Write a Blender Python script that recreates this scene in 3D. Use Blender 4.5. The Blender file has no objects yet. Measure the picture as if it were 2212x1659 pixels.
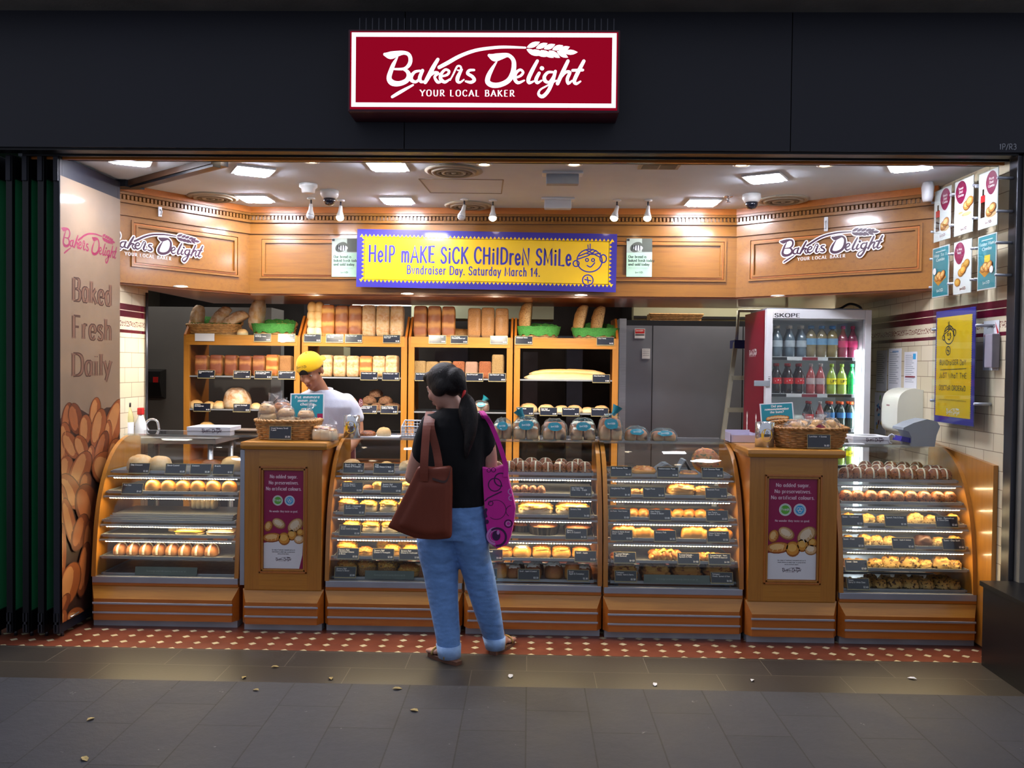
import bpy, bmesh, math, random
from math import sin, cos, pi, radians, sqrt
from mathutils import Vector, Matrix, noise
random.seed(7)
S = bpy.context.scene
COL = S.collection
V = Vector
# ------------------------------------------------------------------ camera, world, exposure
F = 1850.0
CAM = V((0, 0, 1.6))
_ps, _th, _ro = .0208, .021, .011
_f0 = V((-sin(_ps), cos(_ps), 0)); _r0 = V((cos(_ps), sin(_ps), 0)); _z = V((0, 0, 1))
FWD = _f0*cos(_th) - _z*sin(_th); _u0 = _f0*sin(_th) + _z*cos(_th)
RGT = _r0*cos(_ro) + _u0*sin(_ro); UPV = _u0*cos(_ro) - _r0*sin(_ro)
cd = bpy.data.cameras.new('camera'); co = bpy.data.objects.new('camera', cd); COL.objects.link(co)
cd.sensor_width = 36; cd.lens = F/2212*36; cd.clip_end = 60; cd.clip_start = .05
co.matrix_world = Matrix(((RGT.x, UPV.x, -FWD.x, CAM.x), (RGT.y, UPV.y, -FWD.y, CAM.y), (RGT.z, UPV.z, -FWD.z, CAM.z), (0, 0, 0, 1)))
S.camera = co
S.view_settings.view_transform = 'Standard'; S.view_settings.look = 'None'
S.view_settings.exposure = 0.3; S.view_settings.gamma = 1.0
S.view_settings.use_curve_mapping = False
S.cycles.max_bounces = 7; S.cycles.diffuse_bounces = 3; S.cycles.glossy_bounces = 3
S.cycles.transmission_bounces = 4; S.cycles.transparent_max_bounces = 24
S.cycles.sample_clamp_indirect = 4.0; S.cycles.caustics_reflective = False; S.cycles.caustics_refractive = False
w = bpy.data.worlds.new('arcade_air'); S.world = w; w.use_nodes = True
w.node_tree.nodes['Background'].inputs[0].default_value = (.74, .78, .92, 1)
w.node_tree.nodes['Background'].inputs[1].default_value = .46

def ray(px, py):
    return FWD + RGT*((px-1106)/F) + UPV*((829.5-py)/F)
def at(px, py, Y):          # the place in the shop seen at a pixel, on the upright plane y = Y
    d = ray(px, py); return CAM + d*(Y/d.y)
def atx(px, py, X):
    d = ray(px, py); return CAM + d*(X/d.x)
def atz(px, py, z):
    d = ray(px, py); return CAM + d*((z-CAM.z)/d.z)

def spot(name, loc, target, energy, size=60, blend=.6, col=(1, .86, .68), rad=.03):
    l = bpy.data.lights.new(name, 'SPOT'); l.energy = energy; l.spot_size = radians(size); l.spot_blend = blend
    l.color = col; l.shadow_soft_size = rad
    o = bpy.data.objects.new(name, l); COL.objects.link(o); o.location = loc
    o.rotation_euler = (V(target)-V(loc)).to_track_quat('-Z', 'Y').to_euler()
    return o
# ------------------------------------------------------------------ colour + materials
def C(h):
    if isinstance(h, tuple): return h if len(h) == 4 else (*h, 1)
    h = h.lstrip('#'); r = [int(h[i:i+2], 16)/255 for i in (0, 2, 4)]
    return tuple((c/12.92 if c <= .04045 else ((c+.055)/1.055)**2.4) for c in r)+(1,)
MATS = {}
def nt(name):
    m = bpy.data.materials.new(name); m.use_nodes = True; MATS[name] = m
    n = m.node_tree; return m, n, n.nodes['Principled BSDF'], n.links.new
def coords(n, kind='Object', scale=(1, 1, 1), rot=(0, 0, 0)):
    t = n.nodes.new('ShaderNodeTexCoord'); mp = n.nodes.new('ShaderNodeMapping')
    mp.inputs['Scale'].default_value = scale; mp.inputs['Rotation'].default_value = rot
    n.links.new(t.outputs[kind], mp.inputs[0]); return mp.outputs[0]
def noi(n, vec, sc, det=3, rough=.5):
    t = n.nodes.new('ShaderNodeTexNoise'); t.inputs['Scale'].default_value = sc; t.inputs['Detail'].default_value = det
    t.inputs['Roughness'].default_value = rough; n.links.new(vec, t.inputs['Vector']); return t.outputs[0]
def ramp(n, fac, stops):
    r = n.nodes.new('ShaderNodeValToRGB'); e = r.color_ramp.elements
    while len(e) < len(stops): e.new(.5)
    for q, (p, c) in zip(e, stops): q.position = p; q.color = C(c)
    n.links.new(fac, r.inputs[0]); return r.outputs[0]
def mixc(n, fac, a, b, mode='MIX'):
    x = n.nodes.new('ShaderNodeMix'); x.data_type = 'RGBA'; x.blend_type = mode
    for s, v in ((0, fac), (6, a), (7, b)):
        if isinstance(v, (float, int)): x.inputs[s].default_value = v
        elif isinstance(v, (tuple, str)): x.inputs[s].default_value = C(v)
        else: n.links.new(v, x.inputs[s])
    return x.outputs[2]
def mth(n, op, a, b=None, c=None):
    x = n.nodes.new('ShaderNodeMath'); x.operation = op
    for i, v in enumerate((a, b, c)):
        if v is None: continue
        if isinstance(v, (float, int)): x.inputs[i].default_value = v
        else: n.links.new(v, x.inputs[i])
    return x.outputs[0]
def bump(n, b, h, st, dist=.01):
    x = n.nodes.new('ShaderNodeBump'); x.inputs['Strength'].default_value = st; x.inputs['Distance'].default_value = dist
    n.links.new(h, x.inputs['Height']); n.links.new(x.outputs[0], b.inputs['Normal'])
def mat(name, c, rough=.5, metal=0, coat=0, var=.12, sc=8, bmp=0, bsc=60, spec=.5, sheen=0, stretch=(1, 1, 1), emit=0):
    if name in MATS: return MATS[name]
    m, n, b, L = nt(name); c = C(c)
    v = coords(n, 'Object', stretch); f = noi(n, v, sc)
    lo = tuple(x*(1-var) for x in c[:3]); hi = tuple(min(1, x*(1+var)) for x in c[:3])
    L(ramp(n, f, [(.3, lo), (.7, hi)]), b.inputs['Base Color'])
    b.inputs['Roughness'].default_value = rough; b.inputs['Metallic'].default_value = metal
    b.inputs['Coat Weight'].default_value = coat; b.inputs['Coat Roughness'].default_value = .08
    b.inputs['Specular IOR Level'].default_value = spec
    if sheen: b.inputs['Sheen Weight'].default_value = sheen
    if emit:
        b.inputs['Emission Color'].default_value = c; b.inputs['Emission Strength'].default_value = emit
    if bmp: bump(n, b, noi(n, v, bsc, 4), bmp)
    return m
def emat(name, c, st):
    m, n, b, L = nt(name); n.nodes.remove(b); e = n.nodes.new('ShaderNodeEmission')
    e.inputs[0].default_value = C(c); e.inputs[1].default_value = st
    L(e.outputs[0], n.nodes['Material Output'].inputs[0]); return m
def glass(name, tint='#fbfdfc', ior=1.45, rough=.02, dense=0.0, body='#ffffff', bmp=0):
    m, n, b, L = nt(name); n.nodes.remove(b)
    t = n.nodes.new('ShaderNodeBsdfTransparent'); t.inputs[0].default_value = C(tint)
    g = n.nodes.new('ShaderNodeBsdfGlossy'); g.inputs['Roughness'].default_value = rough; g.inputs[0].default_value = (1, 1, 1, 1)
    fr = n.nodes.new('ShaderNodeLayerWeight'); fr.inputs[0].default_value = .5; r0 = ((ior-1)/(ior+1))**2
    fc_ = mth(n, 'MULTIPLY_ADD', mth(n, 'POWER', fr.outputs['Facing'], 5.0), 1-r0, r0)
    mx = n.nodes.new('ShaderNodeMixShader'); L(fc_, mx.inputs[0]); L(t.outputs[0], mx.inputs[1]); L(g.outputs[0], mx.inputs[2])
    if bmp:
        x = n.nodes.new('ShaderNodeBump'); x.inputs['Strength'].default_value = bmp; x.inputs['Distance'].default_value = .02
        L(noi(n, coords(n, 'Object'), 28, 3), x.inputs['Height']); L(x.outputs[0], g.inputs['Normal']); L(x.outputs[0], fr.inputs['Normal'])
    out = mx.outputs[0]
    if dense:
        d = n.nodes.new('ShaderNodeBsdfDiffuse'); d.inputs[0].default_value = C(body)
        m2 = n.nodes.new('ShaderNodeMixShader'); m2.inputs[0].default_value = dense; L(out, m2.inputs[1]); L(d.outputs[0], m2.inputs[2]); out = m2.outputs[0]
    L(out, n.nodes['Material Output'].inputs[0]); return m
def wood(name, c1, c2, axis=0, rough=.3, coat=.5, sc=3.0):
    m, n, b, L = nt(name)
    st = [14, 14, 14]; st[axis] = 1.0
    v = coords(n, 'Object', tuple(st)); f = noi(n, v, sc, 5, .6)
    g = noi(n, coords(n, 'Object', tuple(x*5 if x > 2 else x*2 for x in st)), sc, 3)
    f2 = mth(n, 'ADD', mth(n, 'MULTIPLY', f, .7), mth(n, 'MULTIPLY', g, .3))
    L(ramp(n, f2, [(.3, c1), (.55, c2), (.75, c1)]), b.inputs['Base Color'])
    b.inputs['Roughness'].default_value = rough; b.inputs['Coat Weight'].default_value = coat; b.inputs['Coat Roughness'].default_value = .12
    bump(n, b, g, .06, .004); return m
def crust(name, bot, side, top, axis='Z', sc=9, flour=0.0, speck=None, rough=.55, bmp=.35, spsc=60, coat=0.05, st=(.18, .5, .85), lob=0):
    m, n, b, L = nt(name)
    t = n.nodes.new('ShaderNodeTexCoord'); sx = n.nodes.new('ShaderNodeSeparateXYZ'); L(t.outputs['Generated'], sx.inputs[0])
    oi = n.nodes.new('ShaderNodeObjectInfo'); ad = n.nodes.new('ShaderNodeVectorMath'); ad.operation = 'ADD'
    cm = n.nodes.new('ShaderNodeCombineXYZ'); L(mth(n, 'MULTIPLY', oi.outputs['Random'], 37.0), cm.inputs[0])
    L(t.outputs['Object'], ad.inputs[0]); L(cm.outputs[0], ad.inputs[1]); v = ad.outputs[0]
    nz = noi(n, v, sc*.7, 3, .5)
    h = sx.outputs[axis.strip('-')]
    if axis[0] == '-': h = mth(n, 'SUBTRACT', 1.0, h)
    h = mth(n, 'ADD', h, mth(n, 'MULTIPLY', mth(n, 'SUBTRACT', nz, .5), .42))
    if lob: h = mth(n, 'MULTIPLY_ADD', mth(n, 'SUBTRACT', mth(n, 'ABSOLUTE', mth(n, 'SINE', mth(n, 'MULTIPLY', sx.outputs[2], lob*pi))), .72), .42, h)
    h = mth(n, 'ADD', h, mth(n, 'MULTIPLY', mth(n, 'SUBTRACT', oi.outputs['Random'], .5), .12))
    c = ramp(n, h, [(st[0], bot), (st[1], side), (st[2], top)])
    if speck:
        s = noi(n, v, spsc, 2); c = mixc(n, ramp(n, s, [(.56, '#000000'), (.62, '#ffffff')]), c, speck)
    if flour:
        s = noi(n, v, 6, 4, .6); c = mixc(n, mth(n, 'MULTIPLY', ramp(n, s, [(.34, '#000000'), (.72, '#ffffff')]), flour), c, '#e8d9c2')
    L(c, b.inputs['Base Color']); b.inputs['Roughness'].default_value = rough; b.inputs['Coat Weight'].default_value = coat
    b.inputs['Coat Roughness'].default_value = .25
    bump(n, b, noi(n, v, 55, 4), bmp, .006); return m
# ------------------------------------------------------------------ mesh builder
def catmull(pts, k=5, closed=False):
    P = [tuple(p) for p in pts]; n = len(P)
    if n < 3: return P
    out = []
    for i in range(n-1):
        p0 = P[i-1] if i > 0 else (P[-2] if closed else P[0]); p1 = P[i]; p2 = P[i+1]; p3 = P[i+2] if i+2 < n else (P[1] if closed else P[-1])
        for j in range(k):
            t = j/k
            out.append(tuple(.5*((2*b)+(-a+c)*t+(2*a-5*b+4*c-d)*t*t+(-a+3*b-3*c+d)*t**3) for a, b, c, d in zip(p0, p1, p2, p3)))
    out.append(P[-1]); return out
class MB:
    def __init__(s, M=None):
        s.v = []; s.f = []; s.m = []; s.sm = []; s.mats = []; s.M = M or Matrix.Identity(4); s.clip = None; s.zj = 0
    def mi(s, m):
        if m not in s.mats: s.mats.append(m)
        return s.mats.index(m)
    def add(s, vs, fs, m, smooth=False):
        o = len(s.v); M = s.M; k = s.mi(m)
        if s.clip: vs = [(min(max(p[0], s.clip[0]), s.clip[2]), min(max(p[1], s.clip[1]), s.clip[3]), p[2]) for p in vs]
        s.v += [M @ V(p) for p in vs]
        for q in fs: s.f.append([o+i for i in q]); s.m.append(k); s.sm.append(smooth)
        return s
    def box(s, a, b, m, bev=0):
        x0, y0, z0 = [min(p, q) for p, q in zip(a, b)]; x1, y1, z1 = [max(p, q) for p, q in zip(a, b)]
        if bev:
            e = min(bev, (x1-x0)*.45, (y1-y0)*.45, (z1-z0)*.45)
            bm = bmesh.new(); r = bmesh.ops.create_cube(bm, size=1)
            for q in r['verts']: q.co = V(((x0+x1)/2+q.co.x*(x1-x0), (y0+y1)/2+q.co.y*(y1-y0), (z0+z1)/2+q.co.z*(z1-z0)))
            bmesh.ops.bevel(bm, geom=bm.edges[:], offset=e, segments=2, profile=.6, affect='EDGES')
            bm.verts.index_update(); s.add([q.co.copy() for q in bm.verts], [[q.index for q in f.verts] for f in bm.faces], m, False); bm.free(); return s
        return s.add([(x0, y0, z0), (x1, y0, z0), (x1, y1, z0), (x0, y1, z0), (x0, y0, z1), (x1, y0, z1), (x1, y1, z1), (x0, y1, z1)],
                     [(0, 3, 2, 1), (4, 5, 6, 7), (0, 1, 5, 4), (1, 2, 6, 5), (2, 3, 7, 6), (3, 0, 4, 7)], m)
    def tube(s, pts, r, m, n=8, cap=True, smooth=True):
        P = [V(p) for p in pts]; R = r if isinstance(r, (list, tuple)) else [r]*len(P)
        vs = []; fs = []; up = None
        for i, p in enumerate(P):
            d = (P[min(i+1, len(P)-1)]-P[max(i-1, 0)]).normalized()
            if up is None: up = d.orthogonal().normalized()
            up = (up-d*up.dot(d))
            up = up.normalized() if up.length > 1e-6 else d.orthogonal().normalized()
            w_ = d.cross(up)
            for k in range(n):
                a = 2*pi*k/n; vs.append(p+(up*cos(a)+w_*sin(a))*R[i])
        for i in range(len(P)-1):
            for k in range(n): fs.append((i*n+k, i*n+(k+1) % n, (i+1)*n+(k+1) % n, (i+1)*n+k))
        if cap: fs.append(tuple(range(n-1, -1, -1))); fs.append(tuple((len(P)-1)*n+k for k in range(n)))
        return s.add(vs, fs, m, smooth)
    def lathe(s, prof, m, c=(0, 0, 0), n=24, smooth=True, sx=1, sy=1, cap=True):
        vs = []; fs = []
        for r, z in prof:
            for k in range(n): a = 2*pi*k/n; vs.append((c[0]+r*cos(a)*sx, c[1]+r*sin(a)*sy, c[2]+z))
        for i in range(len(prof)-1):
            for k in range(n): fs.append((i*n+k, i*n+(k+1) % n, (i+1)*n+(k+1) % n, (i+1)*n+k))
        if cap:
            if prof[0][0] > 1e-4: fs.append(tuple(range(n-1, -1, -1)))
            if prof[-1][0] > 1e-4: fs.append(tuple((len(prof)-1)*n+k for k in range(n)))
        return s.add(vs, fs, m, smooth)
    def prism(s, poly, d0, d1, m, axis='x', smooth=False):
        # poly: outline (a,b); axis x: (y,z), axis y: (x,z), axis z: (x,y)
        def P(a, b, d): return {'x': (d, a, b), 'y': (a, d, b), 'z': (a, b, d)}[axis]
        n = len(poly); vs = [P(a, b, d0) for a, b in poly]+[P(a, b, d1) for a, b in poly]
        return s.add(vs, [tuple(range(n)), tuple(range(2*n-1, n-1, -1))]+[(i, i+n, (i+1) % n+n, (i+1) % n) for i in range(n)], m, smooth)
    def sheet(s, prof, x0, x1, th, m, smooth=True):     # a profile in (y,z) swept along x, with thickness
        n = len(prof); A = []
        for i in range(n):
            a = V(prof[max(i-1, 0)]); b = V(prof[min(i+1, n-1)]); d = (b-a).normalized(); A.append((prof[i][0]+d.y*th, prof[i][1]-d.x*th))
        vs = []
        for x in (x0, x1): vs += [(x, y, z) for y, z in prof]+[(x, y, z) for y, z in A]
        k = 2*n; fs = []
        ed = []
        for i in range(n-1):
            fs += [(i, i+1, k+i+1, k+i), (n+i, k+n+i, k+n+i+1, n+i+1)]; ed += [(i, n+i, n+i+1, i+1), (k+i, k+i+1, k+n+i+1, k+n+i)]
        ed += [(0, k, k+n, n), (n-1, 2*n-1, k+2*n-1, k+n-1)]
        s.add(vs, fs, m, smooth); return s.add(vs, ed, m, False)
    # --- flat work in the local xy plane (z = lift)
    def poly(s, pts, m, z=0):
        return s.add([(p[0], p[1], z) for p in pts], [tuple(range(len(pts)))], m)
    def rect(s, x0, y0, x1, y1, m, z=0): return s.poly([(x0, y0), (x1, y0), (x1, y1), (x0, y1)], m, z)
    def ell(s, cx, cy, rx, ry, m, z=0, rot=0, n=20, a0=0, a1=2*pi):
        c_, s_ = cos(rot), sin(rot); P = []
        for k in range(n+(0 if a1-a0 > 6.2 else 1)):
            a = a0+(a1-a0)*k/n; x, y = rx*cos(a), ry*sin(a); P.append((cx+x*c_-y*s_, cy+x*s_+y*c_))
        return s.poly(P, m, z)
    def ring(s, cx, cy, r, wd, m, z=0, n=24, a0=0, a1=2*pi, ry=None):
        return s.stroke([(cx+r*cos(a0+(a1-a0)*k/n), cy+(ry or r)*sin(a0+(a1-a0)*k/n), wd) for k in range(n+1)], m, z)
    def stroke(s, pts, m, z=0, grow=0, cap=True):
        s.zj = (s.zj+1) % 40; z = z+s.zj*5e-6
        P = [V((p[0], p[1])) for p in pts]; n = len(P); vs = []
        for i in range(n):
            a = P[max(i-1, 0)]; b = P[min(i+1, n-1)]; d = b-a
            d = d.normalized() if d.length > 1e-9 else V((1, 0)); nm = V((-d.y, d.x)); k = 1.0
            if 0 < i < n-1:
                e = P[i]-P[i-1]
                if e.length > 1e-9: k = min(1.6, 1/max(.3, abs(nm.dot(V((-e.y, e.x)).normalized()))))
            h = (pts[i][2]/2+grow)*k; vs += [(P[i].x+nm.x*h, P[i].y+nm.y*h, z), (P[i].x-nm.x*h, P[i].y-nm.y*h, z)]
        s.add(vs, [(2*i+1, 2*i+3, 2*i+2, 2*i) for i in range(n-1)], m)
        if cap:
            for i in (0, n-1):
                h = pts[i][2]/2+grow
                if h > 0: s.ell(P[i].x, P[i].y, h, h, m, z+2.5e-6, n=8)
        return s
    def obj(s, name, parent=None, origin=None, smooth_angle=None):
        me = bpy.data.meshes.new(name); off = V((0, 0, 0))
        if parent is not None: off = OFF.get(parent.name, V((0, 0, 0)))
        elif origin is not None: off = V(origin)
        me.from_pydata([tuple(p-off) for p in s.v], [], s.f)
        for m in s.mats: me.materials.append(m)
        me.polygons.foreach_set('material_index', s.m); me.polygons.foreach_set('use_smooth', s.sm); me.update()
        o = bpy.data.objects.new(name, me); COL.objects.link(o)
        if parent is not None: o.parent = parent
        else: o.location = off
        OFF[o.name] = off
        return o
OFF = {}
LABELS = set()
def tag(o, label, cat, group=None, kind=None):
    if label: o['label'] = label
    if cat: o['category'] = cat
    if group: o['group'] = group
    if kind: o['kind'] = kind
    return o
def thing(name, label, cat, loc=(0, 0, 0), group=None):
    o = bpy.data.objects.new(name, None); COL.objects.link(o); o.location = loc; o.empty_display_size = .05
    OFF[o.name] = V(loc); return tag(o, label, cat, group)
def struct(o): o['kind'] = 'structure'; return o
def place(proto, loc, rot=(0, 0, 0), scale=(1, 1, 1), label=None, group=None):
    """a copy of a template thing and of its parts"""
    r = proto.copy(); COL.objects.link(r); r.location = loc; r.rotation_euler = rot; r.scale = scale
    if label: r['label'] = label
    if group: r['group'] = group
    for ch in list(proto.children):
        c = ch.copy(); COL.objects.link(c); c.parent = r
        for g in ch.children: d = g.copy(); COL.objects.link(d); d.parent = c
    return r
def drop(proto):
    for c in list(proto.children):
        for g in list(c.children): bpy.data.objects.remove(g)
        bpy.data.objects.remove(c)
    bpy.data.objects.remove(proto)
def frame(o, x, y):         # local frame: x right, y up, z out of the surface
    x = V(x).normalized(); z = x.cross(V(y)).normalized(); y = z.cross(x); o = V(o)
    return Matrix(((x.x, y.x, z.x, o.x), (x.y, y.y, z.y, o.y), (x.z, y.z, z.z, o.z), (0, 0, 0, 1)))
ORD = ['', 'first', 'second', 'third', 'fourth', 'fifth', 'sixth', 'seventh', 'eighth', 'ninth', 'tenth', 'eleventh', 'twelfth', 'thirteenth', 'fourteenth', 'fifteenth', 'sixteenth', 'seventeenth', 'eighteenth', 'nineteenth', 'twentieth', 'twenty-first', 'twenty-second', 'twenty-third']
# ------------------------------------------------------------------ stroke lettering
GL = {}
for ln in '''A .72 0,0 .36,1 .72,0|.13,.34 .59,.34
B .66 .1,0 .1,1|~.1,1 .45,.98 .52,.78 .42,.56 .1,.53|~.1,.53 .5,.5 .6,.27 .48,.04 .1,0
C .7 ~.66,.8 .5,.98 .25,.95 .07,.7 .07,.3 .25,.05 .5,.02 .66,.2
D .74 .1,0 .1,1|~.1,1 .45,.96 .66,.75 .66,.25 .45,.04 .1,0
E .6 .56,1 .1,1 .1,0 .56,0|.1,.52 .48,.52
F .58 .56,1 .1,1 .1,0|.1,.52 .46,.52
G .74 ~.66,.8 .5,.98 .25,.95 .07,.7 .07,.3 .25,.05 .5,.02 .66,.2|.66,.05 .66,.45 .42,.45
H .76 .1,0 .1,1|.66,0 .66,1|.1,.52 .66,.52
I .3 .15,0 .15,1
J .5 ~.38,1 .38,.25 .28,.03 .12,.05 .04,.2
K .7 .1,0 .1,1|.64,1 .1,.42|.26,.58 .66,0
L .58 .1,1 .1,0 .55,0
M .9 .08,0 .12,1 .45,.15 .78,1 .82,0
N .78 .1,0 .1,1 .68,0 .68,1
O .78 ~.39,1 .12,.85 .06,.5 .12,.15 .39,0 .66,.15 .72,.5 .66,.85 .39,1
P .62 .1,0 .1,1|~.1,1 .45,.98 .55,.74 .45,.5 .1,.46
R .68 .1,0 .1,1|~.1,1 .45,.98 .55,.74 .45,.5 .1,.46|.3,.46 .64,0
S .6 ~.54,.82 .4,.98 .18,.95 .08,.76 .2,.58 .42,.46 .54,.26 .44,.05 .2,.02 .05,.18
T .66 .03,1 .63,1|.33,1 .33,0
U .74 ~.1,1 .1,.35 .2,.05 .37,0 .54,.05 .64,.35 .64,1
V .7 0,1 .35,0 .7,1
W 1 0,1 .26,0 .5,.85 .74,0 1,1
X .7 0,0 .7,1|0,1 .7,0
Y .68 0,1 .34,.5 .68,1|.34,.5 .34,0
Z .64 .05,1 .6,1 .03,0 .62,0
a .54 ~.42,.55 .28,.66 .1,.55 .06,.3 .14,.05 .3,.03 .42,.18|.43,.66 .43,0
b .56 .1,1 .1,0|~.1,.5 .28,.66 .46,.52 .48,.3 .4,.06 .25,0 .1,.14
c .5 ~.44,.52 .28,.66 .1,.52 .07,.3 .14,.08 .3,0 .44,.12
d .56 .46,1 .46,0|~.46,.5 .3,.66 .1,.52 .07,.3 .14,.06 .3,0 .46,.14
e .52 ~.07,.34 .46,.36 .42,.58 .27,.66 .1,.52 .07,.3 .14,.08 .3,0 .45,.12
f .36 ~.36,.95 .24,1 .15,.85 .14,.6 .14,0|.02,.62 .32,.62
g .54 ~.42,.55 .28,.66 .1,.55 .06,.32 .14,.1 .3,.06 .42,.2|~.43,.66 .43,-.1 .36,-.27 .2,-.3 .07,-.2
h .56 .1,0 .1,1|~.1,.45 .25,.65 .4,.62 .46,.45 .46,0
i .24 .12,0 .12,.66|.12,.86 .12,.9
j .26 ~.14,.66 .14,-.1 .08,-.26 -.05,-.25|.14,.86 .14,.9
k .54 .1,0 .1,1|.46,.66 .1,.28|.22,.4 .5,0
l .24 .12,0 .12,1
m .84 .1,0 .1,.66|~.1,.45 .22,.65 .36,.62 .41,.45 .41,0|~.41,.45 .54,.65 .68,.62 .73,.45 .73,0
n .56 .1,0 .1,.66|~.1,.45 .25,.65 .4,.62 .46,.45 .46,0
o .54 ~.27,.66 .1,.55 .06,.33 .1,.1 .27,0 .44,.1 .48,.33 .44,.55 .27,.66
p .56 .1,.66 .1,-.3|~.1,.5 .28,.66 .46,.52 .48,.3 .4,.06 .25,0 .1,.14
q .56 .46,.66 .46,-.3|~.46,.5 .3,.66 .1,.52 .07,.3 .14,.06 .3,0 .46,.14
Q .78 ~.39,1 .12,.85 .06,.5 .12,.15 .39,0 .66,.15 .72,.5 .66,.85 .39,1|.45,.25 .74,-.06
7 .54 .05,1 .5,1 .2,0
r .4 .1,0 .1,.66|~.1,.42 .2,.62 .38,.64
s .46 ~.4,.54 .28,.66 .12,.6 .1,.46 .24,.36 .38,.24 .36,.06 .2,0 .05,.1
t .36 ~.15,.86 .15,.15 .22,.02 .34,.06|.02,.64 .32,.64
u .56 ~.1,.66 .1,.2 .18,.02 .32,.03 .46,.2|.46,.66 .46,0
v .5 .02,.66 .25,0 .48,.66
w .74 .02,.66 .2,0 .37,.55 .54,0 .72,.66
x .5 .03,0 .47,.66|.03,.66 .47,0
y .5 .02,.66 .25,.02|.48,.66 .25,.02 .12,-.28
z .48 .05,.66 .44,.66 .04,0 .45,0
0 .6 ~.3,1 .1,.82 .06,.5 .1,.18 .3,0 .5,.18 .54,.5 .5,.82 .3,1
1 .4 .05,.8 .22,1 .22,0
2 .56 ~.06,.75 .2,.98 .42,.95 .48,.72 .3,.4 .06,.03|.06,.02 .5,.02
3 .56 ~.06,.85 .25,1 .46,.85 .42,.62 .22,.54|~.22,.54 .48,.45 .48,.15 .25,0 .05,.12
4 .58 .4,0 .4,1 .04,.32 .54,.32
5 .56 .48,1 .12,1 .1,.56|~.1,.56 .35,.62 .5,.4 .42,.08 .2,0 .04,.12
6 .56 ~.44,.92 .2,.85 .07,.5 .08,.2 .27,0 .46,.12 .46,.42 .28,.55 .1,.4
8 .56 ~.27,.54 .1,.7 .14,.92 .28,1 .42,.92 .46,.7 .27,.54 .06,.35 .1,.06 .28,0 .46,.08 .5,.34 .27,.54
9 .56 ~.46,.6 .28,.46 .1,.58 .1,.86 .28,1 .46,.86 .48,.5 .38,.12 .16,.02
. .2 .1,0 .1,.06
, .2 .1,.06 .06,-.14
- .36 .05,.36 .31,.36
' .2 .1,1 .1,.8
/ .4 0,-.1 .4,1.05
& .72 ~.68,.45 .5,.1 .25,0 .08,.15 .15,.4 .4,.7 .36,.95 .22,.98 .16,.8 .68,0
$ .56 ~.5,.82 .3,.95 .1,.78 .28,.54 .48,.32 .4,.08 .2,.05 .04,.2|.28,-.08 .28,1.08
? .5 ~.06,.78 .22,1 .44,.85 .4,.62 .24,.42 .24,.26|.24,0 .24,.06
! .24 .12,1 .12,.28|.12,0 .12,.06'''.split('\n'):
    ch, wd, body = ln.split(' ', 2); st = []
    for q in body.split('|'):
        cv = q[0] == '~'; pts = [tuple(float(x) for x in p.split(',')) for p in q.lstrip('~').split()]
        st.append((cv, pts))
    GL[ch] = (float(wd), st)
def textw(t, h, gap=.1):
    return sum((GL[c][0] if c in GL else .3)+gap for c in t)*h-gap*h
def text(mb, t, x, y, h, m, style='sans', wt=.12, align='l', z=0, sx=1.0, gap=.1, grow=0, k=4, slant=0, jit=0):
    if align != 'l': x -= textw(t, h, gap)*sx*(.5 if align == 'c' else 1)
    rnd = random.Random(len(t))
    for c in t:
        if c not in GL: x += (.3+gap)*h*sx; continue
        wd, st = GL[c]; dy = jit*(rnd.random()-.5)*h
        for cv, pts in st:
            P = catmull(pts, k, pts[0] == pts[-1]) if cv else pts
            out = []
            for i, p in enumerate(P):
                a = P[max(i-1, 0)]; b = P[min(i+1, len(P)-1)]; dx_, dy_ = b[0]-a[0], b[1]-a[1]; l_ = math.hypot(dx_, dy_) or 1
                ww = wt*(.42+.75*abs(dy_)/l_) if style == 'serif' else wt
                out.append((x+(p[0]+slant*p[1])*h*sx, y+dy+p[1]*h, ww*h))
            if style == 'serif' and not cv:
                for i in range(len(P)-1):
                    mb.stroke([(*out[i][:2], wt*(.42+.75*abs(P[i+1][1]-P[i][1])/(math.dist(P[i], P[i+1]) or 1))*h), (*out[i+1][:2], wt*(.42+.75*abs(P[i+1][1]-P[i][1])/(math.dist(P[i], P[i+1]) or 1))*h)], m, z, grow, cap=False)
            else: mb.stroke(out, m, z, grow, cap=(style != 'serif' and wt*h > .006))
            if style == 'serif':
                for i, j in ((0, 1), (-1, -2)):
                    if pts[i][1] != pts[j][1] and abs(pts[i][1]-pts[j][1]) > 1.2*abs(pts[i][0]-pts[j][0]) and pts[i][1] in (0, 1, .66, -.3) and len(pts) < 4:
                        px_, py_ = x+pts[i][0]*h*sx, y+dy+pts[i][1]*h; t_ = .035*h*(1 if pts[i][1] > pts[j][1] else -1)
                        mb.stroke([(px_-.14*h*sx, py_-t_, .07*h), (px_+.14*h*sx, py_-t_, .07*h)], m, z, grow, cap=False)
        x += (wd+gap)*h*sx
    return x
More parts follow.
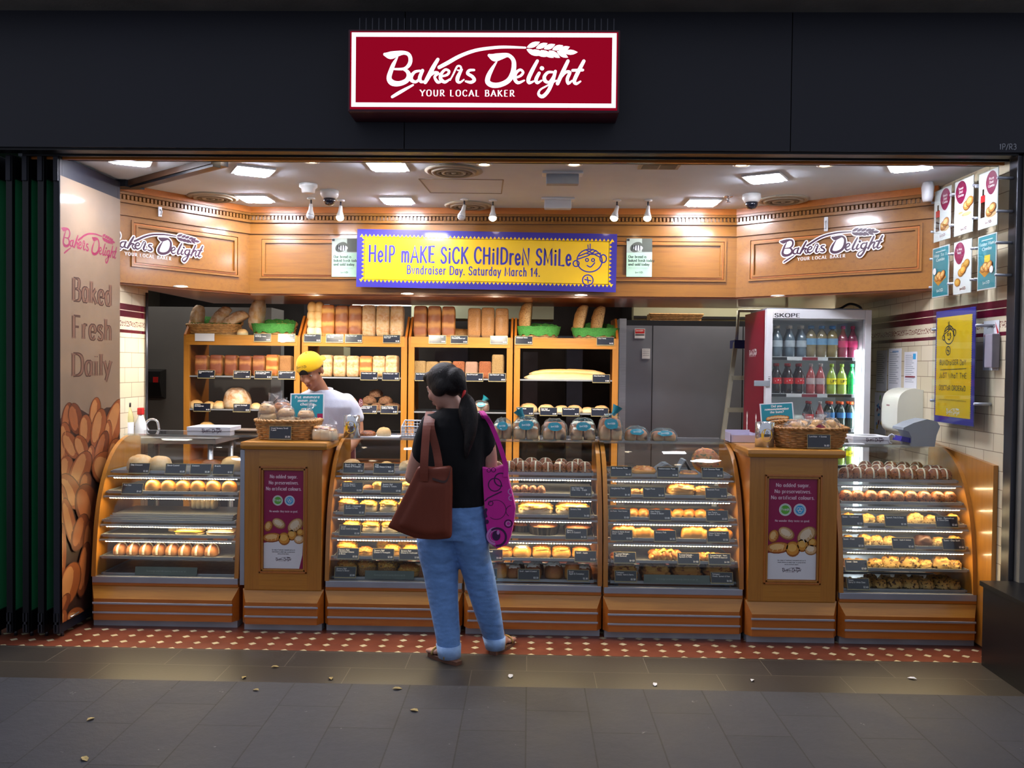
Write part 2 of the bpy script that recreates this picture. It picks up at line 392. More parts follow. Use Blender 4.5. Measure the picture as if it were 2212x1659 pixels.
LOGO = [[(305,405,22),(345,412,54),(390,402,44),(440,393,28),(478,405,26),(492,440,28),(482,480,28),(445,508,20),(370,510,14)],
 [(440,510,16),(470,528,26),(482,560,34),(462,595,34),(410,615,36),(360,608,42),(338,575,36),(352,520,32),(372,470,26),(398,425,10)],
 [(562,522,16),(525,530,20),(500,560,26),(500,588,28),(530,602,20),(558,578,18),(572,530,20)],[(580,520,24),(560,572,26),(570,600,22),(600,598,12)],
 [(690,440,24),(655,500,30),(625,560,32),(600,605,26)],[(628,562,16),(665,535,20),(692,540,20),(668,565,18),(690,602,22),(720,598,12)],
 [(715,562,14),(758,550,18),(772,525,18),(745,513,18),(715,545,22),(712,580,26),(742,602,22),(780,580,12)],
 [(780,588,10),(803,545,12),(820,508,13),(833,488,14),(851,488,14),(859,503,14),(850,519,12),(833,516,10)],[(866,512,12),(848,540,24),(834,572,28),(834,596,24),(852,604,16),(880,584,10)],
 [(953,515,16),(918,518,20),(906,540,22),(940,562,24),(955,587,24),(930,603,22),(893,596,14)],
 [(362,710,20),(420,675,24),(512,624,14)],
 [(700,497,26),(760,465,28),(850,415,26),(960,375,24),(1080,356,22),(1180,350,20),(1320,354,14)],
 [(1060,410,22),(1100,425,56),(1150,415,45),(1195,408,28),(1228,432,28),(1240,470,32),(1232,535,36),(1200,590,36),(1140,620,36),(1085,622,38),(1052,600,36),(1056,560,34),(1080,510,26),(1115,455,10)],
 [(1245,572,14),(1288,555,18),(1306,530,18),(1285,512,18),(1255,535,22),(1246,575,26),(1270,605,22),(1315,588,12)],
 [(1408,448,22),(1370,520,28),(1345,578,28),(1352,605,22),(1385,593,12)],[(1440,500,30),(1443,502,30)],[(1422,535,22),(1400,580,26),(1410,605,20),(1440,588,12)],
 [(1520,528,16),(1485,530,20),(1460,560,24),(1465,590,26),(1495,600,18),(1525,560,18)],[(1538,522,22),(1520,590,26),(1490,660,26),(1450,702,26),(1420,688,20),(1430,655,14),(1480,625,12),(1545,588,12)],
 [(1628,448,24),(1590,530,28),(1555,610,26)],[(1570,580,14),(1610,530,20),(1642,530,22),(1625,575,24),(1632,608,20),(1660,588,12)],
 [(1742,448,24),(1700,530,28),(1675,590,26),(1690,610,20),(1720,593,12)],[(1662,515,20),(1735,512,20)]]
GRAIN = [((1332,352),(1425,313)),((1398,358),(1480,322)),((1455,362),(1535,330)),((1515,368),(1592,338)),((1562,375),(1640,347)),((1330,365),(1418,412)),((1378,368),(1470,420)),((1432,372),(1525,426)),((1490,375),(1570,426)),((1548,378),(1628,424)),((1595,385),(1697,386))]
def logo(mb, cx, cy, W, m, z=0, back=None, grow=13, fill=None, sub=None, kx=1.0, subm=None):
    """the shop's script lettering with its ear of wheat, W wide, centred"""
    s = W/1460
    def T(p): return (cx+(p[0]-1020)*s*kx, cy-(p[1]-520)*s)
    def go(m_, z_, g):
        for st in LOGO:
            P = catmull(st, 4); mb.stroke([(*T(p), p[2]*s) for p in P], m_, z_, g*s)
        for a, b in GRAIN:
            P = [(a[0]+(b[0]-a[0])*t, a[1]+(b[1]-a[1])*t, 40*sin(pi*min(1, t*.97+.03))**.8) for t in (0, .12, .3, .5, .7, .88, 1)]
            mb.stroke([(*T(p), p[2]*s) for p in P], m_, z_, g*s if g else -1.2*s, cap=bool(g))
    if back: go(back, z, grow)
    if fill:
        mb.poly([T(p) for p in ((1120,455),(1190,425),(1225,470),(1215,550),(1180,600),(1090,605),(1065,570),(1085,510))][::-1], fill, z+.0004)
        mb.poly([T(p) for p in ((400,430),(470,410),(480,480),(440,505),(470,540),(450,595),(380,600),(350,570),(370,500))][::-1], fill, z+.0004)
    go(m, z+(.0008 if back else 0), 0)
    if sub: text(mb, 'YOUR LOCAL BAKER', cx+(565-1020)*s*kx, cy-(703-520)*s, 44*s, subm or m, 'serif', .17, z=z+.0004, sx=1.05*kx, gap=.3)
# ------------------------------------------------------------------ materials used all over
M_OAK = wood('oak_x', '#a66a22', '#ba7e2e', 0); M_OAKZ = wood('oak_z', '#a06622', '#b2762c', 2)
M_OAKDIM = wood('oak_bulkhead', '#7c4c18', '#8f5c1e', 0); M_OAKD = wood('oak_red', '#a45a1e', '#b46824', 0); M_OAKDZ = wood('oak_red_z', '#a05a1e', '#b06826', 2)  # bulkhead oak: same oak, colour darkened to offset the lamps' strong light
M_CEIL = mat('ceiling_paint', '#cfdae4', .8, var=.02)
M_NAVY = mat('navy_panel', '#04071a', .6, var=.15, sc=1.2)
M_BLACK = mat('black_metal', '#0c0d13', .4, .3, var=.1)
M_STEEL = mat('brushed_steel', '#a8abb0', .35, .55, var=.1, sc=5, stretch=(1, 30, 30))
M_ALU = mat('aluminium_trim', '#a8acb8', .35, .5, var=.05)
M_CHROME = mat('polished_steel', '#d4d6da', .14, .85, var=.02)
M_WHITE = mat('white_plastic', '#e8e8e6', .4, var=.02)
M_WHITEM = mat('white_enamel', '#d4d6da', .35, var=.03)
M_GREY = mat('grey_plastic', '#8b939b', .4, var=.04)
M_DARK = mat('dark_plastic', '#141416', .35, var=.1)
M_CONC = mat('grey_concrete', '#6f6c66', .85, var=.18, sc=4, bmp=.15)
M_GLASS = glass('clear_glass'); M_ACR = glass('clear_acrylic', '#f6faf9', 1.4)
M_PLAST = glass('clear_bag_film', '#f4f6f7', 1.5, .12, .05, bmp=1.0); M_PLASTB = glass('blue_tinted_bag_film', '#f0fafd', 1.45, .1, .05, '#8edcec', bmp=.8)
M_RED = mat('deep_red_paint', '#7c1226', .35, var=.05); M_MAG = mat('magenta_print', '#8f0c4a', .35, var=.03, coat=.3)
M_PURP = mat('plum_letter', '#38092c', .35, var=.03); M_LETW = mat('white_letter', '#ece8e6', .4, var=.02)
M_TEAL = mat('teal_print', '#1f8596', .4, var=.04); M_YEL = mat('yellow_print', '#f3c416', .25, var=.03, coat=.6); M_BLUE = mat('violet_blue_print', '#342a92', .35, var=.03, coat=.4)
M_INK = mat('black_ink', '#16141c', .5, var=.02); M_PAPER = mat('white_paper', '#dcdde2', .6, var=.02); M_CARD = mat('navy_card', '#1a1e2c', .22, var=.08, coat=.5)
M_GOLD = mat('card_gilt_edge', '#a89468', .35, .2, var=.05); M_GREEN = mat('green_check_cloth', '#428a3a', .8, var=.25, sc=90, bmp=.5, bsc=120)
M_STEELDK = mat('dark_steel', '#4a4b52', .35, .85, var=.12, sc=4)
M_LED = emat('led_white', '#ffdfa6', 118); M_LAMP = emat('ceiling_lamp_diffuser', '#f0f2ff', 125); M_TUBE = emat('fluorescent_tube', '#fff8e2', 9)
M_BULB = emat('halogen_glow', '#ffe4c0', 14)
M_WICK = mat('wicker', '#b98a52', .6, var=.3, sc=40, bmp=.3)
M_TILER = mat('dark_red_tile', '#5c1424', .2, var=.1)

# ------------------------------------------------------------------ floor
FY = 4.72                                    # edge of the red tile band
def m_slate():
    m, n, b, L = nt('slate_paving'); v = coords(n, 'Object', rot=(0, 0, pi/2))
    br = n.nodes.new('ShaderNodeTexBrick'); L(v, br.inputs[0]); br.offset = .37
    for k, q in (('Color1', '#3e3f46'), ('Color2', '#35373f'), ('Mortar', '#1a1a1d')): br.inputs[k].default_value = C(q)
    br.inputs['Scale'].default_value = 1; br.inputs['Mortar Size'].default_value = .0035; br.inputs['Brick Width'].default_value = .62; br.inputs['Row Height'].default_value = .29; br.inputs['Mortar Smooth'].default_value = .3
    vo = coords(n); a = noi(n, vo, 3.2, 6, .65); c_ = noi(n, vo, 34, 4, .7)
    col = mixc(n, ramp(n, a, [(.35, '#1c1c1c'), (.7, '#d8d8d8')]), br.outputs[0], '#504f54')
    col = mixc(n, .55, br.outputs[0], col); col = mixc(n, mth(n, 'MULTIPLY', c_, .5), col, '#2c2c31')
    spk = ramp(n, noi(n, vo, 13, 3, .7), [(.70, '#000000'), (.74, '#ffffff')]); col = mixc(n, mth(n, 'MULTIPLY', spk, .5), col, '#8d8d90')
    L(col, b.inputs['Base Color']); L(mth(n, 'MULTIPLY_ADD', a, .3, .5), b.inputs['Roughness']); b.inputs['Specular IOR Level'].default_value = .3
    hh = mth(n, 'ADD', mth(n, 'MULTIPLY', noi(n, vo, 9, 6, .7), .8), mth(n, 'MULTIPLY', br.outputs[1], -.35)); bump(n, b, hh, .45, .012); return m
def m_granite():
    m, n, b, L = nt('honed_stone_strip'); v = coords(n)
    br = n.nodes.new('ShaderNodeTexBrick'); L(v, br.inputs[0]); br.offset = .45
    for k, q in (('Color1', '#3e372f'), ('Color2', '#2e2a27'), ('Mortar', '#6a6357')): br.inputs[k].default_value = C(q)
    br.inputs['Scale'].default_value = 1; br.inputs['Mortar Size'].default_value = .002; br.inputs['Brick Width'].default_value = .64; br.inputs['Row Height'].default_value = .235
    a = noi(n, v, 1.6, 4); col = mixc(n, mth(n, 'MULTIPLY', a, .5), br.outputs[0], '#2e2c2c'); L(col, b.inputs['Base Color'])
    b.inputs['Roughness'].default_value = .4; b.inputs['Specular IOR Level'].default_value = .4; bump(n, b, noi(n, v, 80, 3), .1, .004); return m
def m_octo():
    m, n, b, L = nt('octagon_and_dot_tile'); t = n.nodes.new('ShaderNodeTexCoord'); s = n.nodes.new('ShaderNodeSeparateXYZ'); L(t.outputs['Object'], s.inputs[0])
    P = .106
    def cell(o, off): return mth(n, 'ABSOLUTE', mth(n, 'SUBTRACT', mth(n, 'FRACT', mth(n, 'ADD', mth(n, 'DIVIDE', o, P), off)), .5))
    u = cell(s.outputs[0], 100.27); w_ = cell(s.outputs[1], 100.0)
    dot = mth(n, 'LESS_THAN', mth(n, 'ADD', u, w_), .225); gr = mth(n, 'LESS_THAN', mth(n, 'MINIMUM', u, w_), .012)
    edge = mth(n, 'LESS_THAN', mth(n, 'ABSOLUTE', mth(n, 'SUBTRACT', mth(n, 'ADD', u, w_), .225)), .02)
    a = noi(n, t.outputs['Object'], 9, 3); red = ramp(n, a, [(.3, '#6a3424'), (.7, '#7c4330')])
    red = mixc(n, ramp(n, noi(n, t.outputs['Object'], 2.6, 5, .7), [(.62, '#000000'), (.7, '#ffffff')]), red, '#6b3325')
    c_ = mixc(n, mth(n, 'MAXIMUM', gr, edge), mixc(n, dot, red, '#cfc39e'), '#4a3028'); c_ = mixc(n, dot, c_, ramp(n, a, [(.3, '#b9ac88'), (.7, '#d8cca6')]))
    L(c_, b.inputs['Base Color']); b.inputs['Roughness'].default_value = .32; bump(n, b, mth(n, 'MAXIMUM', gr, edge), -.2, .003); return m
fl = MB(); a, g, t_ = m_slate(), m_granite(), m_octo()
for y0, y1, m in ((-3.5, 4.24, a), (4.24, FY, g), (FY, 10.5, t_)):
    fl.add([(-7, y0, 0), (7, y0, 0), (7, y1, 0), (-7, y1, 0)], [(0, 1, 2, 3)], m)
fl.add([(-7, -3.5, -.1), (7, -3.5, -.1), (7, 10.5, -.1), (-7, 10.5, -.1)], [(0, 3, 2, 1)], M_CONC)
struct(fl.obj('floor'))
# ------------------------------------------------------------------ shell: ceiling, tiled side walls, back wall
XL, XR = -2.79, 2.64
CZ = 2.79
def m_tile(name, ax):
    m, n, b, L = nt(name); t = n.nodes.new('ShaderNodeTexCoord'); s = n.nodes.new('ShaderNodeSeparateXYZ'); L(t.outputs['Object'], s.inputs[0])
    cm = n.nodes.new('ShaderNodeCombineXYZ'); L(s.outputs[ax], cm.inputs[0]); L(s.outputs[2], cm.inputs[1])
    br = n.nodes.new('ShaderNodeTexBrick'); L(cm.outputs[0], br.inputs[0]); br.offset = .5
    for k, q in (('Color1', '#d6cbb0'), ('Color2', '#cdc1a4'), ('Mortar', '#8d7f6c')): br.inputs[k].default_value = C(q)
    br.inputs['Scale'].default_value = 1; br.inputs['Mortar Size'].default_value = .0022; br.inputs['Brick Width'].default_value = .205; br.inputs['Row Height'].default_value = .104
    z = s.outputs[2]
    def band(a0, a1): return mth(n, 'MULTIPLY', mth(n, 'GREATER_THAN', z, a0), mth(n, 'LESS_THAN', z, a1))
    c_ = br.outputs[0]
    c_ = mixc(n, band(1.83, 1.905), c_, '#d9cdb2')
    vn = mth(n, 'MULTIPLY', band(1.845, 1.882), mth(n, 'LESS_THAN', noi(n, cm.outputs[0], 95, 2), .47)); c_ = mixc(n, vn, c_, '#7d4a44')
    gl = mth(n, 'GREATER_THAN', mth(n, 'ABSOLUTE', mth(n, 'SUBTRACT', z, 1.955)), .0025)
    c_ = mixc(n, mth(n, 'MULTIPLY', band(1.91, 2.0), gl), c_, '#571325'); c_ = mixc(n, band(1.80, 1.822), c_, '#571325')
    L(c_, b.inputs['Base Color']); b.inputs['Roughness'].default_value = .18; bump(n, b, br.outputs[1], -.3, .004); return m
M_KITD0 = mat('kitchen_side_paint', '#4a4740', .7, var=.1)
TL = m_tile('cream_wall_tile_side', 1)
w1 = MB(); w1.box((XR, 4.78, 0), (XR+.12, 8.4, CZ), TL); struct(w1.obj('wall_right'))
w2 = MB(); w2.box((XL-.12, 5.6, 0), (XL, 6.2, CZ), TL); struct(w2.obj('wall_left'))
w2 = MB(); w2.box((-4.1, 6.1, 0), (XL-.12, 6.2, CZ), M_KITD0); w2.box((-4.2, 6.2, 0), (-4.1, 9.52, CZ), M_KITD0); struct(w2.obj('wall_kitchen_left'))
cl = MB(); cl.box((XL-.2, 4.946, CZ), (XR+.2, 9.7, CZ+.08), M_CEIL); cl.box((-4.2, 6.1, CZ), (XL-.2, 9.7, CZ+.08), M_CEIL); struct(cl.obj('ceiling'))
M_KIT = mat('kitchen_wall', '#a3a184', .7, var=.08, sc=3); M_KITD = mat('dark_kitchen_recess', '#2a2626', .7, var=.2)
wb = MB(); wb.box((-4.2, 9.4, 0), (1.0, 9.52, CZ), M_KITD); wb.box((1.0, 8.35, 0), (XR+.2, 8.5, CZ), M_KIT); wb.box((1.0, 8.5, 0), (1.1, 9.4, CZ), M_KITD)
wb.box((1.0, 8.33, 2.075), (XR+.1, 8.35, 2.1), M_DARK); struct(wb.obj('wall_back'))
# fascia above the opening: navy sheets, dark recessed track, grey soffit over it
fa = MB(); a0 = -5.5
FZ = at(1106, 323, 4.7).z; FT = at(1106, 25, 4.7).z
for x0, x1 in ((-5.5, -3.2), (-3.195, -.705), (-.7, 1.395), (1.4, 2.745), (2.75, 5.5)):
    fa.box((x0, 4.7, FZ), (x1, 4.82, FT), M_NAVY)
fa.box((-5.5, 4.72, FZ-.012), (5.5, 4.8, FZ+.01), M_BLACK)
p0 = at(2158, 323, 4.7); fa.M = frame((p0.x, 4.6985, p0.z), (1, 0, 0), (0, 0, 1)); text(fa, '1P/R3', 0, 0, .03, mat('grey_letter', '#8b8e96', .5), 'sans', .13)
struct(fa.obj('trim_1'))
so = MB(); so.box((-6, 4.45, FT), (6, 5.2, FT+.9), M_CONC); struct(so.obj('trim_2'))
tr = MB()
for y0, y1, z0, z1, m in ((4.82, 4.835, FZ-.02, CZ+.06, M_BLACK), (4.835, 4.87, FZ-.012, FZ+.02, M_STEELDK), (4.87, 4.885, FZ-.028, CZ+.06, M_OAKD), (4.885, 4.93, FZ-.012, FZ+.02, M_BLACK), (4.93, 4.945, FZ-.02, CZ+.06, M_BLACK)):
    tr.box((XL-.1, y0, z0), (XR+.1, y1, z1), m)
o = tr.obj('door_track'); tag(o, 'dark folding door track running along the top of the shop opening', 'track')
# the spur of track that carries the folded doors into the shop
sp = MB(); pa = atz(470, 343, CZ); pb = atz(290, 391, CZ)
d = (pb-pa).normalized(); nn = V((-d.y, d.x, 0))
for k0, k1, zz, m in ((-.07, -.02, .035, M_STEELDK), (-.02, .03, .05, M_BLACK), (.03, .042, .035, mat('dark_track_wood', '#3a2210', .5))):
    q = [pa+nn*k0, pa+nn*k1, pb+nn*k1, pb+nn*k0]; sp.prism([(p.x, p.y) for p in q], CZ-zz, CZ, m, 'z')
q = [pb-nn*.07, pb+nn*.06, pb+nn*.06+V((-.28, .0, 0)), pb-nn*.07+V((-.28, .0, 0))]; sp.prism([(p.x, p.y) for p in q], CZ-.045, CZ, M_BLACK, 'z')
tag(sp.obj('track_spur'), 'short dark slanting door track on the ceiling above the bread panel', 'track')
# grey pillar and low black bench end at the right
st = MB(); st.box((2.66, 4.67, 0), (3.6, 4.82, FZ), M_CONC, .01); struct(st.obj('wall_front_right'))
st = MB(); pe = at(2190, 700, 4.77); st.box((2.63, 4.72, 0), (2.66, 4.8, FZ), M_STEELDK, .004); struct(st.obj('trim_3'))
bb = MB(); P0 = atz(2120, 1436, 0); P1 = atz(2212, 1500, 0); bt = at(2120, 1256, P0.y).z
d = (P1-P0); e = P0+d*2.2
tp = thing('black_counter_end', 'black boxy counter end standing on the paving, partly out of view', 'counter', (P0.x, P0.y, 0))
MB().prism([(P0.x, P0.y), (e.x, e.y), (e.x+1, e.y), (P0.x+.7, P0.y)], 0, bt-.03, mat('black_laminate', '#101014', .35, var=.1), 'z').obj('body', tp)
MB().prism([(P0.x-.01, P0.y+.02), (e.x-.01, e.y), (e.x+1, e.y), (P0.x+.7, P0.y+.02)], bt-.026, bt, M_BLACK, 'z').obj('top', tp)
# far left: wall beyond the folded doors
st = MB(); st.box((-5.5, 5.6, 0), (XL-.12, 5.7, FZ+.4), mat('dark_green_wall', '#1d3a24', .3, var=.5, sc=1.1)); struct(st.obj('wall_front_left'))
# ------------------------------------------------------------------ lit shop sign
YS = 4.5
sa, sb = at(752, 63, YS), at(1338, 244, YS)
sc_ = thing('illuminated_shop_sign', 'lit crimson box sign with white script lettering on the navy fascia', 'sign', ((sa.x+sb.x)/2, YS, sb.z))
cas = MB(); cas.box((sa.x, YS, sb.z), (sb.x, 4.7, sa.z), mat('sign_case', '#3c0a20', .4, .2), .008); cas.obj('case', sc_)
M_SR = emat('sign_red_lit', '#86061f', .95); M_SW = emat('sign_white_lit', '#f4eef6', 1.5)
fc = MB(frame(((sa.x+sb.x)/2, YS-.002, (sa.z+sb.z)/2), (1, 0, 0), (0, 0, 1))); W2, H2 = (sb.x-sa.x)/2, (sa.z-sb.z)/2
fc.rect(-W2+.012, -H2+.012, W2-.012, H2-.012, M_SR)
for x0, y0, x1, y1 in ((-W2+.02, H2-.04, W2-.02, H2-.018), (-W2+.02, -H2+.025, W2-.02, -H2+.047), (-W2+.02, -H2+.047, -W2+.042, H2-.04), (W2-.042, -H2+.047, W2-.02, H2-.04)): fc.rect(x0, y0, x1, y1, M_SW, .001)
logo(fc, 0, .0, 2*W2*1460/1965, M_SW, .0012, sub=True)
fc.obj('face', sc_)
for nm, xa, xb, who in (('bird_spike_strip', 777, 1040, 'left'), ('bird_spike_strip', 1066, 1326, 'right')):
    mb = MB(); n_ = 20; q0 = at(xa, 60, 4.6); q1 = at(xb, 60, 4.6); mb.box((q0.x, 4.59, sa.z), (q1.x, 4.61, sa.z+.008), M_STEELDK)
    for k in range(n_): x = q0.x+(q1.x-q0.x)*k/(n_-1); mb.box((x-.002, 4.598, sa.z), (x+.002, 4.602, sa.z+.098), M_STEELDK)
    tag(mb.obj(nm), 'row of thin metal bird spikes on the %s half of the lit sign' % who, 'spikes')
# ------------------------------------------------------------------ oak bulkhead over the counter
BK = [V((XL, 5.72, 0)), V((at(540, 500, 6.55).x, 6.55, 0)), V((at(1592, 500, 6.5).x, 6.5, 0)), V((XR, 5.62, 0))]
BZ0, BZ1 = 2.135, CZ
bh = thing('oak_bulkhead', 'long oak bulkhead with raised panels and dentil moulding under the ceiling', 'bulkhead', (0, 6.5, BZ0))
sec = []
for i, nm in enumerate(('side_section', 'centre_section', 'side_section')):
    a, b = BK[i], BK[i+1]; Ln = (b-a).length; M = frame((a.x, a.y, BZ0), b-a, (0, 0, 1)); mb = MB(M); H = BZ1-BZ0; e = .0
    mb.box((0, 0, -.3), (Ln, H, 0), M_OAKDIM)                                   # body (depth goes inward)
    mb.box((0, 0, 0), (Ln, .085, .012), M_OAKDIM); mb.box((0, H-.20, 0), (Ln, H-.13, .016), M_OAKDIM)
    mb.box((0, H-.045, 0), (Ln, H, .05), M_OAKD); mb.box((0, H-.115, 0), (Ln, H-.095, .022), M_OAKDIM); mb.box((0, H-.062, 0), (Ln, H-.045, .038), M_OAKDIM)
    k = int(Ln/.028)
    for j in range(k): x = (j+.5)*Ln/k; mb.box((x-.008, H-.093, 0), (x+.008, H-.064, .024), M_OAKDIM)
    pans = [(.1, Ln-.1)] if i != 1 else [(.08, Ln*.5-.04), (Ln*.5+.04, Ln-.08)]
    for x0, x1 in pans:
        y0, y1 = .115, H-.225
        for t0, hh in ((0, .014), (.018, .008), (.03, .016)):
            for q in ((x0+t0, y0+t0, x1-t0, y0+t0+.014), (x0+t0, y1-t0-.014, x1-t0, y1-t0), (x0+t0, y0+t0+.014, x0+t0+.014, y1-t0-.014), (x1-t0-.014, y0+t0+.014, x1-t0, y1-t0-.014)):
                mb.box((q[0], q[1], 0), (q[2], q[3], hh), M_OAKD if t0 == .018 else M_OAKDIM)
    mb.obj(nm, bh); sec.append((M, Ln))
mb = MB(); z0 = BZ0
mb.prism([(BK[0].x, BK[0].y+.02), (BK[1].x, BK[1].y+.02), (BK[2].x, BK[2].y+.02), (BK[3].x, BK[3].y+.02), (XR, 7.5), (XL, 7.5)], z0-.012, z0, M_OAKD, 'z'); mb.obj('soffit', bh)
M_TIN = mat('letter_backing', '#f0ecf2', .35)
for i, px, lab in ((0, 335, 'plum script shop lettering on the left oak bulkhead panel'), (2, 1793, 'plum script shop lettering on the right oak bulkhead panel')):
    M, Ln = sec[i]; q = M.inverted() @ at(px, 540, BK[0].y if i == 0 else 6.1)
    # hit the slanting face
    d = ray(px, 537); nrm = V((M[0][2], M[1][2], M[2][2])); o_ = V((M[0][3], M[1][3], M[2][3])); t = (o_-CAM).dot(nrm)/d.dot(nrm); q = M.inverted() @ (CAM+d*t)
    mb = MB(M @ Matrix.Translation((q.x, q.y, .016))); logo(mb, 0, .02, .72, M_PURP, 0, back=M_TIN, grow=15, fill=M_TIN, sub=True, subm=M_LETW)
    tag(mb.obj('shop_lettering'), lab, 'lettering')
# ------------------------------------------------------------------ the two little posters and the yellow banner on the bulkhead
def face_pt(px, py): return at(px, py, 6.5+ (.05)*((1592-px)/1052)-.02)
for px, side in ((744, 'left'), (1381, 'right')):
    a, b = face_pt(px-27, 515), face_pt(px+27, 598); mb = MB(frame(((a.x+b.x)/2, a.y, (a.z+b.z)/2), (1, -.012, 0), (0, 0, 1))); w_, h_ = (b.x-a.x)/2, (a.z-b.z)/2
    mb.box((-w_, -h_, -.003), (w_, h_, 0), mat('pale_green_paper', '#b4d9ba', .5)); GY = mat('photo_grey', '#55594f', .5); GL_ = mat('photo_light', '#a9b3a6', .5)
    mb.rect(-w_, h_*.25, w_, h_, GL_, .0006); mb.rect(w_*.2, h_*.3, w_, h_, GY, .0009); mb.ell(-w_*.25, h_*.55, .05, .035, GY, .0012, .5); mb.ell(-w_*.1, h_*.5, .035, .02, M_PAPER, .0015)
    for j in range(4): mb.stroke([(-w_*.55+j*.018, h_*.62, .009), (-w_*.6+j*.02, h_*.38, .006)], M_INK, .0018)
    mb.rect(-w_*.98, h_*.86, -w_*.78, h_*.98, M_INK, .002)
    for j, t in enumerate(('Our bread is', 'baked fresh today', 'and sold today.')): text(mb, t, -w_*.85, h_*(-.02-.2*j), .02, M_INK, 'serif', .16, z=.001)
    mb.rect(-w_*.85, -h_*.52, w_*.8, -h_*.515, M_INK, .001); mb.rect(-w_*.85, -h_*.58, w_*.7, -h_*.575, M_INK, .001); logo(mb, 0, -h_*.78, .06, M_INK, .001)
    tag(mb.obj('bread_notice'), 'small pale green notice with grey photo %s of the yellow banner' % side, 'poster')
YB = 6.5
a, b = at(771, 498, YB-.05), at(1331, 628, YB-.05)
bn = MB(frame(((a.x+b.x)/2, YB-.05, (a.z+b.z)/2), (1, 0, -.012), (.012, 0, 1))); w_, h_ = (b.x-a.x)/2, (a.z-b.z)/2
bn.box((-w_, -h_, -.006), (w_, h_, 0), M_BLUE)
e = .036; n1, n2 = 62, 12; P = []
for i in range(n1): x = -w_+e+(2*w_-2*e)*i/n1; P += [(x, h_-e), (x+(w_-e)/n1, h_-e-.022)]
for i in range(n2): y = h_-e-(2*h_-2*e)*i/n2; P += [(w_-e, y), (w_-e-.022, y-(h_-e)/n2)]
for i in range(n1): x = w_-e-(2*w_-2*e)*i/n1; P += [(x, -h_+e), (x-(w_-e)/n1, -h_+e+.022)]
for i in range(n2): y = -h_+e+(2*h_-2*e)*i/n2; P += [(-w_+e, y), (-w_+e+.022, y+(h_-e)/n2)]
# yellow field: inner rectangle + the teeth
bn.rect(-w_+e+.02, -h_+e+.02, w_-e-.02, h_-e-.02, M_YEL, .0008)
for i in range(0, len(P), 2):
    p, q, r = P[i], P[i+1], P[(i-1) % len(P)]; cx = lambda s, t: max(-w_+e+.021, min(w_-e-.021, s))
    s1 = 1 if abs(abs(p[1])-(h_-e)) < 1e-6 else 0
    dx, dy = ((w_-e)/n1, 0) if s1 else (0, (h_-e)/n2); inn = (0, -.024*(1 if p[1] > 0 else -1)) if s1 else (-.024*(1 if p[0] > 0 else -1), 0)
    bn.poly([(p[0]-dx+inn[0], p[1]-dy+inn[1]), (p[0], p[1]), (p[0]+dx+inn[0], p[1]+dy+inn[1])], M_YEL, .0008)
s = 2*w_/560
def bx(px): return -w_+(px-771)*s
BF = 436*s/(textw('HelP mAKE SiCK CHilDreN SMiLe', .118, .185)*.86); B2 = 287*s/(textw('Bvndraiser Day. Saturday March 14.', .062, .17)*.92)
text(bn, 'HelP mAKE SiCK CHilDreN SMiLe', bx(797), h_-(567-498)*s, .118, M_BLUE, 'sans', .13, z=.0014, sx=.86*BF, gap=.185, jit=.05)
text(bn, 'Bvndraiser Day. Saturday March 14.', bx(880), h_-(592-498)*s, .062, M_BLUE, 'sans', .14, z=.0014, sx=.92*B2, gap=.17)
def smile(mb, cx, cy, r, m, z, wd):
    mb.ring(cx, cy, r, wd, m, z, 28, ry=r*.9); mb.ring(cx-r*1.06, cy-r*.25, r*.24, wd, m, z, 12); mb.ring(cx+r*1.08, cy+r*.18, r*.26, wd, m, z, 12, ry=r*.32)
    for dx in (-.2, .28): mb.ring(cx+dx*r, cy+.05*r, r*.12, wd*.9, m, z, 12)
    mb.stroke([(p[0], p[1], wd) for p in catmull([(cx-.18*r, cy-.38*r), (cx+.1*r, cy-.5*r), (cx+.42*r, cy-.15*r)], 5)], m, z)
    for q in ([(-.92, .1), (-.1, .4), (.5, .82)], [(-.85, .35), (-.2, .62), (.25, .9)], [(-.2, .55), (.2, .5), (.85, .6)], [(-.3, .85), (.3, .55), (.8, .3)]): mb.stroke([(cx+a*r, cy+b*r, wd) for a, b in q], m, z)
    for q in ([(-.12, .95), (-.16, 1.25)], [(.02, .95), (.02, 1.32)]): mb.stroke([(cx+a*r, cy+b*r, wd*.8) for a, b in q], m, z)
    cy2 = cy-r*1.55; mb.ring(cx-r*.1, cy2, r*.42, wd, m, z, 20); mb.stroke([(cx-.34*r, cy2+.05*r, wd), (cx+.14*r, cy2-.05*r, wd)], m, z); mb.stroke([(cx-.14*r, cy2+.24*r, wd), (cx-.06*r, cy2-.22*r, wd)], m, z)
smile(bn, bx(1273), h_-(556-498)*s, 27*s, M_BLUE, .0014, .009)
tag(bn.obj('fundraiser_banner'), 'wide yellow banner with violet zigzag border on the oak bulkhead', 'banner')
# ------------------------------------------------------------------ ceiling fittings
def on_ceil(px, py): return atz(px, py, CZ)
LP = [(282, 343), (547, 367), (838, 356), (552, 427), (859, 431), (1652, 382), (1966, 356), (1518, 435)]
lamp = thing('ceiling_light', 'x', 'light', (0, 0, 0), 'square ceiling lights')
mb = MB(); h = .115
for q in ((-h, -h, h, -h+.02), (-h, h-.02, h, h), (-h, -h+.02, -h+.02, h-.02), (h-.02, -h+.02, h, h-.02)): mb.box((q[0], q[1], -.012), (q[2], q[3], 0), M_WHITE)
mb.obj('frame', lamp)
mb = MB(); mb.box((-h+.02, -h+.02, -.022), (h-.02, h-.02, -.002), M_LAMP, .01); mb.obj('diffuser', lamp)
LW = ['above the bread-photo panel', 'between that panel and the smoke detector', 'at the front, left of the round vent', 'rear left, by the oak bulkhead corner', 'rear, right of the left dome camera', 'front right, before the right dome camera', 'at the right, by the combo posters', 'rear right, beside the right dome camera']
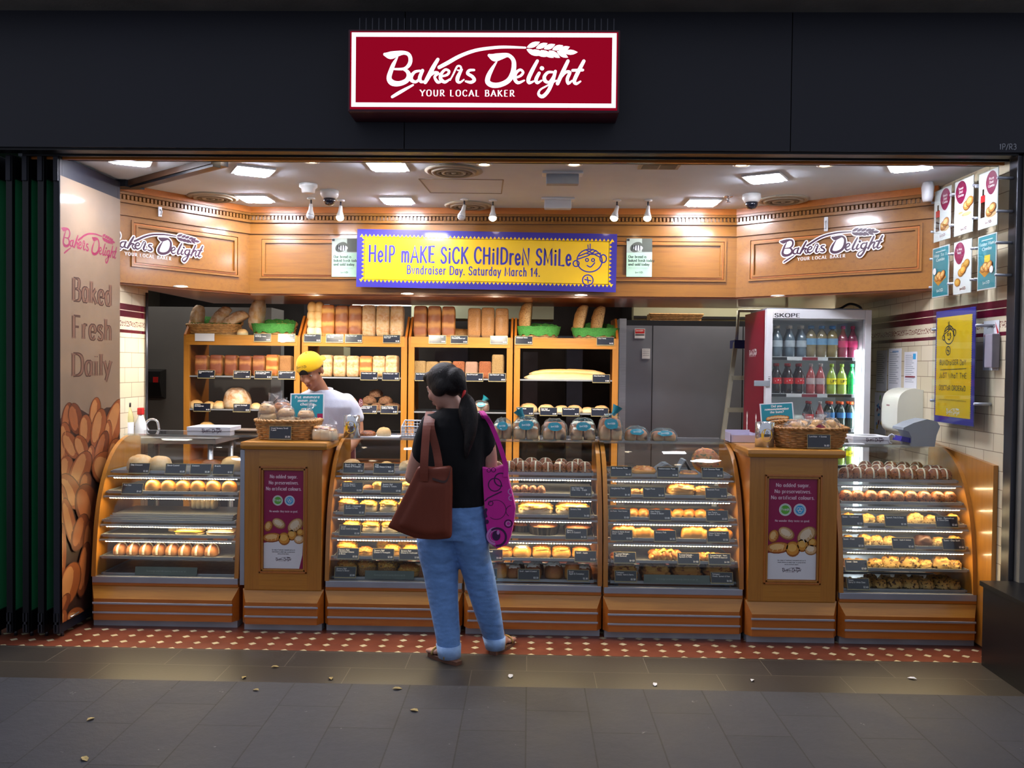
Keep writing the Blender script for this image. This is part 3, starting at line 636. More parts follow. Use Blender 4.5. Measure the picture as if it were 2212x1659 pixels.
for (px, py), wh in zip(LP, LW):
    p = on_ceil(px, py); ang = .5 if px in (547, 282) else (-.5 if px in (1652, 1966) else 0)
    place(lamp, (p.x, p.y, CZ), (0, 0, ang), label='glowing square ceiling light '+wh)
drop(lamp)
dl = thing('round_downlight', 'x', 'light', (0, 0, 0), 'small round downlights')
MB().lathe([(.045, 0), (.05, -.006), (.036, -.008), (.032, .0)], M_WHITE, cap=False).obj('trim_ring', dl); MB().lathe([(.031, -.003), (.001, -.004)], M_BULB, cap=True).obj('bulb', dl)
for i, (px, py) in enumerate(((492, 343), (672, 348), (1046, 354), (1240, 354), (1602, 355), (1783, 356))):
    p = on_ceil(px, py); place(dl, (p.x, p.y, CZ), label='small round downlight, %s from left in the front ceiling row' % ORD[i+1]) 
for i, (px, py) in enumerate(((390, 618), (880, 634), (1255, 637), (1680, 638))):
    p = atz(px, py, BZ0-.012); place(dl, (p.x, p.y, BZ0-.012), label='tiny recessed downlight, %s from left under the oak bulkhead' % ORD[i+1])
drop(dl)
for i, (px, py, ry, who) in enumerate(((460, 425, 5, 'left, ahead of the oak bulkhead'), (980, 368, 9, 'front centre, before the ceiling hatch'), (1012, 443, 6, 'rear centre, behind the ceiling hatch'), (1692, 431, 6, 'right, beside the right dome camera'))):
    p = on_ceil(px, py); mb = MB(); M_V = mat('vent_beige', '#a99f8c', .6); M_VD = mat('vent_slot', '#6e6656', .7)
    R = .175
    mb.lathe([(R, 0), (R+.004, -.006), (R-.02, -.014), (R-.035, -.004)], M_V, (p.x, p.y, CZ), 36, cap=False)
    for k in range(5): r = R-.035-k*.03; mb.lathe([(r, -.002), (r-.006, -.02), (r-.02, -.02), (r-.024, -.002)], M_V if k % 2 == 0 else M_VD, (p.x, p.y, CZ), 36, cap=False)
    mb.lathe([(R-.03, -.0015), (.001, -.002)], M_VD, (p.x, p.y, CZ), 36)
    tag(mb.obj('round_air_vent'), 'round beige air vent on the ceiling, '+who, 'vent')
c4 = [on_ceil(*q) for q in ((905, 386), (1087, 388), (1083, 418), (930, 416))]; mb = MB()
for i in range(4):
    a, b = c4[i], c4[(i+1) % 4]; d = (b-a).normalized()*.004; nn = V((-d.y, d.x, 0)); mb.prism([((a-nn).x, (a-nn).y), ((b-nn).x, (b-nn).y), ((b+nn).x, (b+nn).y), ((a+nn).x, (a+nn).y)], CZ-.003, CZ+.001, mat('hatch_seam', '#8d8579', .7), 'z')
tag(mb.obj('ceiling_hatch'), 'outlined flush access hatch in the ceiling above the banner', 'hatch')
for px, py, w_, lab in ((1215, 381, .2, 'grey boxy emergency light hanging at the front of the ceiling'), (1205, 437, .19, 'white boxy emergency light hanging just before the banner')):
    p = on_ceil(px, py-8); t = thing('emergency_light', lab, 'light', (p.x, p.y, CZ)); MB().box((p.x-w_*.62, p.y-.05, CZ-.015), (p.x+w_*.62, p.y+.05, CZ), M_WHITE, .004).obj('mounting_plate', t); MB().box((p.x-w_*.5, p.y-.035, CZ-.075), (p.x+w_*.5, p.y+.035, CZ-.012), mat('lamp_housing_grey', '#9aa0a8', .5) if py < 400 else M_WHITEM, .006).obj('housing', t)
p = on_ceil(1424, 357); mb = MB(); mb.box((p.x-.12, p.y-.07, CZ-.01), (p.x+.12, p.y+.07, CZ), M_V); mb.box((p.x-.1, p.y-.05, CZ-.012), (p.x-.005, p.y+.05, CZ-.009), M_VD); mb.box((p.x+.005, p.y-.05, CZ-.012), (p.x+.1, p.y+.05, CZ-.009), M_VD); tag(mb.obj('square_air_grille'), 'rectangular air grille with two dark slots in the front ceiling', 'vent')
for px, py, who in ((712, 412, 'left'), (1624, 420, 'right')):
    p = on_ceil(px, py); t = thing('dome_camera', 'white dome security camera on the %s side of the ceiling' % who, 'camera', (p.x, p.y, CZ)); MB().lathe([(.062, 0), (.062, -.03), (.05, -.05), (.04, -.055)], M_WHITE, (p.x, p.y, CZ)).obj('housing', t); MB().lathe([(.042, -.05), (.04, -.075), (.028, -.095), (.001, -.102)], mat('smoked_dome', '#1a1c28', .08, coat=.5), (p.x, p.y, CZ)).obj('dome', t)
p = on_ceil(666, 398); t = thing('smoke_detector', 'white round smoke detector beside the left dome camera', 'detector', (p.x, p.y, CZ)); mb = MB(); mb.lathe([(.06, 0), (.06, -.018), (.045, -.03), (.042, -.055), (.03, -.06)], M_WHITE, (p.x, p.y, CZ)); mb.obj('housing', t)
p = on_ceil(1573, 424); mb = MB(); mb.lathe([(.035, 0), (.03, -.006), (.008, -.008), (.008, -.035), (.018, -.04), (.001, -.042)], M_CHROME, (p.x, p.y, CZ), 14); tag(mb.obj('sprinkler_head'), 'small chrome sprinkler head left of the right dome camera', 'sprinkler')
SPOT = [(672, 428, 0, 0, 'first'), (736, 432, 0, 1, 'second'), (1003, 430, -.3, 0, 'third'), (1065, 432, 0, 1, 'fourth'), (1333, 432, -.35, 1, 'fifth'), (1400, 432, -.1, 1, 'sixth')]
SPOTPOS = []
for px, py, tl, on, od in SPOT:
    p = on_ceil(px, py); t = thing('ceiling_spotlight', 'small %s ceiling spotlight on a stem, %s from left' % ('lit white' if on else 'unlit white', od), 'light', (p.x, p.y, CZ), 'stem spotlights')
    q = p+V((0, 0, -.055)); e = q+V((tl*.06, -.02, -.075)); MB().lathe([(.03, 0), (.03, -.008), (.008, -.012)], M_WHITE, (p.x, p.y, CZ), 16).obj('base', t)
    MB().tube([p+V((0, 0, -.008)), q], .006, M_STEELDK).obj('stem', t); MB().tube([q+(q-e)*.15, q+(e-q)*.4, q+(e-q)*.7, e], [.012, .016, .024, .03], M_WHITE, 14).obj('head', t)
    dd = (e-q).normalized()
    mb = MB(Matrix.Translation(e) @ dd.to_track_quat('Z', 'Y').to_matrix().to_4x4()); mb.lathe([(.028, 0), (.026, .012), (.014, .022), (.001, .025)], M_BULB if on else M_WHITEM, n=16); mb.obj('bulb', t)
    if on: SPOTPOS.append(e+dd*.04)
for i, p in enumerate(SPOTPOS): spot('stem_spot_beam', p, (p.x+(-.1, .3, -.1, .2)[i], p.y+.35, 0.9), 6, 85, .8)
for px, py in ((880, 634), (1255, 637), (390, 618), (640, 634), (1060, 636)):
    p = atz(px, py, BZ0-.02); spot('bulkhead_downlight_beam', (p.x, p.y+.02, p.z), (p.x, p.y+.42, 1.45), 52 if px < 1500 else 14, 130, .9, (1, .88, .7))
p = on_ceil(300, 352); spot('panel_wash_beam', (p.x-.02, p.y+.05, CZ-.03), (-2.72, p.y+.02, 2.0), 9, 75, .9, (1, .95, .88))
mb = MB(); p = at(2003, 415, 5.55); t = thing('ceiling_speaker', 'white wall speaker in the corner above the combo posters', 'speaker', (p.x, 5.5, 2.7)); mb.lathe([(.032, -.07), (.04, -.045), (.046, .02), (.034, .06)], M_WHITEM, (p.x-.02, 5.5, p.z), 20, sx=.8); mb.obj('cabinet', t); MB().tube([(p.x, 5.53, p.z+.06), (p.x+.03, 5.56, CZ)], .012, M_STEELDK).obj('bracket', t)
for px, py, h_, side in ((342, 458, .07, 'left'), (1787, 485, .1, 'right')):
    i = 0 if side == 'left' else 2; M, Ln = sec[i]; d = ray(px, py); nrm = V((M[0][2], M[1][2], M[2][2])); o_ = V((M[0][3], M[1][3], M[2][3])); q = M.inverted() @ (CAM+d*((o_-CAM).dot(nrm)/d.dot(nrm)))
    mb = MB(M @ Matrix.Translation((q.x, q.y, .018))); mb.box((-.014, -h_/2, 0), (.014, h_/2, .008), M_WHITEM, .004); mb.tube([(0, h_*.2, .008), (0, .0, .03), (0, -h_*.35, .02)], .005, M_WHITEM); tag(mb.obj('wall_hook'), 'small white plastic hook on the %s oak bulkhead section' % side, 'hook')

for nm, lc, en in (('kitchen_fill', (-1.4, 8.2, 2.74), 22), ('kitchen_fill', (1.9, 7.55, 2.74), 22), ('kitchen_fill', (-3.3, 7.3, 2.74), 9)):  # unseen fill lamps added to brighten the dark kitchen
    l = bpy.data.lights.new(nm, 'AREA'); l.shape = 'RECTANGLE'; l.size = 1.2; l.size_y = .3; l.energy = en; l.color = (1, .96, .88); o = bpy.data.objects.new(nm, l); COL.objects.link(o); o.location = lc
# ------------------------------------------------------------------ counters: glass cases and pedestals
PROF = [(0.0, .30), (.012, .45), (.03, .60), (.055, .72), (.09, .82), (.135, .91), (.19, .985), (.255, 1.045), (.33, 1.088), (.41, 1.113), (.47, 1.122)]
def prof(z):
    for (y0, z0), (y1, z1) in zip(PROF, PROF[1:]):
        if z <= z1: return y0+(y1-y0)*max(0, (z-z0))/(z1-z0)
    return PROF[-1][0]
M_KICK = mat('kick_plate', '#9c9ea6', .55, .2, var=.2, sc=3)
def plinth(t, x0, x1, Y0, yb):
    """kick plate, mitred oak base and its two metal strips"""
    MB().box((x0+.01, Y0+.012, 0), (x1-.01, yb, .05), M_KICK).obj('kick_plate', t)
    e = .03; zf = .045; zm = .175; zt = .247; yf = Y0-.03; yi = Y0+.014
    mb = MB(); A = [(x0+e, yf, zf), (x1-e, yf, zf), (x1-e, yf, zm), (x0+e, yf, zm)]; B = [(x0, yi, zf), (x1, yi, zf), (x1, yi, zt), (x0, yi, zt)]
    mb.add(A+B, [(0, 1, 2, 3), (1, 5, 6, 2), (4, 0, 3, 7), (4, 5, 1, 0)], M_OAKD); mb.add(A+B, [(3, 2, 6, 7)], M_OAK)  # bevel gets lighter oak, the light it catches put into its colour
    mb.box((x0+.002, yi, zf), (x1-.002, yb, zt), M_OAKD); mb.obj('base', t)
    for z in (.148, .092): MB().box((x0+e-.006, yf-.008, z-.006), (x1-e+.006, yf+.002, z+.006), M_ALU, .003).obj('trim_strip', t)
CASES = {}
CASEPX = {'A': (197, 515, 5.10, [1018, 1062, 1124, 1156, 1203, 1250]), 'B': (701, 999, 5.08, [1018, 1060, 1108, 1153, 1203, 1250]),
          'C': (1002, 1300, 5.06, [1021, 1066, 1112, 1158, 1206, 1254]), 'D': (1303, 1606, 5.04, [1026, 1070, 1119, 1164, 1212, 1259]),
          'E': (1812, 2112, 5.0, [1037, 1085, 1132, 1180, 1229, 1276])}
CNAME = {'A': 'far left case', 'B': 'case behind brown bag', 'C': 'case behind pink bag', 'D': 'pizza case', 'E': 'far right case'}
TNAME = ['top tray', 'second tray', 'third tray', 'fourth tray', 'fifth tray', 'bottom tray']
ECOL = {'A': 'by the bread-photo panel', 'B': 'right of the left pedestal', 'C': 'in the middle of the counter', 'D': 'left of the right pedestal', 'E': 'against the tiled right wall'}
M_TRAY = mat('steel_tray', '#8a8c90', .4, .6, var=.2, sc=30)
for k, (pl, pr, Y0, lv) in CASEPX.items():
    x0 = at(pl, 1300, Y0).x; x1 = at(pr, 1300, Y0).x; yb = Y0+.60; xm = (x0+x1)/2; pm = (pl+pr)/2
    t = thing('display_case', 'curved glass bakery case with oak sides '+ECOL[k], 'display case', (xm, Y0+.3, 0), 'glass counter cases'); c = CASES[k] = {'x0': x0, 'x1': x1, 'Y0': Y0, 'lev': []}
    plinth(t, x0, x1, Y0, yb)
    mb = MB(); mb.box((x0+.004, Y0+.0, .262), (x1-.004, Y0+.045, .302), M_ALU, .005); mb.obj('bottom_rail', t)
    MB().box((x0+.004, Y0+.004, .247), (x1-.004, yb, .268), M_OAKD).obj('deck', t)
    out = [(y, z) for y, z in catmull(PROF, 3)]+[(.60, 1.122), (.60, .25), (.03, .25), (.03, .302), (0, .302)]
    wd = .026
    for xa, xb in ((x0, x0+wd), (x1-wd, x1)):
        MB().prism([(Y0+y, z) for y, z in out], xa, xb, M_OAKZ, 'x').obj('side_panel', t)
    MB().sheet([(Y0+y+.001, z) for y, z in catmull(PROF, 4)], x0+wd, x1-wd, -.006, M_GLASS).obj('front_glass', t)
    MB().box((x0+.002, Y0+.40, 1.123), (x1-.002, Y0+.72, 1.133), M_GLASS).obj('top_glass', t)
    MB().box((x0+wd, yb-.015, 1.1), (x1-wd, yb, 1.12), M_STEEL).obj('rear_rail', t)
    MB().box((x0+.002, Y0+.70, 1.09), (x1-.002, Y0+.725, 1.133), M_STEEL).obj('rear_edge', t)
    for i, py in enumerate(lv):
        z = at(pm, py, Y0+.1).z
        for _ in range(4): z = at(pm, py, Y0+prof(z)+.03).z
        z = max(z, .31); yt = Y0+prof(z)+(.03 if i < 5 else .056); c['lev'].append((z, yt))
        if i < 5:
            zb = z-.034 if i < 4 else z-.03; ybar = Y0+prof(zb)+.022
            if not (i == 4):
                lb = MB(); lb.box((x0+wd, ybar, zb-.005), (x1-wd, ybar+.02, zb+.006), M_ALU, .003); lb.box((x0+wd, ybar+.02, zb-.001), (x1-wd, ybar+.36, zb+.003), M_GLASS); o = lb.obj('light_bar', t)
                le = MB(); n_ = int((x1-x0-.12)/.0165)
                for j in range(n_):
                    xx = x0+.06+(x1-x0-.12)*(j+.5)/n_; le.add([(xx-.0045, ybar+.002, zb-.0055), (xx+.0045, ybar+.002, zb-.0055), (xx+.0045, ybar+.012, zb-.0105), (xx-.0045, ybar+.012, zb-.0105)], [(0, 1, 2, 3)], M_LED)
                le.obj('led_strip', o)
        tr_ = MB(); xa, xb = x0+.045, x1-.045; dp = .40 if i else .34
        dp = min(dp, Y0+.58-yt)
        tr_.box((xa, yt, z-.006), (xb, yt+dp, z-.003), M_TRAY); tr_.box((xa, yt-.004, z-.014), (xb, yt+.002, z+.003), M_STEEL); tr_.box((xa, yt+dp-.004, z-.012), (xb, yt+dp, z+.008), M_STEEL)
        for q in (xa, xb-.004): tr_.box((q, yt, z-.012), (q+.004, yt+dp, z+.006), M_STEEL)
        for q in (xa-.018, xb+.001): tr_.box((q, yt+.01, z-.012), (q+.017, yt+.035, z-.002), M_GREY)
        if i == 5: tr_.box((xa+.02, yt+.01, .268), (xa+.05, yt+dp-.01, z-.006), M_STEELDK); tr_.box((xb-.05, yt+.01, .268), (xb-.02, yt+dp-.01, z-.006), M_STEELDK)
        tag(tr_.obj('baking_tray'), 'steel baking tray forming the %s in the %s' % (TNAME[i].replace(' tray', ' level'), CNAME[k]), 'tray', 'trays in the glass cases')
# oak end board on the right wall beside the last case
e0 = CASES['E']; mb = MB(); q0, q1 = atx(2142, 1000, XR-.02), 5.62
mb.prism([(4.86, .02), (4.86, 1.07), (5.62, 1.135), (5.62, .02)], XR-.028, XR-.002, M_OAKZ, 'x'); tag(mb.obj('end_board'), 'upright oak board on the tiled wall behind the far right case', 'board')
# ------------------------------------------------------------------ oak pedestals with a framed poster
def bread(mb, cx, cy, rx, ry, rot, cols, z, cuts=0, n=16):
    """a printed loaf: flat layered ellipses"""
    for j, (kx, ky, ox, oy) in enumerate(((1, 1, 0, 0), (.88, .82, -.04, .06), (.6, .5, -.1, .16))):
        mb.ell(cx+ox*rx, cy+oy*ry, rx*kx, ry*ky, cols[j], z+.0003*j, rot, n)
    for j in range(cuts):
        u = (j+1)/(cuts+1)*1.5-.75; c_, s_ = cos(rot), sin(rot); x, y = u*rx, 0
        mb.stroke([(cx+(x-.12*rx)*c_+.6*ry*s_, cy+(x-.12*rx)*s_-.6*ry*c_, .02*rx), (cx+x*c_, cy+x*s_, .13*rx), (cx+(x+.12*rx)*c_-.6*ry*s_, cy+(x+.12*rx)*s_+.6*ry*c_, .02*rx)], cols[2], z+.0011)
P_A = [mat('print_crust_dark', '#8a4618', .4), mat('print_crust', '#c47f36', .4), mat('print_crust_light', '#e3b878', .4)]
P_B = [mat('print_bun_edge', '#9a5a1e', .4), mat('print_bun', '#cc8a30', .4), mat('print_bun_light', '#e2ae58', .4)]
P_C = [mat('print_flour_edge', '#9c6c3c', .4), mat('print_flour', '#cfa878', .4), mat('print_flour_light', '#e6d2b4', .4)]
M_GRN = mat('print_green', '#5fae3c', .4); M_SKY = mat('print_sky_blue', '#3aa0d8', .4); M_PINKT = mat('print_pale_pink', '#e6c2d2', .4)
def pedposter(t, cx, y, z0, z1, w_, curl):
    h = z1-z0; mb = MB(frame((cx, y, (z0+z1)/2), (1, 0, 0), (0, 0, 1))); a, b = w_/2, h/2
    mb.rect(-a, b-.44*h, a, b, M_MAG); mb.rect(-a, -b, a, b-.44*h, M_MAG, -.0002)
    mb.poly([(-a, -b), (a-(.1*w_ if curl else 0), -b), (a-(.02*w_ if curl else 0), -b+.14*h), (a, b-.7*h), (a*.4, b-.69*h), (-a*.3, b-.715*h), (-a, b-.74*h)], M_PAPER, .0004)
    for j, s_ in enumerate(('No added sugar.', 'No preservatives.', 'No artificial colours.')): text(mb, s_, 0, b-(.078+.062*j)*h, .036*h, M_PINKT, 'serif', .17, 'c', z=.0008, sx=1.08*w_/h*2.0, gap=.12)
    for sg, mm in ((-1, M_GRN), (1, M_SKY)):
        c_ = (sg*.15*w_, b-.305*h); mb.ell(*c_, .13*w_, .13*w_, M_PAPER, .0006); mb.ell(*c_, .095*w_, .095*w_, mm, .0009); mb.ring(*c_, .113*w_, .006*w_, mm, .0009)
        if sg < 0: text(mb, 'Fresh', c_[0], c_[1]-.02*w_, .055*w_, M_PAPER, 'sans', .16, 'c', z=.0012)
        else:
            for q in (0, 1, 2): mb.ring(c_[0]+(-.03, .03, 0)[q]*w_, c_[1]+(.015, .015, -.025)[q]*w_, .033*w_, .012*w_, M_PAPER, .0012, 12)
    text(mb, 'No wonder they taste so good.', 0, b-.425*h, .021*h, M_PINKT, 'serif', .15, 'c', z=.0008, sx=1.0*w_/h*2.0, gap=.12)
    q = lambda x, y_: ((x-.5)*w_, b-y_*h)
    for x, yy, rx, ry, ro, cs, cu in ((.1, .57, .15, .075, 1.2, P_A, 3), (.38, .54, .19, .085, -.5, P_C, 4), (.8, .56, .24, .11, .75, P_C, 4), (.97, .63, .1, .07, .3, P_B, 0), (.92, .7, .14, .08, .1, P_C, 2), (.18, .685, .27, .085, .1, P_A, 3), (.72, .655, .13, .1, -.2, P_B, 0), (.52, .695, .16, .115, 0, P_B, 0)):
        X, Y = q(x, yy); X = max(-a+rx*w_*.8, min(a-rx*w_*.75, X)); bread(mb, X, Y, rx*w_*.95, ry*w_*1.45, ro, cs, .001, cu)
    for j, s_ in enumerate(('Our range of Traditional, Continental and Low Gi', 'bread contains no added sugar, no preservatives', 'and no artificial colours.')): text(mb, s_, 0, b-(.815+.02*j)*h, .0115*h, M_INK, 'sans', .13, 'c', z=.0008, sx=w_/h*1.9)
    logo(mb, 0, b-.905*h, .4*w_, M_PURP, .0008, sub=True); mb.obj('poster', t)
PED = {}
for k, pl, pr, Y0, lab, zt in (('P1', 523, 698, 5.07, 'oak counter pedestal with curling magenta poster, beneath the tall basket', 1.135), ('P2', 1611, 1809, 5.0, 'oak counter pedestal with flat magenta poster, beneath the right-hand basket', 1.135)):
    x0, x1 = at(pl, 1300, Y0).x, at(pr, 1300, Y0).x; xm = (x0+x1)/2; t = thing('counter_pedestal', lab, 'pedestal', (xm, Y0+.3, 0), 'oak counter pedestals'); PED[k] = (x0, x1, Y0, zt)
    plinth(t, x0, x1, Y0, Y0+.62)
    a, b = x0+.012, x1-.012; yf = Y0+.002; zl, zh = .245, zt-.05
    mb = MB(); mb.box((a, yf+.012, zl), (b, Y0+.62, zh), M_OAKDZ); px = .088
    for q in ((a, zl, a+px, zh), (b-px, zl, b, zh)): mb.box((q[0], yf, q[1]), (q[2], yf+.013, q[3]), M_OAKZ)
    mb.box((a+px, yf, zl), (b-px, yf+.013, zl+.1), M_OAK); mb.box((a+px, yf, zh-.1), (b-px, yf+.013, zh), M_OAK)
    mb.obj('body', t)
    mb = MB(); f0, f1, g0, g1 = a+px, b-px, zl+.1, zh-.1
    for t0, hh, m in ((0, .008, M_OAKDZ), (.012, .003, M_OAKZ)):
        for q in ((f0+t0, g0+t0, f1-t0, g0+t0+.011), (f0+t0, g1-t0-.011, f1-t0, g1-t0), (f0+t0, g0+t0, f0+t0+.011, g1-t0), (f1-t0-.011, g0+t0, f1-t0, g1-t0)): mb.box((q[0], yf-hh, q[1]), (q[2], yf+.012, q[3]), m, .002)
    mb.obj('poster_frame', t)
    pedposter(t, (f0+f1)/2, yf+.0105, g0+.026, g1-.026, (f1-f0)-.05, k == 'P1')
    mb = MB(); mb.box((x0-.012, Y0-.03, zh), (x1+.028, Y0+.30, zt), M_OAK, .022); mb.box((x0-.001, Y0+.24, zh+.001), (x1+.001, Y0+.64, zt-.0006), M_OAK); mb.obj('worktop', t)
# steel strip on the left flank of the left pedestal
x0, x1, Y0, zt = PED['P1']; mb = MB(); mb.box((x0-.016, Y0+.004, .27), (x0+.010, Y0+.012, 1.08), M_ALU); tag(mb.obj('edge_strip'), 'tall grey metal strip between far left case and left pedestal', 'strip')
# ------------------------------------------------------------------ baked goods: templates one unit wide
def blob(mb, m, w=1, d=1, h=.6, e1=.85, e2=.95, nu=22, nv=11, base=-.4, disp=None, M=None, smooth=True):
    v0 = math.asin(base); vs = []; fs = []; zb = sin(v0)
    def pw(x, e): return math.copysign(abs(x)**e, x)
    for i in range(nv+1):
        v = v0+(pi/2-v0)*i/nv; cz, sz = pw(cos(v), e1), sin(v)
        for j in range(nu):
            u = 2*pi*j/nu; x, y, z = cz*pw(cos(u), e2), cz*pw(sin(u), e2), (sz-zb)/(1-zb)
            r = disp(x, y, z) if disp else 1; vs.append(V((x*w/2*r, y*d/2*r, z*h*(r if z > .15 else 1))))
    for i in range(nv):
        for j in range(nu): fs.append((i*nu+j, i*nu+(j+1) % nu, (i+1)*nu+(j+1) % nu, (i+1)*nu+j))
    fs.append(tuple(range(nu-1, -1, -1)))
    if M is not None: vs = [M @ p for p in vs]
    return mb.add(vs, fs, m, smooth)
def nz(sd, amp, fr): return lambda x, y, z: 1+amp*noise.noise(V((x*fr+sd*7.3, y*fr+sd, z*fr*1.3)))
CR = {
 'bagged': crust('crust_bagged_bun', '#d8a878', '#c47c44', '#a85e30', speck='#6a3c22', spsc=9),
 'gold': crust('crust_glazed_gold', '#d9a35c', '#d98f2c', '#b4611a', coat=.3, bmp=.1),
 'pale': crust('crust_pale_floury', '#e8d2a8', '#ddb67e', '#c9924e', flour=.35),
 'brown': crust('crust_brown', '#b07840', '#9a5c28', '#7d431a'),
 'hot': crust('crust_spiced_fruit', '#b47a48', '#a46034', '#8a4a26', speck='#4a2414', coat=.25, spsc=9),
 'choc': crust('crust_choc_speckled', '#9c5a28', '#a05a22', '#8a4416', speck='#2c140c', coat=.35, spsc=9),
 'cheese': crust('melted_cheese', '#e6b84c', '#eab63a', '#d98a2c', sc=5, speck='#c2601c', spsc=10),
 'cheesed': crust('browned_cheese', '#d99a3c', '#c47a2c', '#a0541e', sc=6, speck='#e8c060', spsc=11),
 'scone': crust('crust_scone', '#e2c288', '#dcb066', '#cf9440', speck='#7a4a28', spsc=7, bmp=.7),
 'sconed': crust('crust_date_scone', '#ddb878', '#d8a85c', '#c88c3c', speck='#4a2a1a', spsc=6, bmp=.8),
 'seed': crust('crust_seeded', '#a87848', '#a0703e', '#8c5c30', speck='#d8bc88', spsc=26, bmp=.8),
 'seedd': crust('crust_dark_seeded', '#6b452c', '#6b3e24', '#5c321c', speck='#b09068', spsc=26, bmp=.9),
 'sour': crust('crust_sourdough', '#d4a468', '#c08448', '#a46a38', flour=.8, sc=6),
 'dark': crust('crust_deep_brown', '#5c3420', '#4a2616', '#3a1c10'),
 'pizza': crust('pizza_topping', '#c88c4c', '#b8623a', '#c8904c', sc=5, speck='#e0c088', spsc=8, bmp=.8),
 'pizzad': crust('pizza_topping_dark', '#b87c48', '#96502e', '#a8703c', sc=5, speck='#4c5030', spsc=9, bmp=.8),
 'pull': crust('crust_pull_apart', '#b8763c', '#c8883e', '#dcaa58', sc=4, speck='#8a4a20', spsc=6, bmp=.9),
 'white': crust('crust_soft_white', '#ead6b0', '#e2bd84', '#d3a05c', st=(.1, .45, .95)),
 'wholem': crust('crust_wholemeal', '#d8b078', '#cc9a5c', '#b88044', bmp=.5, speck='#8a5a34', spsc=40),
 'loafW': crust('tin_loaf_white_front', '#dcb880', '#d8b078', '#bc8244', '-Y', sc=4, flour=.5, st=(.3, .75, 1.0), lob=2.5),
 'loafG': crust('tin_loaf_golden_front', '#dcae68', '#d49c4c', '#a85e26', '-Y', sc=3.4, st=(.4, .8, 1.02), lob=2.5),
 'loafB': crust('tin_loaf_brown_front', '#cc9858', '#be8244', '#8a4c28', '-Y', sc=3.4, st=(.4, .78, 1.0), lob=2.5),
 'loafM': crust('tin_loaf_grain_front', '#d0a468', '#c6965a', '#ac7a48', '-Y', sc=3, speck='#7a4c2a', spsc=34, bmp=.7),
 'loafF': crust('tin_loaf_fruit_front', '#d8a868', '#b07440', '#7a3c20', '-Y', sc=3.5, st=(.35, .72, .98), lob=1.5),
 'loafC': crust('tin_loaf_cape_front', '#c8a878', '#bc9868', '#a88858', '-Y', sc=3, speck='#6a4a2c', spsc=30, bmp=.9),
 'loafS': crust('tin_loaf_soy_front', '#c8a88c', '#b8937a', '#ab8672', '-Y', sc=3, speck='#8a6650', spsc=30, bmp=.9),
 'loafR': crust('tin_loaf_red_grain_front', '#bc7c50', '#ac683e', '#a05c36', '-Y', sc=3, speck='#4c2212', spsc=26, bmp=.9),
}
M_ICE = mat('white_icing', '#efe8dc', .35, var=.03, coat=.3); M_CROSS = mat('white_piped_cross', '#e9dcc0', .5, var=.03)
M_TOMATO = mat('tomato_red_topping', '#b0401c', .5, var=.3, sc=20); M_CUST = mat('yellow_custard', '#f0c83c', .4, var=.06); M_EGG = mat('cheddar_slice', '#f2c02c', .4, var=.05)
M_FOIL = mat('dark_fluted_tin', '#2c2420', .4, .4, var=.2)
T = {}
def tmpl(key, name, cat, build, group=None):
    t = thing(name, 'x', cat, (0, 0, 0), group); build(t); T[key] = t; return t
def simple(key, name, cat, mt, topping=None, tpos=None, **kw):
    def b(t):
        mb = MB(); blob(mb, CR[mt], **kw); mb.obj('crumb' if topping else 'crust', t)
        if topping:
            mb = MB(); w, d, h = kw.get('w', 1), kw.get('d', 1), kw.get('h', .6); q = tpos or (.86, .86, .42, .6)
            blob(mb, CR[topping] if topping in CR else topping, w*q[0], d*q[1], h*q[2], e1=.8, e2=kw.get('e2', .95), base=-.1, disp=nz(3, .28, 4.5), M=Matrix.Translation((0, 0, h*q[3]))); mb.obj('topping', t)
    return tmpl(key, name, cat, b)
def crossed(key, name, mt, wd=.11, **kw):
    def b(t):
        mb = MB(); blob(mb, CR[mt], **kw); mb.obj('crust', t); mb = MB(); h = kw.get('h', .6); w, d = kw.get('w', 1), kw.get('d', 1); e1 = kw.get('e1', .85); v0 = math.asin(-.4); zb = sin(v0)
        for ax in (0, 1):
            vs = []; n = 15
            for i in range(n):
                v = -.2+(pi+.4)*i/(n-1); c_ = math.copysign(abs(cos(v))**e1, cos(v)); z = max(.12, (sin(v)-zb)/(1-zb))*h*1.025; r = c_*.5*1.03
                for s_ in (-wd/2, wd/2): vs.append((r*w, s_, z) if ax == 0 else (s_, r*d, z))
            vs += [(x*.94, y*.94, z*.94) for x, y, z in vs]; k = 2*n; fs = []
            for i in range(n-1): fs += [(2*i, 2*i+1, 2*i+3, 2*i+2), (2*i, 2*i+2, k+2*i+2, k+2*i), (2*i+1, k+2*i+1, k+2*i+3, 2*i+3)]
            mb.add(vs, fs, M_CROSS, True)
        mb.obj('cross', t)
    return tmpl(key, name, 'bun', b)
simple('gbun', 'fruit_bun', 'bun', 'gold', h=.72, d=1.0)
simple('cob', 'round_cob', 'bread', 'pale', h=.6, disp=nz(1, .06, 2.5))
simple('roll', 'bread_roll', 'bread roll', 'white', h=.62, disp=nz(4, .06, 2.5))
simple('chbun', 'choc_chip_bun', 'bun', 'choc', h=.74, disp=nz(2, .08, 3))
simple('dbun', 'dark_bun', 'bun', 'dark', h=.6)
crossed('hcb', 'hot_cross_bun', 'hot', h=.78, e1=.7, e2=.75); crossed('xfinger', 'crossed_finger_bun', 'brown', .16, h=.9, d=1.6, e2=.7)
simple('danish', 'danish_pastry', 'pastry', 'brown', 'hot', (.5, .5, .3, .62), h=.5, e2=.7, disp=nz(5, .1, 3))
simple('scrollc', 'cheese_scroll', 'scroll', 'pale', 'cheese', (1.0, 1.0, .5, .5), h=.7, e2=.7, disp=nz(6, .1, 3))
simple('scrolla', 'apple_scroll', 'scroll', 'gold', 'cheesed', (.9, .9, .35, .62), h=.62, e2=.7, disp=nz(7, .08, 3))
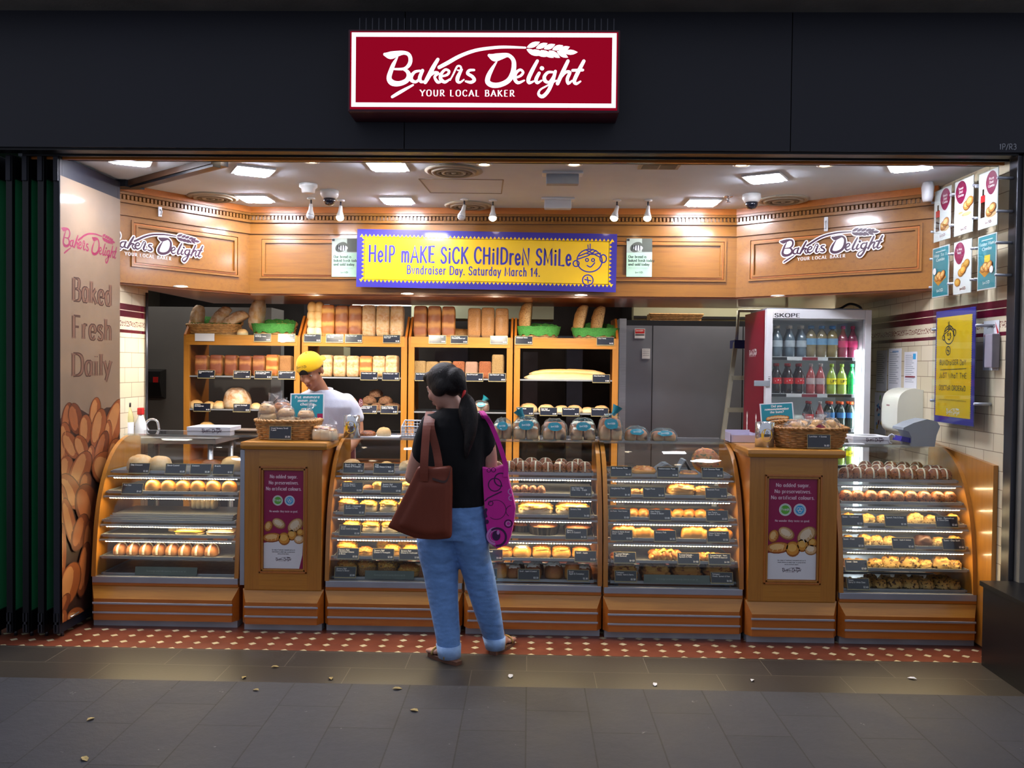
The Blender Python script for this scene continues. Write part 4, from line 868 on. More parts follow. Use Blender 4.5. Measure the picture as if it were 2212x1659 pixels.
simple('scrolli', 'iced_scroll', 'scroll', 'gold', M_ICE, (.72, .8, .3, .72), h=.62, e2=.7, disp=nz(8, .06, 3))
simple('savroll', 'savoury_cheese_roll', 'roll', 'gold', 'cheese', (1.02, 1.02, .55, .42), h=.75, e2=.8, disp=nz(9, .08, 3))
simple('bacon', 'bacon_cheese_roll', 'roll', 'seed', 'cheesed', (.98, .98, .5, .5), h=.92, d=.9, e2=.7, disp=nz(10, .1, 4))
simple('orange', 'toasted_cheese_roll', 'roll', 'gold', 'cheesed', (1.04, 1.04, .6, .4), h=.62, disp=nz(11, .1, 4))
simple('pide', 'folded_pide', 'pide', 'pale', 'cheese', (.7, .6, .3, .6), h=.7, e2=.8, disp=nz(12, .12, 3))
simple('cpastry', 'choc_chip_pastry', 'pastry', 'choc', h=.85, disp=nz(13, .14, 4))
simple('muffin', 'tall_muffin', 'muffin', 'gold', h=1.1, e1=.45, disp=nz(14, .05, 3))
simple('icedbun', 'iced_bun', 'bun', 'brown', M_ICE, (.78, .78, .3, .74), h=.86, e1=.6, disp=nz(15, .05, 3))
simple('scone', 'fruit_scone', 'scone', 'scone', h=.66, d=.9, e1=.6, e2=.7, disp=nz(16, .2, 2.6))
simple('scone2', 'date_scone', 'scone', 'sconed', h=.62, d=.9, e1=.55, e2=.7, disp=nz(17, .24, 2.4))
simple('cscone', 'chocolate_scone', 'scone', 'dark', h=.62, e1=.6, e2=.75, disp=nz(18, .15, 2.6))
simple('pullapart', 'pull_apart_loaf', 'bread', 'pull', h=.82, d=1.2, e1=.3, e2=.35, nu=40, nv=18, disp=nz(19, .2, 5))
simple('rollup', 'mini_pasty', 'pasty', 'gold', h=.72, d=1.5, e2=.8, disp=nz(20, .08, 2.5))
simple('cheesepz', 'cheese_topped_slab', 'bread', 'pale', 'cheese', (1.0, 1.0, .7, .4), h=.34, d=.9, e1=.4, e2=.6, nu=34, disp=nz(21, .06, 4))
simple('pizzadome', 'small_pizza', 'pizza', 'gold', 'pizza', (.9, .9, .6, .4), h=.3, disp=nz(22, .06, 4))
simple('pizzaflat', 'round_pizza', 'pizza', 'gold', 'pizzad', (.9, .9, .8, .5), h=.16, e1=.5, disp=nz(23, .04, 5))
simple('cheeselong', 'cheese_topped_roll', 'roll', 'gold', 'cheesed', (1.02, 1.0, .7, .36), h=.5, d=1.1, e1=.6, e2=.7, disp=nz(24, .08, 4))
simple('redslab', 'tomato_topped_bread', 'bread', 'gold', M_TOMATO, (.94, .9, .5, .55), h=.4, d=1, e1=.5, e2=.6, disp=nz(25, .08, 4))
def lobed(t):
    mb = MB(); blob(mb, CR['gold'], h=.46, d=.42, e1=.7, e2=.8, nu=44, nv=12, disp=lambda x, y, z: 1+(.14*abs(sin(1.75*pi*(x+1)))-.04)*(z > .2)); mb.obj('crust', t)
tmpl('lobed', 'cheese_bread_stick', 'bread', lobed)
def filled(t):
    mb = MB(); blob(mb, CR['white'], h=.3, d=.6, e1=.6, e2=.7); mb.obj('lower_half', t)
    mb = MB(); blob(mb, M_EGG, .98, .6, .1, .5, .6, disp=nz(30, .14, 5), M=Matrix.Translation((0, -.03, .26))); mb.obj('filling', t)
    mb = MB(); blob(mb, CR['white'], .98, .56, .28, .7, .7, M=Matrix.Translation((0, .03, .31))@Matrix.Rotation(.1, 4, 'X')); mb.obj('upper_half', t)
tmpl('filled', 'filled_sandwich_roll', 'sandwich', filled)
def filled2(t):
    mb = MB(); blob(mb, CR['white'], h=.3, d=.6, e1=.6, e2=.7); mb.obj('lower_half', t)
    mb = MB(); blob(mb, M_CROSS, .98, .6, .07, .5, .6, disp=nz(31, .14, 5), M=Matrix.Translation((0, -.03, .27))); mb.obj('filling', t)
    mb = MB(); blob(mb, CR['pale'], .98, .56, .3, .7, .7, M=Matrix.Translation((0, .02, .31))); mb.obj('upper_half', t)
tmpl('filled2', 'long_sandwich_roll', 'sandwich', filled2)
def tart(t):
    mb = MB(); n = 48; vs = []; 
    P = [(.5*(1+.035*(i % 2)), i) for i in range(n)]
    vs = [(r*.86*cos(2*pi*i/n), r*.86*sin(2*pi*i/n), 0) for r, i in P]+[(r*cos(2*pi*i/n), r*sin(2*pi*i/n), .26) for r, i in P]+[(r*.93*cos(2*pi*i/n), r*.93*sin(2*pi*i/n), .26) for r, i in P]+[(r*.93*cos(2*pi*i/n), r*.93*sin(2*pi*i/n), .2) for r, i in P]
    fs = [tuple(range(n-1, -1, -1)), tuple(3*n+i for i in range(n))]
    for q in range(3): fs += [(q*n+i, q*n+(i+1) % n, (q+1)*n+(i+1) % n, (q+1)*n+i) for i in range(n)]
    mb.add(vs, fs, M_FOIL); mb.obj('fluted_case', t); mb = MB(); blob(mb, CR['hot'], .94, .94, .16, .4, 1, 30, 10, 0, nz(32, .1, 6), Matrix.Translation((0, 0, .19))); mb.obj('filling', t)
tmpl('tart', 'fruit_tart', 'tart', tart)
def twist(t):
    mb = MB()
    for ph in (0, pi): mb.tube([(-.46+.92*i/20, .13*cos(ph+i*.75), .15+.09*sin(ph+i*.75)) for i in range(21)], [.1+.03*sin(pi*i/20) for i in range(21)], CR['cheesed'], 10)
    mb.obj('dough', t); mb = MB(); mb.tube([(-.3+.6*i/12, -.1+.08*sin(i*1.2), .3+.05*cos(i*1.3)) for i in range(13)], [.03+.03*sin(pi*i/12) for i in range(13)], M_CUST, 8); mb.obj('topping', t)
tmpl('twist', 'twisted_savoury_pastry', 'pastry', twist)
def tinloaf(key, mt, hh, lobes, amp=.12, name='tin_loaf', d=.92):
    def b(t):
        mb = MB(); nu, nv = 36, 30; vs = []; fs = []
        def pw(x, e): return math.copysign(abs(x)**e, x)
        for i in range(nv+1):
            v = -pi/2+pi*i/nv; c_, s_ = pw(cos(v), .16), pw(sin(v), .45)
            for j in range(nu):
                u = 2*pi*j/nu; x, y, z = c_*pw(cos(u), .3), c_*pw(sin(u), .3), s_
                g = (abs(sin(lobes*pi*(z*.5+.5)))**.55 if lobes else .8)
                dy = amp*g*(1-(abs(x))**3*.7)*(1 if y < 0 else 0)*min(1, max(0, -y*1.3)); dx = 1-.05*(1-g)*(y < 0)
                nn = .03*noise.noise(V((x*2+len(mt)*3, y*2+lobes, z*3)))
                vs.append((x*.5*dx+nn, y*d/2-dy+nn, (z+1)/2*hh))
        for i in range(nv):
            for j in range(nu): fs.append((i*nu+j, i*nu+(j+1) % nu, (i+1)*nu+(j+1) % nu, (i+1)*nu+j))
        mb.add(vs, fs, CR[mt], True); mb.obj('crust', t)
    return tmpl(key, name, 'loaf', b)
for key, mt, hh, lo, am in (('Lw', 'loafW', 2.3, 3.5, .2), ('Lg', 'loafG', 2.3, 3.5, .07), ('Lb', 'loafB', 2.3, 3.5, .06), ('Lm', 'loafM', 2.25, 2.5, .06), ('Sw', 'loafW', 1.75, 2.5, .16), ('Sg', 'loafG', 1.75, 2.5, .08), ('Sf', 'loafF', 1.65, 1.5, .08), ('Sc', 'loafC', 1.35, 0, .05), ('Ss', 'loafS', 1.35, 0, .05), ('Sr', 'loafR', 1.4, 0, .05), ('Tc', 'loafC', 1.95, 0, .05), ('Sm', 'loafM', 1.65, 1.5, .08)): tinloaf(key, mt, hh, lo, am)
def pairloaf(t):
    mb = MB()
    for k in range(4):
        for s_ in (-1, 1): blob(mb, CR['white'], .62, .75, .72, .85, .9, base=-.7, M=Matrix.Translation((s_*.24+.03*(k % 2), -.06*(k % 2), .04+k*.52)))
    mb.obj('crust', t)
tmpl('Lp', 'plaited_tin_loaf', 'loaf', pairloaf)
def vienna(key, mt, n, w=1, d=.42, h=.36, nm='vienna_loaf'):
    def b(t):
        mb = MB(); sl = lambda x, y, z: 1+.04*noise.noise(V((x*3, y*3, z*3)))-(.07*max(0, cos(2*pi*n*(x*.5+y*.12)))**8 if z > .45 else 0)
        blob(mb, CR[mt], w, d, h, .8, .78, 60, 16, -.35, sl); mb.obj('crust', t)
    return tmpl(key, nm, 'loaf', b)
vienna('Vs', 'sour', 6); vienna('Vw', 'wholem', 5, d=.44); vienna('Vp', 'white', 4, d=.5, h=.4); vienna('bag', 'white', 5, 1, .11, .095, 'long_bread_stick')
def cobx(t):
    mb = MB(); blob(mb, CR['sour'], h=.8, e1=.9, disp=nz(40, .06, 2)); mb.obj('crust', t); mb = MB()
    for a in (.5, -.9): mb.tube([(.36*s_*cos(a), -.30+.32*s_*sin(a)+.12*abs(s_), .62-.2*abs(s_)) for s_ in (-1, -.5, 0, .5, 1)], [.01, .02, .025, .02, .01], CR['white'], 6)
    mb.obj('score_marks', t)
tmpl('cobx', 'sourdough_cob', 'bread', cobx)
simple('seedroll', 'seeded_roll', 'bread roll', 'seedd', h=.55, disp=nz(41, .12, 4)); simple('turk', 'turkish_roll', 'bread roll', 'pale', h=.5, d=1.1, e2=.8, disp=nz(42, .06, 3)); simple('longlow', 'low_tin_loaf', 'loaf', 'wholem', h=.5, e1=.4, e2=.6, disp=nz(43, .04, 3))
# ------------------------------------------------------------------ goods on the trays: (pixel x, pixel width, template, row)
GD = {'A': [[(303, 56, 'cob', 0), (346, 52, 'cob', 0), (456, 48, 'danish', 0), (503, 52, 'roll', 0)],
            [(331, 34, 'gbun', 0), (364, 33, 'gbun', 0), (396, 33, 'gbun', 0), (428, 33, 'gbun', 0), (461, 34, 'gbun', 0), (496, 34, 'gbun', 0)], [],
            [(412, 64, 'filled', 0), (480, 66, 'filled2', 0), (392, 56, 'filled2', 1), (452, 56, 'filled2', 1)],
            [(263+i*28, 29, 'xfinger', 0) for i in range(8)], [(300+i*15, 15, 'dbun', 1) for i in range(9)]],
      'B': [[(757, 40, 'cob', 0), (795, 33, 'danish', 0), (835, 32, 'roll', 0), (878, 32, 'pide', 0)],
            [(752, 28, 'orange', 0), (795, 22, 'danish', 0), (817, 24, 'savroll', 0), (880, 26, 'scrollc', 0), (905, 26, 'scrollc', 0)],
            [(748, 42, 'scrollc', 0), (797, 36, 'scrollc', 0), (840, 38, 'scrollc', 0), (880, 38, 'scrollc', 0)],
            [(762, 38, 'scrollc', 0), (803, 40, 'scrollc', 0), (843, 38, 'scrollc', 0), (884, 38, 'scrollc', 0), (822, 36, 'scrollc', 1), (868, 36, 'scrollc', 1)],
            [(745, 44, 'savroll', 0), (790, 30, 'orange', 0), (848, 34, 'savroll', 0), (890, 34, 'savroll', 0), (830, 34, 'savroll', 1), (875, 34, 'savroll', 1)],
            [(750, 46, 'bacon', 0), (794, 43, 'bacon', 0), (838, 44, 'bacon', 0), (884, 44, 'orange', 0), (775, 42, 'bacon', 1), (860, 42, 'bacon', 1)]],
      'C': [[(1072, 28, 'hcb', 0), (1100, 30, 'hcb', 0), (1129, 30, 'hcb', 0), (1157, 31, 'hcb', 0), (1183, 28, 'hcb', 0), (1209, 30, 'hcb', 0), (1236, 30, 'hcb', 0), (1263, 30, 'hcb', 0), (1118, 28, 'hcb', 1), (1148, 30, 'hcb', 1), (1178, 30, 'hcb', 1), (1212, 28, 'hcb', 1), (1248, 28, 'hcb', 1)],
            [(1098, 19, 'cpastry', 0), (1115, 19, 'cpastry', 0), (1133, 20, 'cpastry', 0), (1151, 19, 'cpastry', 0), (1169, 19, 'cpastry', 0)],
            [(1156, 76, 'cheesepz', 0), (1236, 74, 'cheesepz', 0)], [(1174, 70, 'tart', 0), (1258, 64, 'tart', 0), (1128, 56, 'tart', 1)],
            [(1090, 36, 'scrolla', 0), (1128, 42, 'scrolli', 0), (1170, 42, 'scrolla', 0), (1212, 42, 'scrolla', 0), (1255, 40, 'scrolla', 0)],
            [(1080, 30, 'muffin', 0), (1111, 32, 'icedbun', 0), (1152, 36, 'icedbun', 0), (1196, 40, 'icedbun', 0), (1236, 34, 'muffin', 0), (1268, 34, 'icedbun', 0), (1118, 32, 'icedbun', 1), (1158, 34, 'icedbun', 1)]],
      'D': [[(1322, 30, 'pizzadome', 0), (1345, 42, 'pizzadome', 1), (1390, 54, 'pizzadome', 0), (1488, 40, 'pizzaflat', 0)],
            [(1372, 22, 'cheeselong', 0), (1392, 22, 'cheeselong', 0), (1470, 58, 'cheeselong', 0), (1518, 36, 'cheeselong', 0)],
            [(x, 22, 'rollup', 1) for x in (1320, 1344, 1369, 1390, 1418, 1441, 1468, 1491, 1514, 1537, 1558)]+[(x, 22, 'rollup', 0) for x in (1366, 1388, 1410, 1462, 1486, 1510)],
            [(1332, 62, 'lobed', 0), (1391, 46, 'lobed', 0), (1437, 44, 'redslab', 0), (1499, 58, 'lobed', 0), (1560, 52, 'lobed', 0)],
            [(1320, 44, 'twist', 0), (1435, 66, 'twist', 0), (1530, 50, 'twist', 0)],
            [(1341, 58, 'pullapart', 0), (1413, 60, 'pullapart', 0), (1479, 62, 'pullapart', 0), (1546, 60, 'pullapart', 0)]],
      'E': [[(1826+i*27.5, 31, 'hcb', 0) for i in range(9)]+[(1840+i*27.5, 30, 'hcb', 1) for i in range(8)]+[(1868+i*27.5, 29, 'hcb', 2) for i in range(5)],
            [(1822+i*28.8, 31, 'chbun', 0) for i in range(9)],
            [(1832, 30, 'scone', 0), (1873, 30, 'scone', 0), (1906, 26, 'scone', 0), (1977, 34, 'scone', 0), (2010, 28, 'scone', 0), (2062, 30, 'scone', 0)],
            [(1824, 28, 'scone', 0), (1866, 32, 'scone', 0), (1893, 30, 'scone', 0), (1922, 30, 'scone', 0), (1993, 36, 'cscone', 0), (2027, 28, 'scone', 0), (2062, 30, 'scone', 0)],
            [(1826, 28, 'scone2', 0), (1857, 28, 'scone2', 0), (1890, 30, 'scone2', 0), (1922, 38, 'scone2', 0), (1963, 40, 'scone2', 0), (1997, 28, 'scone2', 0), (2032, 40, 'scone2', 0), (2068, 28, 'scone2', 0)],
            [(1826, 32, 'scone2', 0), (1865, 32, 'scone2', 0), (1898, 32, 'scone2', 0), (1931, 34, 'scone2', 0), (1965, 34, 'scone2', 0), (2000, 34, 'scone2', 0), (2035, 34, 'scone2', 0), (2070, 34, 'scone2', 0)]+[(1878+i*34, 32, 'scone2', 1) for i in range(6)]]}
LOOK = {'gbun': 'glazed golden fruit bun', 'cob': 'pale round cob', 'roll': 'soft tan bread roll', 'chbun': 'brown choc-chip bun', 'dbun': 'dark brown bun', 'hcb': 'white-crossed brown bun', 'xfinger': 'crossed brown finger bun', 'danish': 'brown danish pastry', 'scrollc': 'cheese-topped scroll', 'scrolla': 'golden glazed scroll', 'scrolli': 'white-iced scroll', 'savroll': 'yellow cheesy roll', 'bacon': 'speckled brown savoury roll', 'orange': 'orange cheese-crusted roll', 'pide': 'folded pale pide', 'cpastry': 'small choc-chip pastry', 'muffin': 'tall golden muffin', 'icedbun': 'white-iced brown bun', 'scone': 'pale fruit scone', 'scone2': 'lumpy date scone', 'cscone': 'dark chocolate scone', 'pullapart': 'craggy pull-apart loaf', 'rollup': 'mini golden pasty', 'cheesepz': 'cheese-strewn bread slab', 'pizzadome': 'small topped pizza', 'pizzaflat': 'flat topped pizza', 'cheeselong': 'cheese-crusted long roll', 'redslab': 'tomato-red topped bread', 'lobed': 'lobed golden bread stick', 'filled': 'cheese-filled sandwich roll', 'filled2': 'plain filled sandwich roll', 'tart': 'dark-cased fruit tart', 'twist': 'twisted yellow-topped pastry'}
ROWN = ['front row', 'second row', 'back row']
rnd = random.Random(3)
TH = {k: max(v.co.z for ch in t.children for v in ch.data.vertices) for k, t in T.items()}
DIMD = {'xfinger': 1.6, 'rollup': 1.5, 'pullapart': 1.2, 'lobed': .42, 'filled': .6, 'filled2': .6, 'twist': .4}
for k, levels in GD.items():
    for i, row in enumerate(levels):
        z, yt = CASES[k]['lev'][i]; py = CASEPX[k][3][i]
        cnt = {}
        for e in row: cnt.setdefault((e[2], e[3]), []).append(e)
        nrows = {}
        for (t, r) in cnt: nrows.setdefault(t, set()).add(r)
        for (t, r), es in cnt.items():
            es.sort(key=lambda e: e[0]); back = 0
            for j, (px, wp, t_, r_) in enumerate(es):
                w_ = wp/F*(yt+.06)*.99; d_ = DIMD.get(t, 1)*w_; Y = yt+.014+d_/2+(.098*r if t != 'xfinger' else 0)
                if r and t == 'dbun': Y = yt+.05
                if r and t == 'rollup': Y = yt+.1
                if t == 'cheesepz': Y = yt+.012+.45*w_
                X = at(px, py, Y).x
                lo, hi = CASES[k]['x0']+.05+w_/2, CASES[k]['x1']-.05-w_/2; X = min(max(X, lo), hi)
                pos = '%s from left' % ORD[j+1] if len(es) > 1 else ''
                lab = LOOK[t]+(', '+pos if pos else '')+(' of %s' % ROWN[r] if len(nrows[t]) > 1 else '')+(', ' if (pos or len(nrows[t]) > 1) else ' on the ')+TNAME[i]+', '+CNAME[k]
                rz = rnd.uniform(-.25, .25) if t not in ('xfinger', 'lobed', 'cheesepz', 'hcb', 'filled', 'filled2', 'twist', 'pullapart') else rnd.uniform(-.06, .06)
                if t in ('scone', 'scone2', 'cob'): rz = rnd.uniform(-3, 3)
                lift = .0 if not (t == 'hcb' and r) else .012*r
                room_ = (CASES[k]['lev'][i-1][0]-z-(.047 if i < 5 else .022)) if i else 1
                if t == 'rollup' and r: room_ += .004
                zs = min(1, room_/(TH[t]*w_+lift))
                o = place(T[t], (X, Y, z-.0025+lift), (0, 0, rz), (w_, w_, w_*zs), lab, LOOK[t]+'s on the '+TNAME[i]+' of the '+CNAME[k])
                if t in ('scone', 'scone2'): o.scale = (w_, w_, w_*zs*rnd.uniform(.88, 1.0))
# big pizza leaning in case D, two folded papers, trays etc.
z, yt = CASES['D']['lev'][0]; p = at(1524, 1020, yt+.1)
place(T['pizzaflat'], (p.x, yt+.10, z+.074), (1.02, 0, .0), (.175,)*3, 'large round pizza leaning up on the top tray, glass case holding the pizzas')
for px, w_, hh, lab in ((1438, .17, .05, 'grey tent of baking paper, centre of the top tray among the pizzas'), (1477, .09, .075, 'small grey paper packet beside the large leaning pizza')):
    p = at(px, 1018, yt+.2); mb = MB(); M_GP = mat('grey_paper', '#9aa2ac', .6, var=.04)
    mb.prism([(p.x-w_/2, z), (p.x-w_*.1, z+hh), (p.x+w_*.05, z+hh*1.02), (p.x+w_/2, z+.004), (p.x+w_/2-.004, z), (p.x, z+hh*.96)], yt+.14, yt+.28, M_GP, 'y'); tag(mb.obj('baking_paper'), lab, 'paper')
z, yt = CASES['A']['lev'][2]; x0, x1 = CASES['A']['x0'], CASES['A']['x1']
for j in range(3):
    mb = MB(); zz = z+.0035+.0105*j; mb.box((x0+.055+.01*j, yt+.02+.012*j, zz), (x1-.07, yt+.36, zz+.003), M_STEEL); mb.box((x0+.055+.01*j, yt+.018+.012*j, zz), (x1-.07, yt+.022+.012*j, zz+.009), M_STEEL)
    tag(mb.obj('spare_tray'), '%s empty steel tray in the stack, third tray, far left glass case' % ('lowest', 'middle', 'topmost')[j], 'tray', 'stacked spare trays')
# ------------------------------------------------------------------ price cards
def card(p, w_, h_, lines, price, label, group, tilt=.25, yaw=0):
    mb = MB(Matrix.Translation(p) @ Matrix.Rotation(yaw, 4, 'Z') @ Matrix.Rotation(pi/2-tilt, 4, 'X'))
    mb.box((-w_/2, 0, -.002), (w_/2, h_, 0), M_GOLD); mb.rect(-w_/2+.003, .006, w_/2-.003, h_-.003, M_CARD, .0005)
    for j, s in enumerate(lines):
        hh = min(.0085, (w_-.03)/max(1, textw(s, 1, .14))); text(mb, s, -w_/2+.011, h_-.017-.0115*j, hh, M_LETW, 'sans', .19, z=.001, gap=.14, k=2)
    text(mb, price, w_/2-.009, .013, .0095, M_LETW, 'sans', .18, 'r', z=.001, gap=.12, k=2)
    mb.box((-w_/2, -.001, -.004), (w_/2, .006, .0015), M_ACR)
    return tag(mb.obj('price_card'), label, 'price card', group)
CD = {'A': [[(299, ['Choc Croissant'], '3.30'), (378, ['Danish Custard'], '3.20'), (432, ['Croissant'], '2.20'), (481, ['Brioche'], '1.80')], [(284, ['Fruit Bun'], '1.60')], [], [], [], []],
      'B': [[(763, ['Danish Square - Ham', 'Cheese & Pineapple'], '3.50'), (829, ['Pide', 'Feta Cheese & Herb'], '3.40')], [(760, ['Danish Square -', 'Spinach & Feta'], '3.50'), (845, ['Savoury Roll', 'Cheese & Tomato'], '2.80')], [(765, ['Scroll - Wholemeal', 'Spinach & Feta'], '3.30')], [(755, ['Scroll', 'Sweet Chilli & Cheese'], '3.30')], [(751, ['Savoury Roll', 'Wholemeal Cheese', '& Bacon'], '2.80'), (827, ['Savoury Roll', 'Cheese & Pineapple'], '2.80'), (885, ['Savoury Roll', 'Cheese & Mushroom'], '2.80')], [(745, ['Savoury Roll', 'Cheese & Bacon'], '2.80')]],
      'C': [[], [(1255, ['Hot Cross Bun', 'Choc Chip - Single'], '1.20')], [(1252, ['Savoury Slab'], '4.80')], [(1245, ['Delites -', 'Berry & Custard'], '4.50')], [(1062, ['Scroll - Iced'], '3.20'), (1265, ['Scroll - Apple'], '3.20')], [(1050, ['Muffin - Iced'], '3.30'), (1142, ['Scroll - Apple & Custard'], '3.30'), (1249, ['Scroll', 'Apple & Cinnamon'], '3.30')]],
      'D': [[(1342, ['BBQ Bonanza Pizza'], '$4.40'), (1443, ['Mediterranean Pizza'], '$4.40'), (1540, ['Chilli Bonanza Pizza'], '$4.40')], [(1340, ['Margherita Pizza'], '$4.40'), (1413, ['Veggie Pizza'], '$4.40'), (1548, ['Hawaiian Pizza'], '$4.40')], [(1338, ['Mini Pastie - Roast Chicken'], '3.00'), (1426, ['Mini Pastie -', 'Cheese & Bacon'], '3.00'), (1550, ['Mini Pastie -', 'Spinach & Feta'], '3.00')], [(1343, ['Cheese & Garlic Bread', 'Stick - Small'], '3.50'), (1437, ['Savoury Pide'], '4.70'), (1552, ['Cheese & Garlic Bread', 'Stick - Small'], '3.50')], [(1350, ['Twisted Delight -', 'BBQ Bonanza'], '4.00'), (1488, ['Twisted Delight -', 'Spinach & Feta'], '4.00'), (1555, ['Twisted Delight - Pesto,', 'SD Tomato & Capsicum'], '4.00')], [(1352, ['Pullapart', 'Cheese, Herb & Garlic'], '5.50'), (1560, ['Pullapart', 'Cheese, Spinach & Feta'], '6.00')]],
      'E': [[], [], [(1838, ['Scone - Traditional'], '2.20'), (1937, ['Spinach, Feta & Onion'], '$2.20'), (2047, ['Scone - Passionfruit', '& White Choc'], '2.60')], [(1843, ['Scone - Fruit'], '2.20'), (1953, ['Scone - Apple & Sultana'], '2.60'), (2062, ['Scone - Choc Swirl'], '2.60')], [(1851, ['Scone - Date'], '2.60')], [(1855, ['Scone', 'Berry & White Choc'], '2.60')]]}
for k, rows in CD.items():
    for i, es in enumerate(rows):
        z, yt = CASES[k]['lev'][i]; py = CASEPX[k][3][i]
        for j, (px, ls, pr) in enumerate(es):
            Y = yt-.016; X = at(px, py, Y).x; w_ = .132; X = min(max(X, CASES[k]['x0']+.03+w_/2), CASES[k]['x1']-.03-w_/2)
            pos = ', %s from left' % ORD[j+1] if len(es) > 1 else ''
            card((X, Y, z-(.016 if i < 5 else .004)), w_, .069, ls, ('' if pr[0] == '$' else '$')+pr, 'dark price card%s, hooked on the %s of %s' % (pos, TNAME[i], CNAME[k]), 'price cards on the trays', .32)
for k, pa, pb, lab in (('A', 291, 425, 'long grey-green notice strip low in the far left glass case'), ('B', 788, 894, 'long grey notice strip low in the glass case behind the brown bag'), ('D', 1391, 1534, 'long grey notice strip low in the glass case holding the pizzas')):
    z, yt = CASES[k]['lev'][5]; Y = yt-.018; a, b = at(pa, 1255, Y).x, at(pb, 1255, Y).x; mb = MB(Matrix.Translation(((a+b)/2, Y, z-.006)) @ Matrix.Rotation(pi/2-.2, 4, 'X')); w_ = b-a
    mb.box((-w_/2, 0, -.002), (w_/2, .05, 0), mat('grey_green_strip', '#5f6a64', .45)); text(mb, 'No average sized kids counting calories in our lot', 0, .02, .011, mat('strip_text', '#8b958e', .5), 'sans', .15, 'c', z=.0006, sx=w_/.42*.9); tag(mb.obj('notice_strip'), lab, 'notice')
# ------------------------------------------------------------------ shelving behind the counter
YSH = 6.95
SHW = [('I', 396, 649, 'first'), ('J', 651, 880, 'second'), ('K', 881, 1108, 'third'), ('L', 1109, 1336, 'fourth')]
ZT = at(870, 727, YSH).z; Z2 = at(870, 816, YSH).z; Z3 = at(870, 888, YSH).z; Z4 = at(870, 938, YSH).z
UX = {}
for k, pl, pr, od in SHW:
    x0, x1 = at(pl, 830, YSH).x+.004, at(pr, 830, YSH).x-.004; UX[k] = (x0, x1); t = thing('bread_shelf_unit', 'oak bread shelving unit, %s from left behind the counter' % od, 'shelves', ((x0+x1)/2, YSH+.25, 0), 'oak bread shelving units')
    e = .048
    for xa, xb in ((x0, x0+e), (x1-e, x1)):
        MB().prism([(YSH, .0), (YSH, ZT+.0), (YSH+.16, ZT+.17), (YSH+.5, ZT+.17), (YSH+.5, 0)], xa+.0, xa+.018 if xa == x0 else xb, M_OAKDZ, 'x').obj('side_panel', t) if xa == x0 else MB().prism([(YSH, .0), (YSH, ZT), (YSH+.16, ZT+.17), (YSH+.5, ZT+.17), (YSH+.5, 0)], xb-.018, xb, M_OAKDZ, 'x').obj('side_panel', t)
        MB().box((xa, YSH-.004, 0), (xb, YSH+.02, ZT-.01), M_OAKZ).obj('upright', t)
    mb = MB(); mb.box((x0+.02, YSH-.008, ZT-.085), (x1-.02, YSH+.022, ZT), M_OAK); mb.box((x0+.02, YSH+.02, ZT-.03), (x1-.02, YSH+.5, ZT-.004), M_OAKD); mb.box((x0+.05, YSH-.012, ZT-.012), (x1-.05, YSH-.006, ZT+.018), M_ACR); mb.obj('top_shelf', t)
    for z in (Z2, Z3, Z4):
        mb = MB(); mb.box((x0+.02, YSH+.0, z-.012), (x1-.02, YSH+.008, z), M_STEEL); mb.box((x0+.02, YSH+.008, z-.008), (x1-.02, YSH+.46, z-.004), M_STEELDK); mb.obj('wire_shelf', t)
    for z in (.1, .75): MB().box((x0+.02, YSH+.0, z), (x1-.02, YSH+.48, z+.03), M_OAKD).obj('base_shelf', t)
SN = {0: ('top shelf', ZT-.004), 1: ('middle shelf', Z2-.004), 2: ('lower shelf', Z3-.004), 3: ('lowest shelf', Z4-.004)}
SG = {'I': {1: [(436, 'Sf'), (468, 'Sf'), (500, 'Sf'), (531, 'Sf'), (560, 'Sf'), (589, 'Sg'), (618, 'Sm')]},
      'J': {0: [(675, 'Lp'), (709, 'Lg'), (739, 'Lb'), (768, 'Lb'), (797, 'Lw'), (827, 'Lw'), (857, 'Lw')], 1: [(706, 'Sw'), (735, 'Sw'), (763, 'Sw'), (791, 'Sg'), (819, 'Sw'), (847, 'Sw')]},
      'K': {0: [(908, 'Lb'), (938, 'Lb'), (968, 'Lb'), (1024, 'Lm'), (1053, 'Lm'), (1083, 'Lm')], 1: [(907, 'Sc'), (934, 'Sc'), (962, 'Sc'), (991, 'Sr'), (1019, 'Ss'), (1048, 'Sr'), (1076, 'Tc')]}}
LL = {'Sf': 'dark fruit tin loaf', 'Sg': 'golden square tin loaf', 'Sm': 'grainy tan tin loaf', 'Lp': 'plaited pale tin loaf', 'Lg': 'tall golden tin loaf', 'Lb': 'tall brown-fronted tin loaf', 'Lw': 'tall floury white tin loaf', 'Sw': 'floury white tin loaf', 'Lm': 'tall speckled grain loaf', 'Sc': 'small seeded tin loaf', 'Sr': 'small reddish grain loaf', 'Ss': 'small pinkish grain loaf', 'Tc': 'taller seeded tin loaf'}
for k, rows in SG.items():
    od = dict((a, d) for a, b, c, d in SHW)[k]
    for r, es in rows.items():
        nm, z = SN[r]; cn = {}
        for px, t in es: cn.setdefault(t, []).append(px)
        for px, t in es:
            big = t[0] == 'L'; w_ = (.111 if big else .104)*(1.0 if t != 'Lp' else 1.13); X = at(px, 780, YSH+.07).x; X = max(UX[k][0]+.03+w_*.45, min(UX[k][1]-.03-w_*.45, X))
            j = cn[t].index(px); pos = ', %s from left' % ORD[j+1] if len(cn[t]) > 1 else ''
            place(T[t], (X, YSH+.085, z), (-.04, 0, rnd.uniform(-.05, .05)), (w_, w_, w_*rnd.uniform(.97, 1.02)), '%s%s, %s of the %s shelving unit' % (LL[t], pos, nm, od), LL[t]+' row on the '+nm+' of the '+od+' unit')
